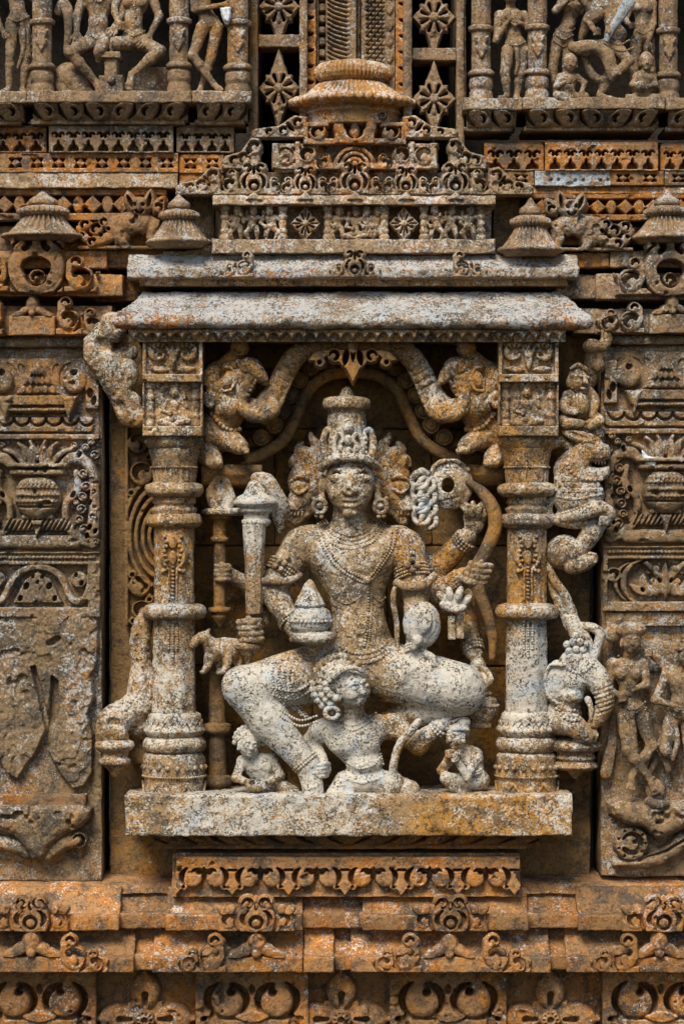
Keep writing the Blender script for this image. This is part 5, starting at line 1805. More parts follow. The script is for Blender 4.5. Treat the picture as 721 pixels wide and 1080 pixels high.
# front arms
S.cone((325, 572, -14), (318, 576, -14), 18, 18, 7)
S.cone((317, 576, -13), (286, 622, -2), 18.5, 15, 6)
S.cone((286, 622, -2), (312, 662, 22), 15, 10, 4)
S.cone((420, 572, -14), (428, 578, -14), 18, 18, 7)
S.cone((429, 578, -13), (438, 622, 0), 18, 14.5, 6)
S.cone((438, 622, 0), (437, 682, 24), 14.5, 9, 4)
# hand on the knee, fingers hanging
S.ell((437, 690, 27), (9, 9, 6), 3)
for (x0, y0, x1, y1) in ((430, 694, 424, 712), (434, 696, 432, 707), (439, 697, 438, 709), (444, 696, 446, 712)):
    S.path([(x0, y0, 31), ((x0 + x1) / 2 + .5, (y0 + y1) / 2, 35), (x1, y1, 33)], [3.3, 3.0, 2.4], .7, n=4)
S.path([(446, 686, 29), (455, 692, 33), (455, 702, 33)], [3.6, 3.3, 2.5], .8, n=4)
# hand round the bell
S.ell((313, 664, 26), (9, 10, 8), 3)
for i in range(4):
    S.path([(308, 657 + i * 5.2, 30), (318, 656 + i * 5.2, 44 - i * .6), (330 - i * 1.5, 658 + i * 5.2, 43)], [2.9, 2.8, 2.2], .6, n=4)
S.path([(312, 653, 30), (322, 647, 40), (329, 648, 43)], [3.2, 2.9, 2.2], .6, n=4)
# back arms on the left: one grips the mace, one the thin staff
S.cone((318, 580, -32), (282, 632, -30), 16, 13, 6)
S.cone((282, 632, -30), (268, 664, 2), 13, 9, 4)
fist(S, (264, 664, 12), 12, -8, 1)
S.cone((312, 585, -45), (262, 620, -44), 14, 10, 6)
S.cone((262, 620, -44), (238, 604, -22), 10, 7, 4)
fist(S, (233, 604, -18), 9, 0, 1)
# back arms on the right
S.cone((428, 580, -32), (458, 606, -34), 16, 13, 6)
S.cone((458, 604, -34), (493, 566, -12), 15, 10.5, 4)
S.ell((499, 550, -8), (11, 13, 8), 3, -20)
for i, (x, y) in enumerate(((486, 534), (490, 531), (497, 530), (504, 533))):
    S.path([(494 + i * 3.5, 546, -2), (491 + i * 4.4, 538, 4), (x, y, 1)], [3.4, 3.1, 2.4], .6, n=4)
S.path([(509, 548, -4), (512, 538, 2), (507, 531, 2)], [3.4, 3.0, 2.3], .6, n=4)
S.cone((430, 590, -30), (452, 634, -28), 15, 13, 6)
S.cone((452, 634, -28), (489, 608, -4), 15, 10, 4)
fist(S, (503, 605, 4), 12, 20, -1)
S.cone((440, 600, -48), (488, 636, -44), 18, 15, 6)
S.cone((488, 636, -44), (500, 690, -16), 14, 9, 4)
S.ell((504, 706, -10), (9, 13, 8), 3)
for i in range(4):
    S.path([(498 + i * 4.4, 712, -4), (497 + i * 4.6, 722, 0), (498 + i * 4.2, 731, -3)], [3, 2.8, 2.2], .6, n=4)
S.path([(512, 706, -4), (517, 714, 0), (514, 722, 0)], [3, 2.8, 2.2], .6, n=4)
# legs
S.cone((352, 706, -6), (272, 722, 18), 34, 25, 9)
S.ell((258, 722, 24), (21, 21, 20), 6)
S.cone((256, 722, 24), (284, 756, 24), 20.5, 20.5, 5)
S.cone((284, 756, 26), (325, 804, 32), 20.5, 12.5, 5)
S.ell((327, 808, 32), (11.5, 10, 10.5), 4)
S.ell((318, 806, 34), (3.4, 3.6, 3.4), 2)
S.path([(327, 810, 32), (330, 826, 37), (331, 838, 42)], [10.5, 9.5, 7.5], 4, n=4, flat=.85)
for i, (x, y) in enumerate(((321, 846), (326.5, 848.5), (332, 848.5), (337, 847), (341, 844))):
    S.path([(325 + i * 3.2, 835, 42), ((323 + i * 4 + x) / 2, y - 6, 48), (x, y, 46)], [3.4 - i * .22, 3.2 - i * .2, 2.8 - i * .2], .6, n=4)
    S.ell((x, y - 1, 48.6 - i * .3), (1.5, 1.7, .9), .4)
S.cone((398, 706, -4), (480, 724, 18), 32, 27, 9)
S.ell((486, 726, 18), (24, 25, 20), 6)
S.cone((482, 734, 12), (410, 762, -12), 20, 13, 5)
S.path([(410, 760, -12), (392, 772, -14)], [12, 9], 4)
# incised folds, torso modelling
S.groove([(350, 640), (379, 646), (408, 640)], .8)
S.groove([(345, 602), (358, 608), (370, 603)], .7); S.groove([(376, 603), (390, 608), (402, 602)], .7)
for i in range(5): S.groove([(300 + i * 9, 692 + i), (294 + i * 9, 716), (300 + i * 10, 744)], .8)
for i in range(4): S.groove([(404 + i * 14, 690 + i * 2), (408 + i * 14, 712), (402 + i * 14, 738)], .55)
DEITY = S
part('body', S.mesh(.5, 4), M_DEITY, D)
# beaded jewellery lying on the body
dj = lambda pts, rad, nm, lift=.3, gap=None: beadline(S, pts, rad, nm, D, M_DEITY, gap, lift)
for k in range(4):
    dj([(343 - k * 2.5, 548 + k * 1.5), (352 - k * 2, 559 + k * 3.8), (370, 565 + k * 4.6), (388 + k * 2, 559 + k * 3.8), (398 + k * 2.5, 548 + k * 1.5)], 1.5 if k % 2 else 1.1, 'collar_necklace')
for k in range(2):
    dj([(337 - k * 5, 556), (345 - k * 5, 576), (358 - k * 4, 594 + k * 2), (372 - k, 604 + k * 4), (387, 609 + k * 5), (398 + k * 2, 597 + k * 2), (410 + k * 4, 577), (414 + k * 5, 556)], 1.5, 'long_necklace')
dj([(387, 612), (388, 634), (387, 656), (384, 680)], 1.6, 'chest_cord')
dj([(391, 612), (392, 634), (391, 656), (388, 680)], 1.1, 'chest_cord')
part('pendant', balls([S.on([(387, 611), (387, 611.5)])[0] + np.array([0, 0, 1])], 4.4), M_DEITY, D)
dj([(351, 627), (358, 634), (368, 636), (381, 628)], 1.1, 'waist_strand')
dj([(393, 628), (400, 634), (406, 630)], 1.1, 'waist_strand')
for k in range(3):
    dj([(350 - k, 674 + k * 5), (363, 684 + k * 5), (380, 688 + k * 5), (398, 684 + k * 5), (410 + k, 674 + k * 5)], (1.8, 1.2, 1.8)[k], 'girdle')
for k in range(4):
    dj([(312 - k * 7, 690 + k * 2), (306 - k * 6, 712), (312 - k * 5, 736), (326 - k * 4, 756 - k * 2)], 1.5, 'thigh_sash')
for k in range(2):
    dj([(290, 722 + k * 8), (312, 726 + k * 8), (330, 716 + k * 8), (340, 708 + k * 8)], 1.6, 'thigh_sash')
    dj([(296, 745 + k * 6), (316, 756 + k * 6), (334, 752 + k * 6)], 1.5, 'thigh_sash')
bangle((299, 602, -7), 18.3, (-31, 46, 11), 1.6, 'armband', D, M_DEITY, 4, 3.6)
bangle((434, 604, -6), 17.8, (9, 44, 13), 1.6, 'armband', D, M_DEITY, 4, 3.6)
part('armband_crest', balls([(296, 590, 12), (300, 594, 13), (291, 596, 13), (297, 600, 14), (304, 588, 11)], 3.2), M_DEITY, D)
part('armband_crest', balls([(434, 590, 13), (429, 596, 13), (439, 596, 13), (434, 601, 14), (434, 583, 10)], 3.2), M_DEITY, D)
bangle((437, 683, 24.5), 10.4, (0, 60, 24), 1.7, 'bracelet', D, M_DEITY, 3)
bangle((306, 654, 17), 11.6, (26, 40, 24), 1.7, 'bracelet', D, M_DEITY, 2)
bangle((489, 571, -14), 11.4, (35, -38, 22), 1.9, 'bracelet', D, M_DEITY, 3)
bangle((482, 613, -9), 10.6, (37, -26, 24), 1.8, 'bracelet', D, M_DEITY, 3)
bangle((499, 683, -19), 10.2, (12, 50, 28), 2.0, 'bracelet', D, M_DEITY, 3)
bangle((271, 656, -6), 11.4, (-14, 32, 32), 1.7, 'bracelet', D, M_DEITY, 2)
bangle((322, 800, 31), 13.6, (41, 48, 6), 1.7, 'anklet', D, M_DEITY, 2)
# long curls of the scarf over the right forearm
part('scarf_loop', tube(catmull([(420, 612, -2), (414, 630, 8), (418, 660, 12), (417, 690, 14)], 8), [3, 3.2, 3, 2.4], 8), M_DEITY, D)
part('scarf_band', tube(catmull([(416, 614, 10), (430, 618, 20), (446, 616, 16), (458, 606, 4)], 8), [4, 5.5, 5.5, 4], 10), M_DEITY, D)
part('scarf_band', tube(catmull([(266, 616, -8), (284, 612, 16), (304, 612, 16), (318, 606, 4)], 8), [4, 4.5, 4.5, 3], 10), M_DEITY, D)
# crown
CR = part('crown', lathe(365.5, -2, [(408, 1.5), (411, 5), (415, 7), (418, 8), (419, 18), (421, 24), (426, 25.5), (431, 24), (433, 20), (436, 19), (452, 20), (470, 22), (478, 25), (488, 27)], 64,
            lambda y, a, r: np.cos(a * 16) * .7 if 436 < y < 460 else 0 * a, .4), M_DEITY, D)
S2 = Sculpt(332, 404, 440, 502, -24, 44, .85)
S2.path([(339, 494, 6), (350, 486, 22), (369, 483, 27.5), (388, 486, 22), (398, 494, 6)], 4.2, 1.5)
for s in (-1, 1):
    S2.path([(367 + s * 24, 482, 14), (367 + s * 26, 466, 10), (367 + s * 22, 454, 10), (367 + s * 17, 458, 14), (367 + s * 19, 466, 16)], [4, 3.6, 3, 2.4, 2], 1, n=5)
    S2.path([(367 + s * 14, 480, 22), (367 + s * 15, 466, 20), (367 + s * 9, 458, 20), (367 + s * 5, 464, 23), (367 + s * 9, 470, 23)], [3, 2.6, 2.2, 2, 1.6], .8, n=5)
    S2.ell((367 + s * 8, 474, 24), (3, 4, 3), .8)
    for i in range(4): S2.ell((367 + s * (19 - i * .4), 478 - i * 5, 20), (1.8, 2.2, 2), .6)
S2.ell((367, 452, 20), (6, 6, 5), 1); S2.ell((367, 446, 17), (3.5, 4, 3.5), 1)
S2.ell((367, 465, 23), (4, 6, 4), 1); S2.ell((367, 476, 26), (4, 4, 3), 1)
for i in range(9): S2.ell((347 + i * 5.2, 480 - 2.6 * math.sin(math.pi * i / 8), 25 - abs(i - 4) * 1.2), (2.2, 2.2, 2), .5)
part('crown_jewels', S2.mesh(.3, 3), M_DEITY, CR)
for s in (-1, 1):
    e = part('earring', tube([(369 + s * 32 + 6.5 * math.cos(a), 534 + 7 * math.sin(a), 6) for a in np.linspace(0, 6.3, 20)], 2.7, 8), M_DEITY, D)
    part('earring_drop', balls([(369 + s * 32, 534, 7), (369 + s * 35, 544, 5), (369 + s * 30, 545, 6), (369 + s * 38, 526, 3)], [4, 2.6, 2.4, 2.6]), M_DEITY, e)
# beast heads at each side of the face
for s in (-1, 1):
    B = Sculpt(*sorted((369 + s * 14, 369 + s * 84)), 444, 556, -92, 4, .95)
    X = lambda u: 369 + s * (u * .9 + 1)
    B.ell((X(46), 508, -34), (24, 26, 24), 6)
    B.cone((X(52), 520, -24), (X(66), 536, -14), 17, 9, 5)
    B.cone((X(50), 534, -26), (X(62), 549, -18), 12, 6, 4)
    B.path([(X(50), 541, -12), (X(60), 543, -6), (X(72), 541, -8)], [3, 3.4, 2.4], 1.5, True)
    B.ell((X(59), 512, -10), (9, 7, 6), 1.5, s * 20)
    B.path([(X(49), 505, -8), (X(58), 502, -4), (X(69), 508, -10)], [2, 2.4, 1.6], 1)
    B.path([(X(50), 516, -8), (X(59), 520, -4), (X(68), 514, -10)], [1.6, 1.8, 1.2], 1)
    B.path([(X(40), 494, -22), (X(50), 480, -26), (X(60), 474, -36), (X(56), 466, -40)], [9, 8, 5, 2], 3)
    B.path([(X(56), 492, -24), (X(64), 484, -28), (X(70), 490, -30)], [6, 5, 2.5], 2)
    for i in range(4):
        B.path([(X(28), 500 - i * 9, -24), (X(36 + i * 2), 488 - i * 8, -26), (X(34 + i * 4), 474 - i * 6, -34)], [5, 4.4, 2], 1.4, n=4)
    B.path([(X(66), 530, -10), (X(71), 534, -8)], [4, 3], 1.5)
    for i in range(4): B.cone((X(55 + i * 4), 540, -9), (X(56 + i * 4), 544, -8), 1.3, .8, .4)
    mh = B.mesh(.4, 3.5)
    mh.V[:, 2] -= 20
    part('side_head', mh, M_DEITY, D)

H3 = Sculpt(300, 438, 432, 540, -100, -56, 1.0)
for i in range(15):
    a = math.radians(-14 + i * 14.9)
    x, y = 369 + 58 * math.cos(a), 502 - 54 * math.sin(a)
    H3.ell((x, y, -86), (9.5, 9.5, 10), 1.2)
    H3.path([(x + 4 * math.cos(a + 1), y - 4 * math.sin(a + 1), -75), (x - 3, y - 2, -73), (x + 2, y + 4, -75)], 1.3, .6, True)
    H3.ell((369 + 43 * math.cos(a + .12), 502 - 40 * math.sin(a + .12), -82), (8.5, 8.5, 9), 1.2)
part('scalloped_halo', H3.mesh(.4, 3), M_DEEP, D)

# ---------------------------------------------------------------- what the deity holds
t = thing('bell_sceptre', 'small domed bell with a pine cone top held before the deity belly', 'bell', (327, 693, 44))
part('pommel', lathe(326, 40, [(611, 1), (614, 4), (622, 8), (632, 13), (639, 16), (641, 13)], 36, lambda y, a, r: np.cos(a * 7) * 1.3 * min(1, (y - 610) / 20)), M_DEITY, t)
part('bowl', lathe(327, 38, [(639, 12), (644, 20), (652, 23), (662, 21), (667, 17)], 40), M_DEITY, t)
part('foot', lathe(331, 38, [(666, 17), (668, 23), (673, 24), (677, 22), (680, 14), (683, 6), (692, 5), (694, 1)], 36), M_DEITY, t)
part('bead_row', balls([(327 + 22.6 * math.sin(a), 655, 38 + 22.6 * math.cos(a)) for a in np.linspace(-1.4, 1.4, 15)], 2.0), M_DEITY, t)
t = thing('stone_mace', 'long mace with a flared cup head and draped cloth gripped on the left', 'mace', (260, 702, 14))
part('cup', lathe(270, 6, [(504, 3), (509, 8), (516, 11), (521, 14), (524, 20), (528, 23.5), (531, 24), (534, 21), (536, 17.5), (539, 18), (542, 14), (547, 13), (549, 15.5), (552, 15.5), (555, 12.5)], 44), M_SHRINE, t)
part('shaft', lathe(268, 10, [(553, 12), (600, 9.5), (648, 8.5)], 36, lambda y, a, r: np.cos(a * 8) * .5), M_SHRINE, t)
part('tip', lathe(261, 12, [(676, 6), (679, 14), (684, 14), (687, 9), (691, 8), (693, 5), (703, 1)], 30), M_SHRINE, t)
B = Sculpt(262, 314, 494, 566, -24, 34, 1.0)
B.path([(270, 504, 6), (284, 508, 14), (296, 530, 6), (304, 548, -6)], [6, 6, 7, 4], 3, flat=.6)
B.path([(282, 512, 10), (292, 540, 2), (295, 560, -6)], [5, 6, 3], 3, flat=.6)
part('draped_cloth', B.mesh(.4, 4), M_SHRINE, t)
t = thing('axe_staff', 'thin staff with an axe blade and turned rings standing behind the mace', 'staff', (232, 662, -24))
part('staff_pole', lathe(232, -20, [(540, 8), (546, 12), (549, 7), (566, 7), (567, 10), (571, 10), (572, 6.5), (596, 6.5), (640, 6.5), (641, 12), (645, 12), (647, 8), (650, 9), (662, 1)], 24), M_DEEP, t)
part('staff_plate', lathe(236, -24, [(536, 20), (538, 24), (542, 24), (544, 18)], 30), M_SHRINE, t)
B = Sculpt(212, 254, 488, 546, -44, 6, .9)
B.path([(232, 494, -20), (228, 508, -18), (222, 522, -18), (232, 540, -16), (244, 528, -16), (240, 512, -18), (234, 494, -20)], [3, 3, 4, 4, 4, 3, 3], 3)
B.ell((232, 524, -17), (12, 14, 5), 3)
B.ell((232, 524, -11), (6, 8, 3), 1, sub=True); B.ell((232, 525, -14), (4, 6, 5), 1)
part('axe_blade', B.mesh(.4, 4), M_SHRINE, t)
t = thing('rosary_disc', 'pierced oval disc raised in a rear hand beside the knotted cord', 'disc', (476, 540, -6))
S3 = Sculpt(448, 504, 484, 546, -30, 16, .9)
S3.ell((475, 511, -8), (24, 27, 8), 1); S3.ell((475, 511, -6), (18, 21, 9), 2)
S3.ell((472, 512, -6), (7, 8, 30), 1.5, sub=True)
S3.path([(452, 505, -4), (460, 490, -3), (478, 485, -3), (494, 496, -3)], 2.2, 1.5, n=6)
S3.groove([(458, 530), (470, 528), (484, 524)], .8)
part('disc_plate', S3.mesh(.4, 4), M_DEITY, t)
kn = []
for i in range(4):
    y = 509 + i * 12.5
    for q in (-1, 1):
        a = np.linspace(0, 2 * math.pi, 26)
        kn.append(tube(np.column_stack([446 + q * 3.6 + i * .7 + 8.2 * np.cos(a), y + q * 2.5 + 8.6 * np.sin(a), 1 + 3.2 * np.sin(a * 2 + q)]), 2.9, 9))
kn.append(tube(catmull([(452, 500, 0), (444, 496, 3), (437, 503, 2), (438, 498, 0)], 6), [3, 3, 2.6, 2], 8))
single('knotted_cord', 'twisted knotted cord hanging left of the pierced disc', 'noose', (448, 556, 0), join(*kn), M_DEITY)
single('stone_bow', 'curved orange bow rising from the right hand past the pierced disc', 'bow', (520, 696, 4),
       tube(catmull([(492, 507, -2), (508, 519, 4), (520, 538, 7), (521, 558, 8), (511, 582, 9), (501, 602, 10), (504, 622, 10), (513, 646, 6), (519, 670, 2), (519, 696, -2)], 8), [3, 6, 7.6, 7.6, 7.4, 7.4, 7, 6, 5.4, 3.6], 14), M_DEEP)
t = thing('stone_conch', 'rounded shield like conch with a crescent groove in the lowered hand', 'conch', (445, 686, 38))
S3 = Sculpt(420, 470, 630, 690, 8, 52, .9)
S3.ell((445, 659, 30), (20, 25, 11), 1); S3.ell((449, 656, 40), (10, 15, 7), 3)
S3.path([(450, 639, 42), (458, 650, 44), (456, 664, 44), (446, 673, 43), (437, 674, 41)], [1.4, 3.4, 3.6, 2.8, 1.2], 1.2, True)
S3.path([(438, 638, 38), (430, 652, 38), (431, 668, 38)], [1.2, 1.4, 1], 1, True)
S3.path([(440, 676, 38), (436, 684, 38)], [6, 3], 2)
part('shell', S3.mesh(.4, 4), M_DEITY, t)
t = thing('lotus_bud', 'lotus bud with a short square stalk right of the conch', 'lotus', (480, 678, 10))
S3 = Sculpt(454, 506, 614, 682, -18, 34, .9)
for i, (x, y, a) in enumerate(((466, 630, -40), (474, 626, -15), (484, 626, 15), (491, 634, 45), (470, 640, -60), (484, 642, 70), (478, 634, 0))):
    S3.ell((x, y, 12 + (i % 3) * 3), (4.4, 8.5, 5), 1, a)
S3.ell((478, 638, 8), (12, 9, 9), 2)
S3.box((476, 662, 8), (4, 13, 5), 1.2); S3.box((485, 661, 7), (4, 13, 5), 1.2)
part('blossom', S3.mesh(.4, 4), M_DEITY, t)
t = thing('ribbed_pot', 'small ribbed pot beneath the lowest right hand behind the knee', 'pot', (506, 768, -10))
part('pot_body', lathe(506, -12, [(728, 10), (731, 14), (734, 12), (738, 17), (748, 19), (758, 16), (762, 12), (767, 14)], 40, lambda y, a, r: np.cos(a * 10) * .8), M_SHRINE, t)
part('bead_row', balls([(506 + 19 * math.sin(a), 744, -12 + 19 * math.cos(a)) for a in np.linspace(-1.5, 1.5, 16)], 1.8), M_SHRINE, t)
# pole with rings beside the left pillar and the tiny beast on it
t = thing('ringed_pole', 'ochre ringed pole between the left pillar and the bent knee', 'pole', (229, 846, -20))
part('pole_shaft', lathe(229, -22, [(676, 14), (680, 16), (683, 8), (720, 8), (760, 9), (846, 10)], 26), M_DEEP, t)
for y in (762, 817): part('ring', lathe(229, -22, [(y, 9), (y + 2, 15), (y + 8, 16), (y + 11, 14), (y + 13, 9)], 30), M_DEEP, t)
S3 = Sculpt(200, 256, 662, 722, -34, 26, .8)
S3.path([(249, 685, -4), (238, 684, 0), (226, 686, 2)], [10.5, 10, 11], 3)
S3.path([(224, 682, 6), (217, 673, 10)], [8.5, 6.5], 2.5); S3.path([(217, 671, 11), (209, 674, 14), (204, 680, 15)], [6, 5, 3.8], 1.2)
S3.path([(219, 667, 11), (222, 662, 9)], [2.6, 1.4], .8); S3.ell((212, 671, 18.5), (1.8, 1.5, 1.2), .4); S3.path([(203, 681, 19), (207, 681, 19)], .8, .5, True)
for (x0, x2, y, z) in ((221, 216, 710, 9), (229, 232, 711, -4), (240, 237, 710, 8), (248, 251, 711, -6)):
    S3.path([(x0, 692, z - 1), ((x0 + x2) / 2 + 1.5, 701, z), (x2, y - 3, z)], [5.4, 4.0, 3.2], 1.2, n=4); S3.ell((x2 - 1, y - 1.5, z + 1), (4, 2.6, 3.6), .8)
S3.path([(252, 680, 0), (255, 690, 2), (253, 702, 2)], [2.2, 2, 1.6], 1)
S3.ridge([(232, 676), (231, 686), (233, 694)], 1.0, .5)
single('bracket_animal', 'tiny stone animal standing on the ringed pole beside the left pillar', 'animal', (229, 716, 0), S3.mesh(.35, 3), M_SHRINE)

# ================================================================ attendants at the deity feet
t = thing('kneeling_attendant', 'kneeling bearded attendant with beaded curls turned from the viewer below the deity', 'statue', (372, 838, 20))
S = Sculpt(318, 500, 690, 846, -40, 76, .95)
face(S, (371, 722, 42), 18.5, turn=32, tilt=-10)
S.cone((370, 738, 32), (372, 760, 20), 12, 14, 4)
S.ell((374, 776, 16), (32, 20, 19), 6, -10)
S.cone((374, 780, 16), (384, 803, 16), 26, 18.5, 7, flat=.85)
S.ell((384, 806, 22), (18, 11, 15), 5)
S.ell((382, 824, 16), (28, 14, 20), 5)
S.ell((384, 784, 26), (14, 12, 9), 5); S.ell((360, 782, 28), (14, 12, 8), 5)
S.ell((384, 814, 39), (2, 2.4, 4), 1, 0, True)
S.cone((352, 766, 14), (338, 772, 10), 13, 11.5, 4)
S.cone((338, 772, 10), (328, 784, 2), 11.5, 10, 4); S.cone((328, 784, 2), (340, 804, 20), 10, 7, 3)
S.ell((343, 810, 28), (6, 8, 6), 2)
for i in range(4): S.path([(346 - i * .6, 805 + i * 4, 31), (342 - i * .8, 804 + i * 4.2, 40), (336 - i, 805 + i * 4, 42)], [2.6, 2.5, 2.0], .5, n=4)
S.cone((398, 768, 10), (418, 770, 4), 14, 12, 5)
S.cone((414, 766, 6), (441, 786, 10), 13, 11, 4)
S.cone((441, 786, 10), (463, 766, 16), 11, 8, 3)
hand(S, (463, 765, 17), (484, 755, 20), 5.6, 1.2, thumb=-1)
S.cone((394, 824, 16), (432, 834, 22), 15, 11, 3); S.cone((432, 836, 22), (402, 843, 8), 10, 6, 2)
S.cone((366, 828, 18), (354, 838, 34), 15, 11, 3); S.cone((354, 838, 34), (380, 843, 38), 9.5, 6.5, 2.5); S.path([(380, 843, 38), (390, 845, 40)], [6, 4], 1.5)
S.groove([(348, 800), (366, 806), (400, 798)], .7); S.ridge([(358, 818), (382, 824), (408, 817)], 1.4, .6)
S.groove([(372, 756), (373, 780), (376, 800)], .6)
ATT = S
part('body', S.mesh(.5, 4), M_DEITY, t)
hb = []
for i in range(13):
    a = math.radians(205 - i * 19)
    hb.append((356 + 27 * math.cos(a + .6), 722 + 29 * math.sin(a + .6) * -1, 24))
cur = [(358 + q * math.cos(math.radians(a)), 720 - q * 1.04 * math.sin(math.radians(a)), 40 + (30 - q) * .75) for q, st in ((28, 13), (21, 18), (14, 26)) for a in range(48, 262, st)]
H2 = Sculpt(318, 396, 682, 760, 4, 76, .95)
H2.ell((360, 713, 38), (21, 19, 20), 3)
for c in cur: H2.ell(c, (4.4, 4.4, 4.4), 1.0)
H2.path([(348, 716, 57), (358, 706, 61), (372, 702, 60), (386, 708, 54)], 2.4, 1)
part('curled_hair', H2.mesh(.35, 3), M_DEITY, t)
part('earring', tube([(350 + 7 * math.cos(a), 750 + 6 * math.sin(a), 48) for a in np.linspace(0, 6.3, 18)], 2.6, 8), M_DEITY, t)
for k in range(2): beadline(S, [(352, 755 + k * 5), (372, 764 + k * 5), (396, 752 + k * 5)], 1.4, 'necklace', t, M_DEITY, lift=.2)
beadline(S, [(367, 804), (378, 809), (392, 806), (400, 799)], 1.4, 'waist_cord', t, M_DEITY, lift=.2)
beadline(S, [(390, 764), (398, 785), (404, 806)], 1.4, 'shoulder_cord', t, M_DEITY, lift=.2)
bangle((461, 769.5, 16), 8.6, (22, -22, 6), 1.9, 'bracelet', t, M_DEITY, 2)
S3 = Sculpt(398, 448, 750, 846, 4, 50, .9)
S3.path([(441, 760, 30), (434, 770, 32), (422, 784, 32), (416, 802, 32), (414, 816, 30)], [3, 4, 4, 4, 4], 1.5)
S3.ell((414, 828, 28), (12, 14, 8), 3)
S3.path([(404, 824, 36), (413, 820, 37), (424, 826, 35)], 1.2, 1, True)
single('stone_ladle', 'pear shaped ladle propped beside the kneeling attendant', 'ladle', (414, 842, 30), S3.mesh(.4, 4), M_DEITY)

t = thing('seated_attendant', 'small seated attendant with round headdress holding a bowl beside the ringed pole', 'statue', (275, 842, 20))
S = Sculpt(230, 326, 756, 848, -36, 48, .85)
figure(S, (262, 785, 26), 11, (267, 799, 18), (273, 809, 15), (278, 819, 12), (283, 828, 10),
       [((256, 803, 18), (249, 820, 26), (264, 824, 36)), ((286, 801, 12), (296, 818, 16), (278, 826, 34))],
       [((274, 832, 18), (264, 842, 32), (244, 841, 26), (234, 845, 28)), ((292, 828, 10), (310, 836, 20), (296, 843, 8), (304, 846, 0))], turn=22, tilt=8)
S.ell((269, 828, 38), (9, 6, 7), 1.5); S.ell((269, 824, 40), (6, 3, 4), 1, sub=True)
part('body', S.mesh(.4, 3), M_DEITY, t)
S3 = Sculpt(242, 286, 758, 800, -6, 42, .85)
S3.ell((263, 779, 16), (15, 13, 13), 2)
for a in range(0, 200, 18): S3.ell((263 + 15 * math.cos(math.radians(a - 10)), 781 - 15 * math.sin(math.radians(a - 10)), 20), (3.2, 3.2, 3.4), .8)
S3.path([(250, 780, 26), (262, 774, 30), (274, 780, 26)], 2, .8)
part('headdress', S3.mesh(.3, 3), M_DEITY, t)
single('curved_drape', 'smooth ochre drape behind the seated attendant under the bent shin', 'drape', (306, 846, -6), tube(catmull([(290, 786, -20), (302, 806, -14), (312, 828, -8), (322, 846, -6)], 8), [7, 9, 10, 9], 16), M_DEEP)

t = thing('crouching_attendant', 'small crouching attendant with hands raised to the mouth left of the right pillar', 'statue', (484, 848, 24))
S = Sculpt(450, 526, 756, 852, -30, 52, .85)
figure(S, (481, 777, 24), 11, (489, 792, 14), (496, 802, 12), (502, 814, 10), (504, 824, 8),
       [((480, 795, 24), (465, 812, 30), (473, 793, 38)), ((503, 797, 8), (492, 818, 34), (479, 797, 40))],
       [((500, 826, 14), (470, 820, 34), (490, 842, 24), (470, 848, 32)), ((508, 828, 4), (480, 830, 20), (500, 844, 12), (484, 849, 20))], turn=-42, tilt=-6, wide=.92)
part('body', S.mesh(.4, 3), M_DEITY, t)
S3 = Sculpt(462, 504, 754, 790, -6, 46, .85)
S3.ell((484, 772, 18), (12, 9.5, 12), 2)
S3.path([(473, 772, 28), (482, 768, 33), (492, 770, 28)], 2.4, .8)
S3.ell((489, 762, 18), (7, 6, 7), 2)
part('hair', S3.mesh(.3, 3), M_DEITY, t)
bangle((497, 815, 14), 11.2, (5, 24, -3), 1.3, 'belt', t, M_DEITY, 2)
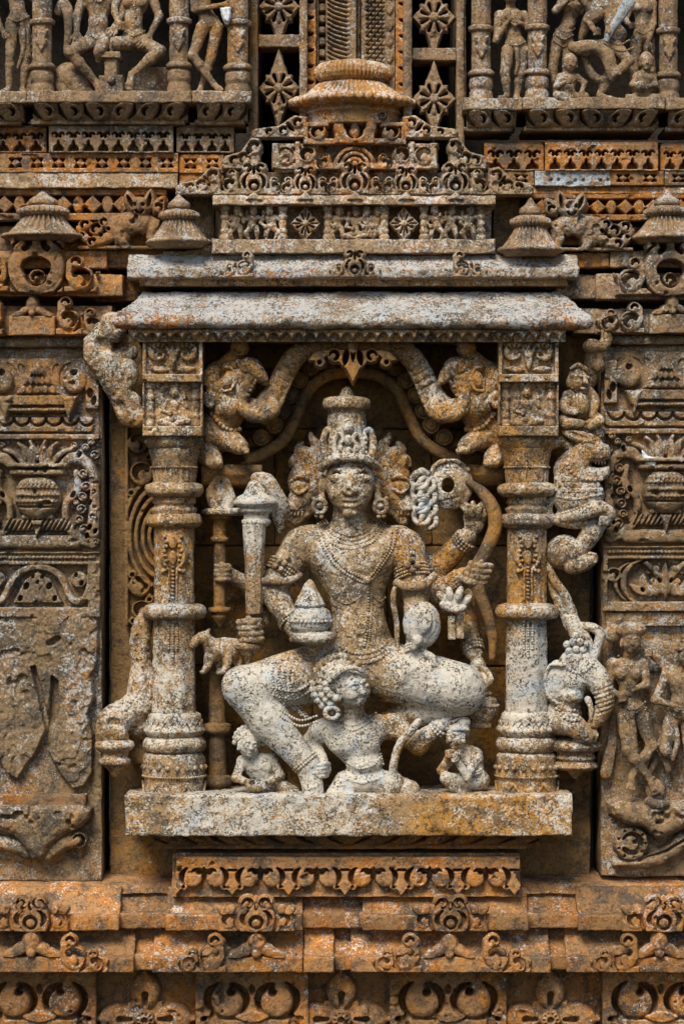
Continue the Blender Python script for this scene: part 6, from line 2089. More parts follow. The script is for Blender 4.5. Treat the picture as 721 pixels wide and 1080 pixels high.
# ================================================================ makara arch
def makara(s, label):
    """crocodile elephant whose raised trunk makes half the arch; s = -1 left, +1 right"""
    X = lambda u: 372 + s * u
    t = thing('makara_beast', label, 'mythical beast', (X(130), 498, -10), 'makara beasts holding up the arch')
    S = Sculpt(*sorted((X(4), X(172))), 348, 502, -84, 42, .9)
    # skull, cheek, neck
    S.ell((X(108), 389, 2), (13, 12, 13), 3)
    S.ell((X(118), 404, 0), (17, 18, 18), 5)
    S.ell((X(130), 428, -2), (16, 16, 18), 5)
    S.cone((X(130), 430, -10), (X(146), 458, -24), 19, 20, 6)
    S.cone((X(146), 456, -24), (X(166), 474, -36), 20, 16, 6)
    # lower jaw: thick lip swinging round below the mouth
    S.path([(X(107), 396, 12), (X(115), 412, 13), (X(116), 428, 13), (X(108), 437, 13), (X(94), 438, 13), (X(84), 432, 12), (X(85), 424, 10)], [4, 5, 6, 7, 8, 8, 5], 2)
    S.cone((X(112), 428, 4), (X(92), 432, 4), 9, 8, 3)
    # upper lip ending in a hooked beak
    S.path([(X(110), 386, 11), (X(101), 393, 12), (X(95), 400, 11), (X(90), 406, 9)], [8, 7, 5, 1.5], 2)
    # ringed trunk rising from the mouth into the arch
    S.path([(X(95), 426, -2), (X(82), 414, -2), (X(72), 394, -3), (X(61), 377, -4), (X(46), 367, -6), (X(28), 362, -8), (X(6), 362, -8)], [9, 11, 11, 10.5, 9.5, 8.5, 7], 2)
    S.path([(X(77), 430, 4), (X(70), 412, 2), (X(62), 396, 0)], [2.4, 3, 1.6], 1)
    # mouth cavity and teeth
    S.path([(X(94), 408, 14), (X(101), 415, 13), (X(107), 424, 11)], [3.4, 4.6, 3], .8, True)
    S.path([(X(95), 408, 2), (X(102), 416, 2), (X(107), 424, 2)], [3, 4, 2.6], .8, True)
    for i in range(7):
        a = i / 6
        S.ell((X(100 + a * 11), 401 + a * 22 - 3 * math.sin(a * 3), 13), (2.0, 2.0, 3), .5)
    S.path([(X(112), 398, 17), (X(119), 412, 18), (X(120), 428, 17), (X(110), 443, 15), (X(94), 445, 14)], 1.1, .8, True)
    S.path([(X(108), 404, 17), (X(111), 418, 18), (X(108), 430, 18), (X(96), 434, 19)], .8, .6, True)
    # eye with heavy lid, brow, ear curl
    S.ell((X(130), 402, 12), (6, 10, 8), .8, s * -12)
    S.path([(X(136), 414, 14), (X(127), 412, 17), (X(123), 400, 17), (X(127), 390, 15), (X(134), 388, 12)], 1.5, .7)
    S.path([(X(138), 417, 12), (X(125), 416, 16), (X(119), 400, 17), (X(124), 386, 15)], 1.0, .6, True)
    for i in range(4): S.ell((X(136.5), 402 + i * 3.4, 14), (1.8, 1.7, 2), .4)
    S.path([(X(145), 392, 2), (X(150), 402, 4), (X(143), 412, 6)], [7, 9, 6], 3)
    S.path([(X(142), 424, 8), (X(149), 417, 9), (X(154), 423, 8), (X(149), 429, 9), (X(146), 424, 10)], [4, 4, 3.6, 3, 2], 1.2)
    S.path([(X(102), 383, 12), (X(108), 386, 15), (X(113), 384, 13)], 1.0, .6, True)
    S.path([(X(104), 390, 14), (X(112), 393, 17), (X(118), 388, 16)], 1.3, .6)
    tp = [(79, 408), (75.5, 401), (72, 394), (68.5, 388), (65, 383), (61, 377.5), (56.5, 373), (51, 369.5), (45, 367), (38, 364.6), (31, 363)]
    for i, (u, y) in enumerate(tp):
        u0, y0 = tp[max(0, i - 1)]; u1, y1 = tp[min(len(tp) - 1, i + 1)]
        n = math.hypot(u1 - u0, y1 - y0)
        nx, ny = -(y1 - y0) / n, (u1 - u0) / n
        S.groove([(X(u + nx * 10), y + ny * 10), (X(u), y), (X(u - nx * 10), y - ny * 10)], 1.45, 1.2, .6, .5)
    # paws
    S.path([(X(138), 460, -14), (X(126), 466, -4), (X(117), 472, 4)], [12, 9, 7], 4)
    for i in range(3): S.path([(X(122 - i * 4), 470 + i * 1.5, 6), (X(119 - i * 4), 475 + i, 11), (X(117 - i * 3.6), 478 - i, 9)], [3.2, 3, 2.4], .8, n=4)
    S.path([(X(160), 474, -22), (X(150), 482, -8), (X(146), 486, 2)], [12, 9, 7.5], 4)
    for i in range(3): S.path([(X(152 - i * 5), 483, 4), (X(150 - i * 5), 488, 9), (X(149 - i * 5), 492, 7)], [3.6, 3.4, 2.6], .8, n=4)
    part('body', S.mesh(.5, 4), M_SHRINE if s < 0 else M_SHRINE, t)
    part('bead_collar', balls(S.on([(X(148), 437), (X(138), 449), (X(128), 454), (X(119), 453)], 4.4, .6), 2.6), M_SHRINE, t)
    part('pedestal', moulding(*sorted((X(96), X(160))), [(490, -70), (490, -16), (500, -12), (512, -22), (516, -70)], 2, 3, .6), M_DEEP, t)
    # rider
    r = thing('makara_rider', 'small round headed rider crouching on the %s makara' % ('left' if s < 0 else 'right'), 'statue', (X(130), 430, -4), 'riders on the makara beasts')
    S = Sculpt(*sorted((X(94), X(170))), 352, 440, -50, 34, .9)
    S.ell((X(119), 367, 4), (10, 10.5, 10), 2); S.path([(X(112), 366, 13), (X(118), 362, 15), (X(124), 367, 14), (X(119), 371, 15)], [1.6, 1.6, 1.4, 1], .6, True)
    S.cone((X(124), 376, -6), (X(140), 394, -10), 9, 12, 5)
    S.ell((X(144), 394, -10), (13, 12, 11), 5, s * -20)
    S.cone((X(132), 388, 4), (X(120), 384, 10), 6, 4.5, 2); S.cone((X(140), 408, 4), (X(130), 428, 10), 9, 6, 3)
    part('body', S.mesh(.4, 3.5), M_SHRINE, r)
    return t
makara(-1, 'left makara with open jaws whose ringed trunk curves into the arch')
makara(1, 'right makara with open jaws whose ringed trunk curves into the arch')

# scaled arch band behind the makaras and leaf pendant in the middle
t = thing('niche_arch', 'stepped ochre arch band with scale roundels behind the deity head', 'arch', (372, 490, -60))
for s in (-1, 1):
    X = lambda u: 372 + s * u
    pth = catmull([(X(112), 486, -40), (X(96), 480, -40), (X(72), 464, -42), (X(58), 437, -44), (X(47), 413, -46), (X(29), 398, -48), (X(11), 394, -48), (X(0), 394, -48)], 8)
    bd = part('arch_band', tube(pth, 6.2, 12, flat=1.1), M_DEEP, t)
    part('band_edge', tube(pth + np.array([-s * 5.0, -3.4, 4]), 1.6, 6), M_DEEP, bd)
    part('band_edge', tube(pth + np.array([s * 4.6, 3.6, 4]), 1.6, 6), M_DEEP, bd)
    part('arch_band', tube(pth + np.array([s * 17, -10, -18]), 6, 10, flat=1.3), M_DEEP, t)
    rd = [(X(u), y, -46) for (u, y) in ((74, 434), (82, 449), (96, 462), (66, 418), (56, 402), (92, 440), (44, 388))]
    for (x, y, d) in rd:
        R = Rel(x - 10, x + 10, y - 10, y + 10, .8, 0)
        R.up(circ(x, y, 9.2), 8, .9, rnd=3, low=5); R.cut(arc(x, y, 6.6, 0, 360, .7, 24), 5); R.up(circ(x, y, 2), 9, .8)
        part('scale_roundel', R.mesh(d - 4, .4, 4, drop=.3), M_DEEP, t)
R = Rel(322, 422, 352, 410, .65, 0)
P = 372
R.up(poly2([(P - 17, 371), (P + 17, 371), (P + 15, 384), (P + 7, 392), (P, 407), (P - 7, 392), (P - 15, 384)]), 9, .9)
for s in (-1, 1):
    R.up(circ(P + s * 19, 377, 8), 9, .9, rnd=4, low=6)
    R.cut(leaf(P + s * 6, 370, P + s * 9, 388, 3), 0)
    R.cut(arc(P + s * 20, 377, 4.4, 90 - s * 90, 90 + s * 160, [.5, 1.8, 1], 8), 0)
    R.up(circ(P + s * 34, 384, 6), 8, .9, rnd=3, low=5)
    R.up(leaf(P + s * 24, 372, P + s * 46, 382, 5), 8, .9)
    R.cut(circ(P + s * 35, 384, 2), 0)
R.cut(leaf(P, 366, P, 384, 2.2), 1)
R.up(leaf(P, 356, P, 376, 6), 9, .9)
single('leaf_pendant', 'pierced ochre leaf pendant hanging at the top middle of the niche', 'pendant', (372, 407, -8), R.mesh(16, .4, 4, drop=.3), M_DEEP)
single('arch_lintel', 'ochre lintel strip closing the niche under the eave', 'lintel', (372, 362, -20), block(216, 524, 352, 361, -80, -14, step=5), M_DEEP)

# ================================================================ beasts on the outer sides of the pillars
t = thing('dwarf_bracket', 'squatting round bellied dwarf under the right end of the eave', 'statue', (608, 448, 0))
S = Sculpt(584, 646, 348, 456, -50, 42, .85)
S.ell((608, 400, 14), (11, 15, 12), 2, 14)
S.path([(600, 390, 22), (607, 386, 26), (616, 391, 24)], 1.8, .8); S.groove([(604, 386), (612, 394), (618, 406)], 1.0); S.groove([(608, 385), (616, 394)], .8)
S.ell((610, 398, 26), (2.6, 2, 2), .5); S.ell((617, 399, 23), (2.4, 2, 2), .5); S.cone((614, 398, 25), (615, 405, 27), 1.8, 2.6, .8)
S.ell((613, 411, 23), (4, 1.6, 2), .5); S.ell((598, 404, 16), (3, 6, 4), 1)
S.ell((610, 426, 8), (12, 17, 14), 3); S.ell((612, 428, 20), (7, 10, 5), 3)
S.ell((598, 418, 12), (7, 6, 7), 2); S.path([(600, 418, 12), (592, 430, 16), (604, 436, 22)], [6, 5, 3.6], 1.5)
S.path([(618, 412, 4), (626, 424, 8), (622, 438, 12)], [6, 5, 4], 1.5)
S.path([(596, 436, 4), (594, 446, 14), (610, 448, 20)], [7, 6, 4.5], 2); S.path([(618, 438, 4), (630, 444, 12), (620, 450, 18)], [6, 5.5, 4], 2)
S.path([(620, 404, -6), (624, 386, -2), (626, 374, 2)], [8, 8, 9], 3); S.ell((630, 386, 4), (7, 8, 8), 2)
S.ell((624, 366, 8), (11, 8, 11), 2); S.path([(634, 366, 8), (639, 358, 8), (636, 350, 8)], [6, 5, 4], 2)
part('body', S.mesh(.35, 3), M_SHRINE, t)
part('bead_collar', balls([(609 + 13 * math.sin(a), 442 + 5 * math.cos(a), 9 + 13 * math.cos(a)) for a in np.linspace(-1.3, 1.3, 9)], 2.4), M_SHRINE, t)
t = thing('rearing_lion', 'rearing long eared lion with open jaws on the right outer side of the right pillar', 'mythical beast', (606, 656, 0))
S = Sculpt(568, 650, 444, 668, -50, 48, .85)
# head in profile: swept ear, bulging eye, square snout, gaping mouth, curled chin
S.ell((612, 484, 8), (17, 15, 16), 4)
S.path([(614, 476, 14), (626, 476, 16), (634, 478, 14)], [11, 9, 8], 3)
S.box((633, 478, 10), (7, 7, 8), 3, 2)
S.path([(614, 498, 12), (628, 501, 14), (636, 498, 12)], [9, 6.5, 5], 2.5); S.ell((638, 494, 11), (3.6, 5, 6), 1.2)
S.box((632, 490, 14), (10, 2.6, 20), 1, 1, -4, True); S.ell((622, 490, 18), (4, 4, 8), 1, 0, True)
for i in range(4): S.cone((626 + i * 3.4, 486.5, 15 - i * .6), (626 + i * 3.4, 489.6, 15 - i * .6), 1.3, .8, .3)
S.ell((619, 472, 23), (6.4, 4.4, 5), .8, 12); S.path([(612, 468, 22), (619, 466, 26), (627, 470, 23)], 1.6, .7); S.path([(612, 475, 22), (620, 478, 25), (627, 475, 23)], 1.2, .6)
S.ell((637, 474, 17), (2.4, 2, 3), .5, 0, True); S.path([(627, 470, 22), (632, 473, 20)], 1, .5)
S.path([(594, 456, 12), (606, 461, 18), (620, 464, 18), (630, 468, 14)], [3, 6, 6, 4], 1.5, flat=.8); S.path([(598, 457, 18), (608, 461, 24), (618, 463, 24)], [1.2, 2.6, 1.6], .8, True)
S.path([(610, 456, 6), (620, 454, 8), (630, 458, 6)], [5, 6.5, 6], 2)
S.path([(602, 470, 4), (590, 466, 6), (582, 470, 6)], [6, 5, 4], 2)
S.ell((606, 490, 12), (10, 11, 10), 3)
# neck, mane rows, saddle cloth
S.cone((602, 496, 2), (608, 524, 4), 19, 25, 7); S.ell((616, 522, 6), (20, 17, 18), 5)
for k in range(3):
    for j in range(8):
        x, y = 586 + j * 6.4 + (k % 2) * 3, 507 + k * 5.6 + abs(j - 3.5) * -.5
        d = S.front(x, y)
        if d is not None: S.box((x, y, d), (2.7, 2.3, 1.8), 1, .5)
S.ridge([(586, 524), (604, 527), (634, 521)], 1.1, .6)
S.groove([(618, 523), (620, 532)], .8)
# forelegs held across, curl of the tail
S.path([(594, 546, 12), (612, 541, 24), (630, 535, 26)], [6.5, 7, 7], 2); S.path([(630, 535, 26), (640, 541, 24), (636, 551, 22)], [6.5, 6, 4.5], 1.5)
for i in range(3): S.path([(638 - i * 3.4, 546, 27), (637 - i * 3.6, 552, 26)], [2.6, 2], .5)
S.path([(586, 548, 4), (600, 551, 12), (614, 552, 16)], [6, 6, 5], 2)
S.path([(590, 524, 0), (579, 531, 4), (578, 543, 4), (586, 547, 4), (590, 540, 4)], [4.4, 4.4, 4.4, 4, 3], 1.2)
# haunch, thigh, clawed foot, drapery
S.ell((595, 583, 2), (20, 19, 19), 4); S.ell((608, 580, 14), (10, 11, 10), 1.2)
S.path([(630, 550, 4), (622, 562, 12), (614, 574, 14)], [9, 9.5, 8], 3); S.ell((621, 563, 17), (6, 9, 6), 1, -30)
S.path([(600, 598, 14), (610, 596, 21), (622, 589, 21)], [7, 7.5, 6.5], 1.5)
for i in range(3): S.path([(619 + i, 584 + i * 4, 25), (625, 585 + i * 3.6, 25)], [2.6, 2], .5)
S.path([(576, 594, 0), (584, 612, 6), (596, 630, 7), (605, 652, 5)], [4, 4.6, 4.6, 4.6], 1, flat=.8)
S.path([(578, 604, -4), (586, 626, 2), (594, 642, 3), (600, 660, 2)], [4, 6, 7, 6], 1.2, flat=.6)
S.groove([(584, 622), (592, 638), (600, 654)], .9)
part('body', S.mesh(.35, 3), M_SHRINE, t)
beadline(S, [(596, 490), (601, 499), (610, 505), (620, 506)], 2.2, 'bead_collar', t, M_SHRINE, lift=.6)
beadline(S, [(586, 543), (604, 537), (622, 530)], 1.5, 'bead_band', t, M_SHRINE, lift=.4)
t = thing('elephant_head', 'whitish elephant with curling trunk at the foot of the rearing lion', 'elephant', (602, 822, 0))
S = Sculpt(570, 648, 648, 826, -50, 52, .85)
S.path([(597, 646, 2), (603, 656, 6), (608, 670, 8)], [7, 7, 8], 2, flat=.8); S.groove([(600, 650), (605, 660), (609, 668)], .8)
S.path([(610, 660, 6), (622, 661, 8), (631, 667, 8), (629, 680, 8), (626, 692, 10)], [4, 4.6, 4.6, 4.4, 4], 1.2); S.path([(614, 666, 8), (620, 676, 9), (622, 690, 10)], [3.4, 3.4, 3], 1)
S.ell((608, 700, 8), (20, 17, 19), 4); S.ell((606, 716, 8), (19, 17, 19), 4)
S.ell((602, 694, 22), (8, 7, 6), 3); S.ell((614, 694, 21), (8, 7, 6), 3)
# ear like a ribbed fan
S.ell((584, 718, 14), (12, 23, 6), 1.2, 6)
for k in range(3): S.path([(592, 704 + k * 3, 23), (580 + k * 2.4, 702 + k * 4, 21 + k), (574 + k * 3, 716 + k * 2, 19.5 + k), (580 + k * 2.6, 734 - k * 2, 20 + k)], 1.0, .6, True)
S.path([(592, 700, 22), (578, 701, 20), (573, 716, 18), (577, 734, 18), (586, 741, 18)], 1.8, .8)
# eye, brow, trunk, tusk, open lip
S.ell((617, 713, 25), (4.6, 3.4, 3.6), .7, 15); S.path([(610, 711, 26), (617, 707, 29), (624, 711, 26)], 1.4, .6); S.path([(611, 717, 26), (618, 719, 28), (624, 716, 26)], 1.0, .5)
S.path([(618, 704, 18), (629, 718, 24), (635, 736, 25), (631, 752, 23), (623, 762, 22)], [13, 11.5, 9.5, 7.5, 5.5], 2.5)
for i in range(6): S.groove([(622 + i * .8, 728 + i * 4.6), (632, 724 + i * 5), (644, 720 + i * 5)], .9)
S.path([(617, 736, 26), (620, 746, 29), (620, 757, 29)], [3.6, 3, 1.6], .8)
S.path([(611, 738, 36), (611, 746, 30), (613, 754, 24)], [4.5, 6, 5], 1, True)
S.ell((602, 733, 14), (12, 10, 12), 3); S.path([(596, 736, 25), (604, 741, 26), (610, 738, 24)], 1, .5, True)
# chest, folded leg
S.ell((594, 752, 2), (19, 20, 17), 4)
S.path([(584, 762, 12), (602, 763, 26), (616, 776, 27)], [11, 11, 7.5], 3); S.path([(616, 776, 26), (604, 784, 18)], [7, 6], 2)
S.path([(622, 766, 20), (625, 774, 22), (622, 782, 20)], [3.4, 3.4, 2.6], 1)
part('body', S.mesh(.35, 3), M_SHRINE, t)
beadline(S, [(590, 694), (597, 704), (607, 708), (617, 704), (624, 695)], 1.8, 'bead_band', t, M_SHRINE, lift=.5)
for k in range(3): beadline(S, [(584 + k, 742 + k * 4.4), (594 + k, 748 + k * 4.4), (604 + k, 748 + k * 4.4)], 2.0, 'bead_band', t, M_SHRINE, lift=.4)
part('top_knot', balls([(596, 679, 18), (602, 676, 22), (609, 676, 22), (615, 679, 18), (598, 686, 21), (605, 684, 24), (612, 685, 22), (605, 670, 16)], 4.4), M_SHRINE, t)
part('bracket_base', lathe(606, 4, [(778, 16), (782, 25), (786, 28), (790, 26), (793, 20), (796, 20), (799, 22), (802, 19), (804, 22), (808, 24), (811, 20), (813, 10), (821, 2)], 44), M_SHRINE, t)
single('bracket_block', 'small brown block behind the elephant bracket base', 'block', (596, 800, -20), block(576, 616, 700, 800, -60, -22, step=4, amp=1.2), M_DEEP)

t = thing('broken_bracket_beast', 'broken beast limb slanting under the left end of the eave', 'statue fragment', (128, 455, 0))
S = Sculpt(90, 156, 336, 462, -60, 40, 1.0)
S.path([(108, 352, 6), (104, 372, 8), (116, 392, 8), (128, 416, 6), (138, 440, 4)], [12, 14, 12, 10, 11], 5)
S.path([(98, 352, 0), (97, 376, 4), (103, 398, 2)], [5, 5, 3], 3)
S.ell((121, 350, 12), (14, 11, 12), 4); S.ell((118, 342, 14), (7, 6, 7), 3)
S.ell((137, 394, 4), (10, 16, 12), 3, -8); S.path([(133, 384, 15), (136, 396, 17), (134, 408, 15)], 1.2, 1, True)
S.path([(122, 378, 0), (136, 372, -6)], [10, 9], 4)
S.ell((141, 424, 6), (9, 10, 10), 4); S.ell((147, 440, 4), (9, 12, 10), 4)
for i in range(6): S.ell((108 + i * 4.4, 384 + i * 8.6, 18 - i), (3, 2.6, 2), 1)
S.ell((112, 366, 22), (10, 8, 7), 4, 30, True); S.ell((126, 430, 16), (8, 6, 6), 3, 0, True)
part('body', S.mesh(1.0, 4), M_SHRINE, t)
part('eave_knob', lathe(119, 14, [(330, 3), (333, 9), (340, 12), (350, 11), (356, 8), (360, 4)], 30), M_SHRINE, t)
t = thing('broken_bracket', 'broken whitish bracket with a turned base left of the left pillar', 'statue fragment', (124, 818, 0))
S = Sculpt(98, 172, 640, 800, -60, 40, 1.0)
S.path([(152, 652, -14), (147, 676, -10), (148, 700, -8), (150, 722, -6), (148, 744, -6)], [8, 9, 8, 12, 13], 5)
S.path([(146, 672, 0), (148, 690, 2)], [2.5, 3.5], 2, True)
for i in range(4): S.groove([(150 + i * 3, 700 + i * 5), (156, 716 + i * 7), (146 + i * 3, 734 + i * 4)], 1.2)
S.path([(148, 744, -4), (134, 752, 2), (118, 762, 8)], [13, 12, 14], 6)
S.ell((114, 768, 12), (12, 15, 13), 4); S.ell((126, 772, 16), (9, 9, 9), 4); S.ell((108, 754, 16), (5, 4, 5), 2)
S.ell((122, 760, 24), (6, 5, 6), 3, 0, True); S.path([(112, 778, 24), (120, 786, 25), (130, 784, 22)], 1.6, 1, True)
S.cone((146, 764, -10), (158, 772, -16), 14, 12, 5)
part('body', S.mesh(1.0, 4), M_SHRINE, t)
part('turned_base', lathe(122, 10, [(779, 14), (782, 20), (786, 21), (790, 18), (793, 13), (797, 13), (800, 17), (804, 17), (807, 12), (810, 8), (818, 2)], 36), M_SHRINE, t)
single('bracket_block', 'small orange block joining the broken bracket to the left pillar', 'block', (147, 806, -12), block(136, 158, 772, 806, -60, -12, step=4, amp=1), M_DEEP)

# ================================================================ rearing creatures beside the bells on the courses
def course_beast(cx, by, s, label, mat):
    X = lambda u: cx + s * u
    t = thing('crouching_beast', label, 'mythical beast', (cx, by, 0), 'crouching beasts beside the bells')
    R = Rel(*sorted((X(-66), X(40))), by - 66, by + 1, .7, 0)
    P = lambda *p: [(X(u), by + v) for u, v in p]
    # body, bent legs, head seen from the front
    R.up(poly2(P((-38, -22), (-28, -34), (-6, -40), (12, -36), (24, -30), (26, -8), (14, -4), (10, -18), (-4, -20), (-10, -4), (-24, -2), (-30, -12))), 15, 2, rnd=12, low=6)
    R.up(ell2(X(-2), by - 26, 18, 13), 19, 1, rnd=12, low=8)
    for u in (-16, 16): R.up(line2(P((u, -24), (u - 3, -12), (u + 3, -1)), [7, 5, 5]), 16, 1, rnd=5, low=8)
    R.cut(ell2(X(0), by - 8, 7, 8), -1)
    R.up(circ(X(2), by - 43, 11), 21, 1, rnd=8, low=10)
    for u in (-3, 6): R.cut(circ(X(u), by - 45, 1.8), 12)
    R.cut(arc(X(2), by - 40, 4, 200, 340, .9, 7), 12); R.up(leaf(X(1.5), by - 46, X(1.5), by - 38, 2), 23, .7)
    # three tall lobes behind the head
    for u, v, w in ((-12, -62, 7), (14, -64, 7), (28, -56, 7)):
        R.up(leaf(X(u * .5 + 2), by - 34, X(u), by + v, w), 13, 1, rnd=6, low=6)
        R.cut(leaf(X(u * .6 + 2), by - 42, X(u * .95), by + v + 6, w * .3), 2)
    R.up(circ(X(22), by - 42, 7), 16, 1, rnd=5, low=8); hook(R, X(22), by - 42, 6, s, 3)
    # leafy tail in scrolls
    R.up(line2(catmull(P((-28, -12), (-40, -8), (-54, -10), (-62, -20)), 6), [6, 7, 6, 4]), 13, 1, rnd=5, low=6)
    for u, v, r in ((-44, -20, 8), (-56, -24, 7), (-36, -27, 6), (-48, -6, 6)):
        R.up(circ(X(u), by + v, r), 14, 1, rnd=r * .6, low=8); hook(R, X(u), by + v, r * .9, -s, .5)
    for u, v in ((-50, -14), (-39, -14), (-31, -20), (-58, -14)): R.cut(ell2(X(u), by + v, 2, 1.3, .5), -1)
    R.up(rect(*sorted((X(-64), X(34))), by - 3, by + 1), 10, .8)
    part('body', R.mesh(-8, .6, 4, drop=.3, gain=1.2), mat, t)
course_beast(146, 262, 1, 'orange crouching beast left of the brown crest bell', M_RUST)
course_beast(603, 264, -1, 'brown grey crouching beast right of the grey crest bell', M_GALL)

# ================================================================ figures of the upper galleries and side panel
def fig(name, label, box, res, mat, base, group, dmin=-34, dmax=40, head=None, r=8, hair=None, crown=0, belt=None, **kw):
    t = thing(name, label, 'statue', base, group)
    S = Sculpt(*box, dmin, dmax, res)
    extra = kw.pop('extra', None)
    figure(S, head, r, **kw)
    if extra: extra(S)
    part('body', S.mesh(.4, 3), mat, t)
    if hair:
        S3 = Sculpt(head[0] - r * 2.4, head[0] + r * 2.4, head[1] - r * 2.6, head[1] + r * 1.2, head[2] - r * 2, head[2] + r * 1.6, .85)
        hairdo(S3, head, r, hair, .7, r * .25)
        part('hair', S3.mesh(.35, 2.5), mat, t)
    if crown: crownlet(head, r, crown, mat, t)
    if belt:
        for k, pts in enumerate(belt):
            beadline(S, pts, r * .13, 'belt' if k == 0 else 'bead_strand', t, mat, lift=.1)
    return t
gl = 'figures of the upper left gallery'
gr = 'figures of the upper right gallery'
z = 4
fig('standing_figure', 'standing figure at the left edge of the upper left gallery', (-26, 40, -60, 106), .95, M_GALL, (16, 101, z), gl, head=(12, -40, 8), r=9, hair=(0, -1.2, -.2), neck=(13, -26, 4), chest=(15, -12, 4), waist=(19, 8, 4), hip=(20, 20, 4),
    arms=[((2, -18, 4), (-6, 8, 8), (4, 34, 12), (10, 42, 14)), ((28, -18, 2), (34, -2, 6), (30, -24, 14))],
    legs=[((13, 26, 4), (12, 58, 10), (10, 94, 6), (4, 101, 16)), ((26, 26, 2), (28, 60, 4), (24, 94, 2), (26, 101, 12))], belt=[[(8, 20), (20, 24), (31, 18)]],
    extra=lambda S: (S.path([(24, 22, 10), (26, 50, 10), (20, 72, 8)], [2.5, 2.2, 1.6], 1), S.path([(33, 22, 0), (34, 60, 0), (30, 98, 0)], [3, 4, 5], 2, flat=.5)))
fig('seated_man', 'seated man with one leg on a stool in the upper left gallery', (62, 132, -60, 104), .95, M_GALL, (100, 100, z), gl, head=(106, -32, 8), r=11, hair=(0, -1.1, -.2), neck=(106, -16, 4), chest=(105, 2, 4), waist=(104, 24, 4), hip=(104, 40, 2), wide=1.05,
    arms=[((88, -4, 2), (82, 16, 4), (82, 34, 10), (79, 50, 14)), ((122, -4, 0), (130, 14, 4), (122, 30, 14), (116, 40, 18))],
    legs=[((96, 46, 6), (76, 58, 22), (102, 88, 12), (108, 98, 18)), ((112, 46, 8), (108, 56, 26), (106, 66, 20), None)], belt=[[(94, 38), (105, 43), (115, 38)], [(92, -6), (105, 4), (118, -6)]])
fig('seated_woman', 'seated woman leaning to the man in the upper left gallery', (118, 188, -60, 104), .95, M_GALL, (146, 100, z), gl, head=(140, -34, 8), r=10.5, hair=(.6, -1.0, -.3), neck=(141, -18, 4), chest=(143, 2, 4), waist=(141, 22, 6), hip=(142, 40, 4), female=True,
    arms=[((126, -8, 2), (120, 10, 10), (128, 30, 18)), ((160, -6, 0), (168, 18, 4), (160, 36, 12), (146, 52, 20))],
    legs=[((134, 46, 10), (112, 50, 24), (120, 64, 22), None), ((150, 46, 6), (170, 56, 18), (140, 80, 14), (136, 97, 20))], belt=[[(131, 34), (142, 40), (153, 34)], [(136, -10), (142, 8), (147, -10)], [(143, 8), (144, 20)]])
t = thing('stone_stool', 'small carved stool between the legs of the seated couple', 'stool', (120, 100, 14))
part('stool_seat', block(108, 128, 57, 63, 0, 30, step=2), M_GALL, t)
part('stool_post', block(111, 125, 63, 82, 2, 26, step=2, amp=.7), M_GALL, t)
part('stool_foot', block(106, 131, 82, 99.5, 0, 30, step=2, amp=.7), M_GALL, t)
part('boss', balls([(119, 87, 30)], 5), M_GALL, t)
S3 = Sculpt(58, 102, 62, 104, -36, 24, 1.0)
S3.path([(88, 96, -6), (80, 82, -8), (68, 80, -10), (63, 92, -8)], [12, 15, 11, 7], 5); S3.path([(64, 90, -4), (70, 99, 0), (80, 100, 2)], [6, 4, 4], 2); S3.path([(84, 92, 2), (96, 98, 4)], [5, 4], 2)
single('lying_animal', 'small animal lying under the raised leg of the seated man', 'animal', (78, 101, 0), S3.mesh(.4, 3), M_GALL)
single('side_block', 'rough plain block behind the legs of the seated woman', 'block', (160, 100, -8), block(138, 178, 70, 99, -40, -10, step=3), M_GALL)
fig('leaning_figure', 'slender crossed leg figure leaning on the orange stained column', (194, 258, -60, 104), .95, M_GALL, (225, 102, z), gl, head=(214, -44, 8), r=9, hair=(-.5, -1.1, -.2), neck=(214, -30, 4), chest=(214, -14, 4), waist=(215, 10, 4), hip=(221, 24, 4), female=True,
    arms=[((202, -20, 2), (206, 12, 10), (236, 8, 20), (246, 10, 24)), ((226, -20, 0), (234, -10, 4), (240, -28, 10))],
    legs=[((214, 30, 8), (204, 60, 14), (226, 90, 14), (234, 99, 20)), ((229, 30, 4), (222, 62, 4), (212, 92, 2), (210, 100, 10))])
single('attendant_fragment', 'raised arm and staff piece beside the seated man', 'statue fragment', (72, 60, 0), tube(catmull([(60, 14, -8), (66, 4, -4), (72, 12, 2), (73, 34, 4), (71, 56, 2)], 6), [5, 6, 6, 4.5, 4], 14), M_GALL)
fig('standing_man', 'standing bearded man with an arm at his face in the upper right gallery', (512, 566, -34, 112), .95, M_GALL, (541, 108, z), gr, head=(538, -6, 8), r=9, crown=16, neck=(538, 6, 4), chest=(539, 20, 4), waist=(541, 34, 4), hip=(543, 46, 4),
    arms=[((526, 16, 4), (522, 44, 8), (536, 22, 16), (532, 14, 20)), ((552, 16, 2), (560, 30, 4), (546, 26, 14), (538, 22, 18))],
    legs=[((535, 54, 6), (532, 78, 10), (534, 102, 8), (526, 107, 16)), ((551, 54, 4), (549, 78, 8), (544, 102, 6), (546, 108, 14))], belt=[[(533, 46), (543, 50), (553, 45)]],
    extra=lambda S: S.path([(543, 50, 14), (545, 66, 14), (543, 80, 12)], [2.4, 2.2, 1.6], 1))
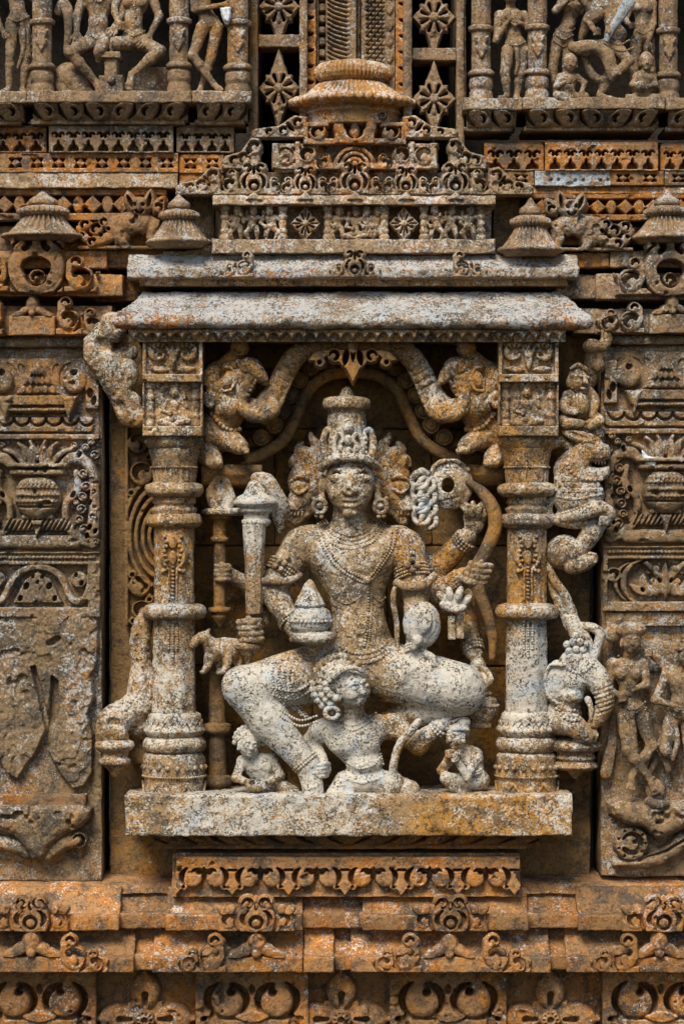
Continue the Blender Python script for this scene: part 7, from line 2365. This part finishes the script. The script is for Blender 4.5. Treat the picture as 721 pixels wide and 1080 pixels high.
fig('piping_dancer', 'dancer with ringed skirt and raised hands in the upper right gallery', (572, 626, -34, 112), .95, M_GALL, (592, 108, z - 6), gr, head=(606, -16, 8), r=8.5, crown=14, neck=(604, -4, 4), chest=(602, 8, 2), waist=(599, 24, 0), hip=(593, 38, 0), female=True,
    arms=[((592, 2, 2), (584, 14, 10), (600, 2, 18)), ((612, 4, 2), (620, 14, 10), (606, 0, 20))],
    legs=[((587, 44, 0), (582, 74, 2), (586, 102, 0), None), ((598, 44, -2), (598, 74, -6), (592, 104, -8), None)], belt=[[(586, 31), (596, 36), (605, 31)], [(584, 38), (594, 43), (603, 38)], [(583, 45), (593, 50), (602, 45)]])
fig('whirling_dancer', 'whirling central dancer stepping over the drummers in the upper right gallery', (596, 676, -40, 112), .95, M_GALL, (640, 108, z + 6), gr, head=(640, -18, 10), r=9.5, crown=16, neck=(640, -6, 6), chest=(641, 6, 6), waist=(645, 22, 8), hip=(649, 36, 8),
    arms=[((628, 2, 6), (618, 22, 12), (628, 36, 20)), ((654, 0, 4), (650, 18, 14), (640, 34, 24)), ((630, -2, 2), (614, 10, 4), (622, -8, 8))],
    legs=[((644, 44, 10), (662, 66, 20), (644, 84, 20), (650, 78, 26)), ((640, 48, 6), (604, 50, 12), (618, 58, 14), None), ((648, 60, 2), (640, 86, 4), (632, 100, 6), (646, 107, 14))],
    belt=[[(640, 38), (649, 43), (658, 36)], [(640, 44), (651, 49), (662, 44)], [(644, 52), (655, 56), (666, 52)]],
    extra=lambda S: (S.path([(612, 50, 14), (630, 52, 16), (640, 62, 18), (644, 80, 18)], [6, 6.5, 6, 5], 3), S.path([(616, 56, 4), (622, 74, 4), (632, 84, 6), (640, 82, 8)], [3, 4, 4, 3], 2)))
single('stone_sword', 'broad blue topped club raised by the whirling dancer', 'club', (640, 44, 26), tube(catmull([(638, 44, 24), (644, 32, 27), (653, 18, 29), (662, 4, 29), (666, 0, 28)], 6), [3, 3.4, 5, 7.5, 5], 16, flat=.5), M_BLUE)
fig('rear_dancer', 'woman dancer behind the blue topped club in the upper right gallery', (650, 700, -40, 112), .95, M_GALL, (676, 108, z - 8), gr, head=(676, -16, -2), r=8.5, crown=14, neck=(676, -4, -6), chest=(677, 8, -6), waist=(677, 24, -6), hip=(678, 36, -6), female=True,
    arms=[((666, 4, -6), (658, 22, 0), (664, 30, 8)), ((688, 4, -8), (688, 26, -2), (682, 46, 4), (682, 54, 6))],
    legs=[((671, 42, -6), (668, 74, -6), (670, 102, -8), None), ((684, 42, -8), (686, 74, -8), (686, 102, -10), None)], belt=[[(669, 32), (677, 37), (686, 32)]])
fig('small_drummer', 'small seated drummer with a round drum left of the whirling dancer', (578, 622, 46, 112), .8, M_GALL, (600, 108, z + 12), gr, dmin=-20, dmax=44, head=(600, 68, 22), r=7.5, hair=(0, -.9, -.2), neck=(599, 77, 18), chest=(598, 85, 18), waist=(599, 95, 18), hip=(600, 103, 18),
    arms=[((590, 82, 18), (586, 92, 24), (598, 88, 30)), ((607, 82, 16), (616, 88, 20), (612, 100, 24))], legs=[((595, 104, 20), (586, 102, 28), (592, 107, 30), None), ((606, 104, 18), (616, 103, 22), (610, 108, 26), None)])
fig('small_musician', 'small seated musician holding a pot left of the scrollwork column', (658, 704, 46, 112), .8, M_GALL, (681, 108, z + 12), gr, dmin=-20, dmax=44, head=(681, 66, 20), r=7.5, hair=(0, -.9, -.2), neck=(680, 76, 16), chest=(679, 83, 16), waist=(678, 94, 16), hip=(677, 102, 16),
    arms=[((671, 80, 16), (666, 90, 20), (672, 92, 28)), ((688, 80, 14), (690, 90, 20), (678, 94, 28))], legs=[((672, 104, 18), (660, 105, 24), (672, 108, 28), None), ((682, 104, 16), (694, 104, 20), (684, 108, 26), None)],
    extra=lambda S: S.ell((673, 93, 30), (6, 6, 6), 1))
single('stone_garland', 'stone bird shaped festoon above the small drummer in the right gallery', 'ornament', (618, 44, 6), tube(catmull([(612, 42, 2), (616, 30, 6), (622, 20, 10), (630, 14, 10), (628, 4, 6)], 6), [3, 5, 8, 7, 4], 14), M_GALL)

sp = 'figures on the right pot panel'
fig('standing_woman', 'cross legged standing woman with hand at her breast on the right pot panel', (630, 704, 640, 850), .95, M_BROWN, (664, 846, 2), sp, dmin=-26, dmax=44, head=(664, 675, 14), r=11, neck=(662, 690, 8), chest=(661, 708, 6), waist=(662, 730, 6), hip=(665, 746, 6), female=True,
    arms=[((645, 700, 6), (640, 726, 8), (654, 734, 18)), ((678, 700, 4), (680, 722, 10), (664, 726, 22), (660, 716, 26))],
    legs=[((658, 756, 8), (660, 790, 16), (682, 818, 16), (690, 836, 18)), ((675, 756, 4), (686, 786, 10), (664, 818, 14), (662, 830, 22))], belt=[[(652, 742), (665, 748), (679, 740)], [(654, 748), (660, 758), (668, 748)], [(668, 748), (674, 757), (680, 746)], [(652, 692), (662, 702), (672, 692)]],
    extra=lambda S: (S.ell((664, 664, 12), (16, 9, 13), 2), S.ell((646, 668, 4), (11, 10, 8), 2), S.path([(664, 752, 18), (666, 776, 18), (670, 806, 14)], [3, 3.6, 2.6], 1), S.path([(646, 758, 0), (644, 790, 0), (638, 816, 0)], [3, 5, 6], 2, flat=.5), S.path([(684, 782, 0), (690, 800, 0), (684, 814, 4)], [3, 4, 3], 2)))
fig('standing_man', 'standing man with folded hands beside the cross legged woman at the right edge', (676, 760, 640, 850), .95, M_BROWN, (716, 838, 2), sp, dmin=-26, dmax=44, head=(722, 690, 12), r=10.5, crown=16, neck=(720, 704, 6), chest=(718, 720, 6), waist=(716, 738, 6), hip=(714, 752, 6),
    arms=[((702, 712, 6), (689, 738, 10), (706, 742, 20), (716, 746, 24)), ((734, 712, 4), (742, 740, 10), (722, 748, 22)), ((704, 706, 0), (692, 694, 2), (682, 688, 6))],
    legs=[((706, 762, 8), (700, 790, 12), (704, 796, 10), None), ((724, 762, 4), (726, 794, 8), (724, 826, 6), (722, 836, 14)), ((706, 770, 4), (698, 786, 4), (704, 812, 2), None)], belt=[[(702, 750), (714, 756), (728, 750)]],
    extra=lambda S: S.path([(708, 758, 14), (712, 780, 14), (708, 800, 12)], [2.6, 3, 2], 1))
S3 = Sculpt(674, 706, 818, 852, -24, 30, .95)
S3.ell((691, 834, 6), (11, 13, 11), 3); S3.path([(684, 822, 10), (688, 816, 10)], [4, 3], 1); S3.path([(682, 844, 12), (692, 848, 14), (702, 846, 10)], [4, 4, 3], 2)
single('crouched_dwarf', 'tiny crouched dwarf at the feet of the two panel figures', 'statue', (691, 850, 4), S3.mesh(.5, 3), M_BROWN, sp)

# ================================================================ tiny figures in the crest row and pillar capitals
def tiny(cx, by, h, mat, label, group, d, pose=0):
    """finger high carved figure: body with limbs in one of four poses"""
    r = h * .12
    S = Sculpt(cx - h * .55, cx + h * .55, by - h * 1.08, by + 1, d - h * .3, d + h * .42, .6)
    Hd = (cx + (0, 1, -1, 0)[pose], by - h * .86, d + 3)
    if pose == 0:      # seated with folded legs
        figure(S, Hd, r, (cx, by - h * .72, d), (cx, by - h * .56, d), (cx, by - h * .36, d), (cx, by - h * .22, d),
               [((cx - r * 1.5, by - h * .64, d), (cx - r * 2.5, by - h * .4, d + 2), (cx - r * .8, by - h * .34, d + 4)), ((cx + r * 1.5, by - h * .64, d), (cx + r * 2.6, by - h * .5, d + 2), (cx + r * 2.2, by - h * .74, d + 3))],
               [((cx - r * .8, by - h * .18, d + 1), (cx - r * 3, by - h * .12, d + 4), (cx + r * .2, by - h * .03, d + 6), None), ((cx + r * .8, by - h * .18, d + 1), (cx + r * 3, by - h * .14, d + 4), (cx - r * .2, by - h * .06, d + 5), None)])
    else:
        s = (0, 1, -1, 1)[pose]
        figure(S, Hd, r, (cx, by - h * .74, d), (cx - s * r * .2, by - h * .62, d), (cx - s * r * .4, by - h * .5, d), (cx - s * r * .3, by - h * .42, d),
               [((cx - r * 1.4, by - h * .68, d), (cx - r * 2.4, by - h * .52, d + 2), (cx - r * (1.2 if pose < 3 else 3), by - h * (.4 if pose < 3 else .75), d + 4)),
                ((cx + r * 1.4, by - h * .68, d), (cx + r * 2.5, by - h * .6, d + 2), (cx + r * 2.6, by - h * .82, d + 3))],
               [((cx - r * .7, by - h * .36, d), (cx - r * (1.0 + (s > 0) * 1.0), by - h * .2, d + 3), (cx - r * 1.0, by - h * .02, d + 1), None),
                ((cx + r * .7, by - h * .36, d), (cx + r * (1.0 + (s < 0) * 1.2), by - h * .2, d + 3), (cx + r * 1.0, by - h * .02, d + 1), None)])
    S.ell((Hd[0], Hd[1] - r * .7, Hd[2] - r * .2), (r * .95, r * .8, r * .9), r * .2)
    return single('carved_figure', label, 'figurine', (cx, by, d), S.mesh(.25, 2), mat, group)
cg = 'tiny figures in the crest panels'
side = {0: 'left', 1: 'middle', 2: 'right'}
for (x, p, nm) in ((250, 1, 'first'), (267, 3, 'second'), (285, 2, 'third')):
    tiny(x, 253, 35, M_PED, 'tiny dancing figure, %s from the left in the left crest panel' % nm, cg, 5, p)
for (x, p, nm) in ((357, 1, 'standing left of the seated one'), (375, 0, 'seated cross legged, centre'), (388, 2, 'standing just right of the seated one'), (397, 1, 'outermost on the right')):
    tiny(x, 253, 34, M_PED, 'tiny figure %s in the middle crest panel' % nm, cg, 5, p)
for (x, p, nm) in ((459, 2, 'first'), (476, 3, 'second'), (495, 1, 'third')):
    tiny(x, 253, 35, M_PED, 'tiny dancing figure, %s from the left in the right crest panel' % nm, cg, 5, p)
tiny(184, 450, 42, M_SHRINE, 'small seated figure in the capital of the left niche pillar', 'small figures in the pillar capitals', 22, 0)
tiny(555, 450, 42, M_SHRINE, 'small squatting figure in the capital of the right niche pillar', 'small figures in the pillar capitals', 22, 0)
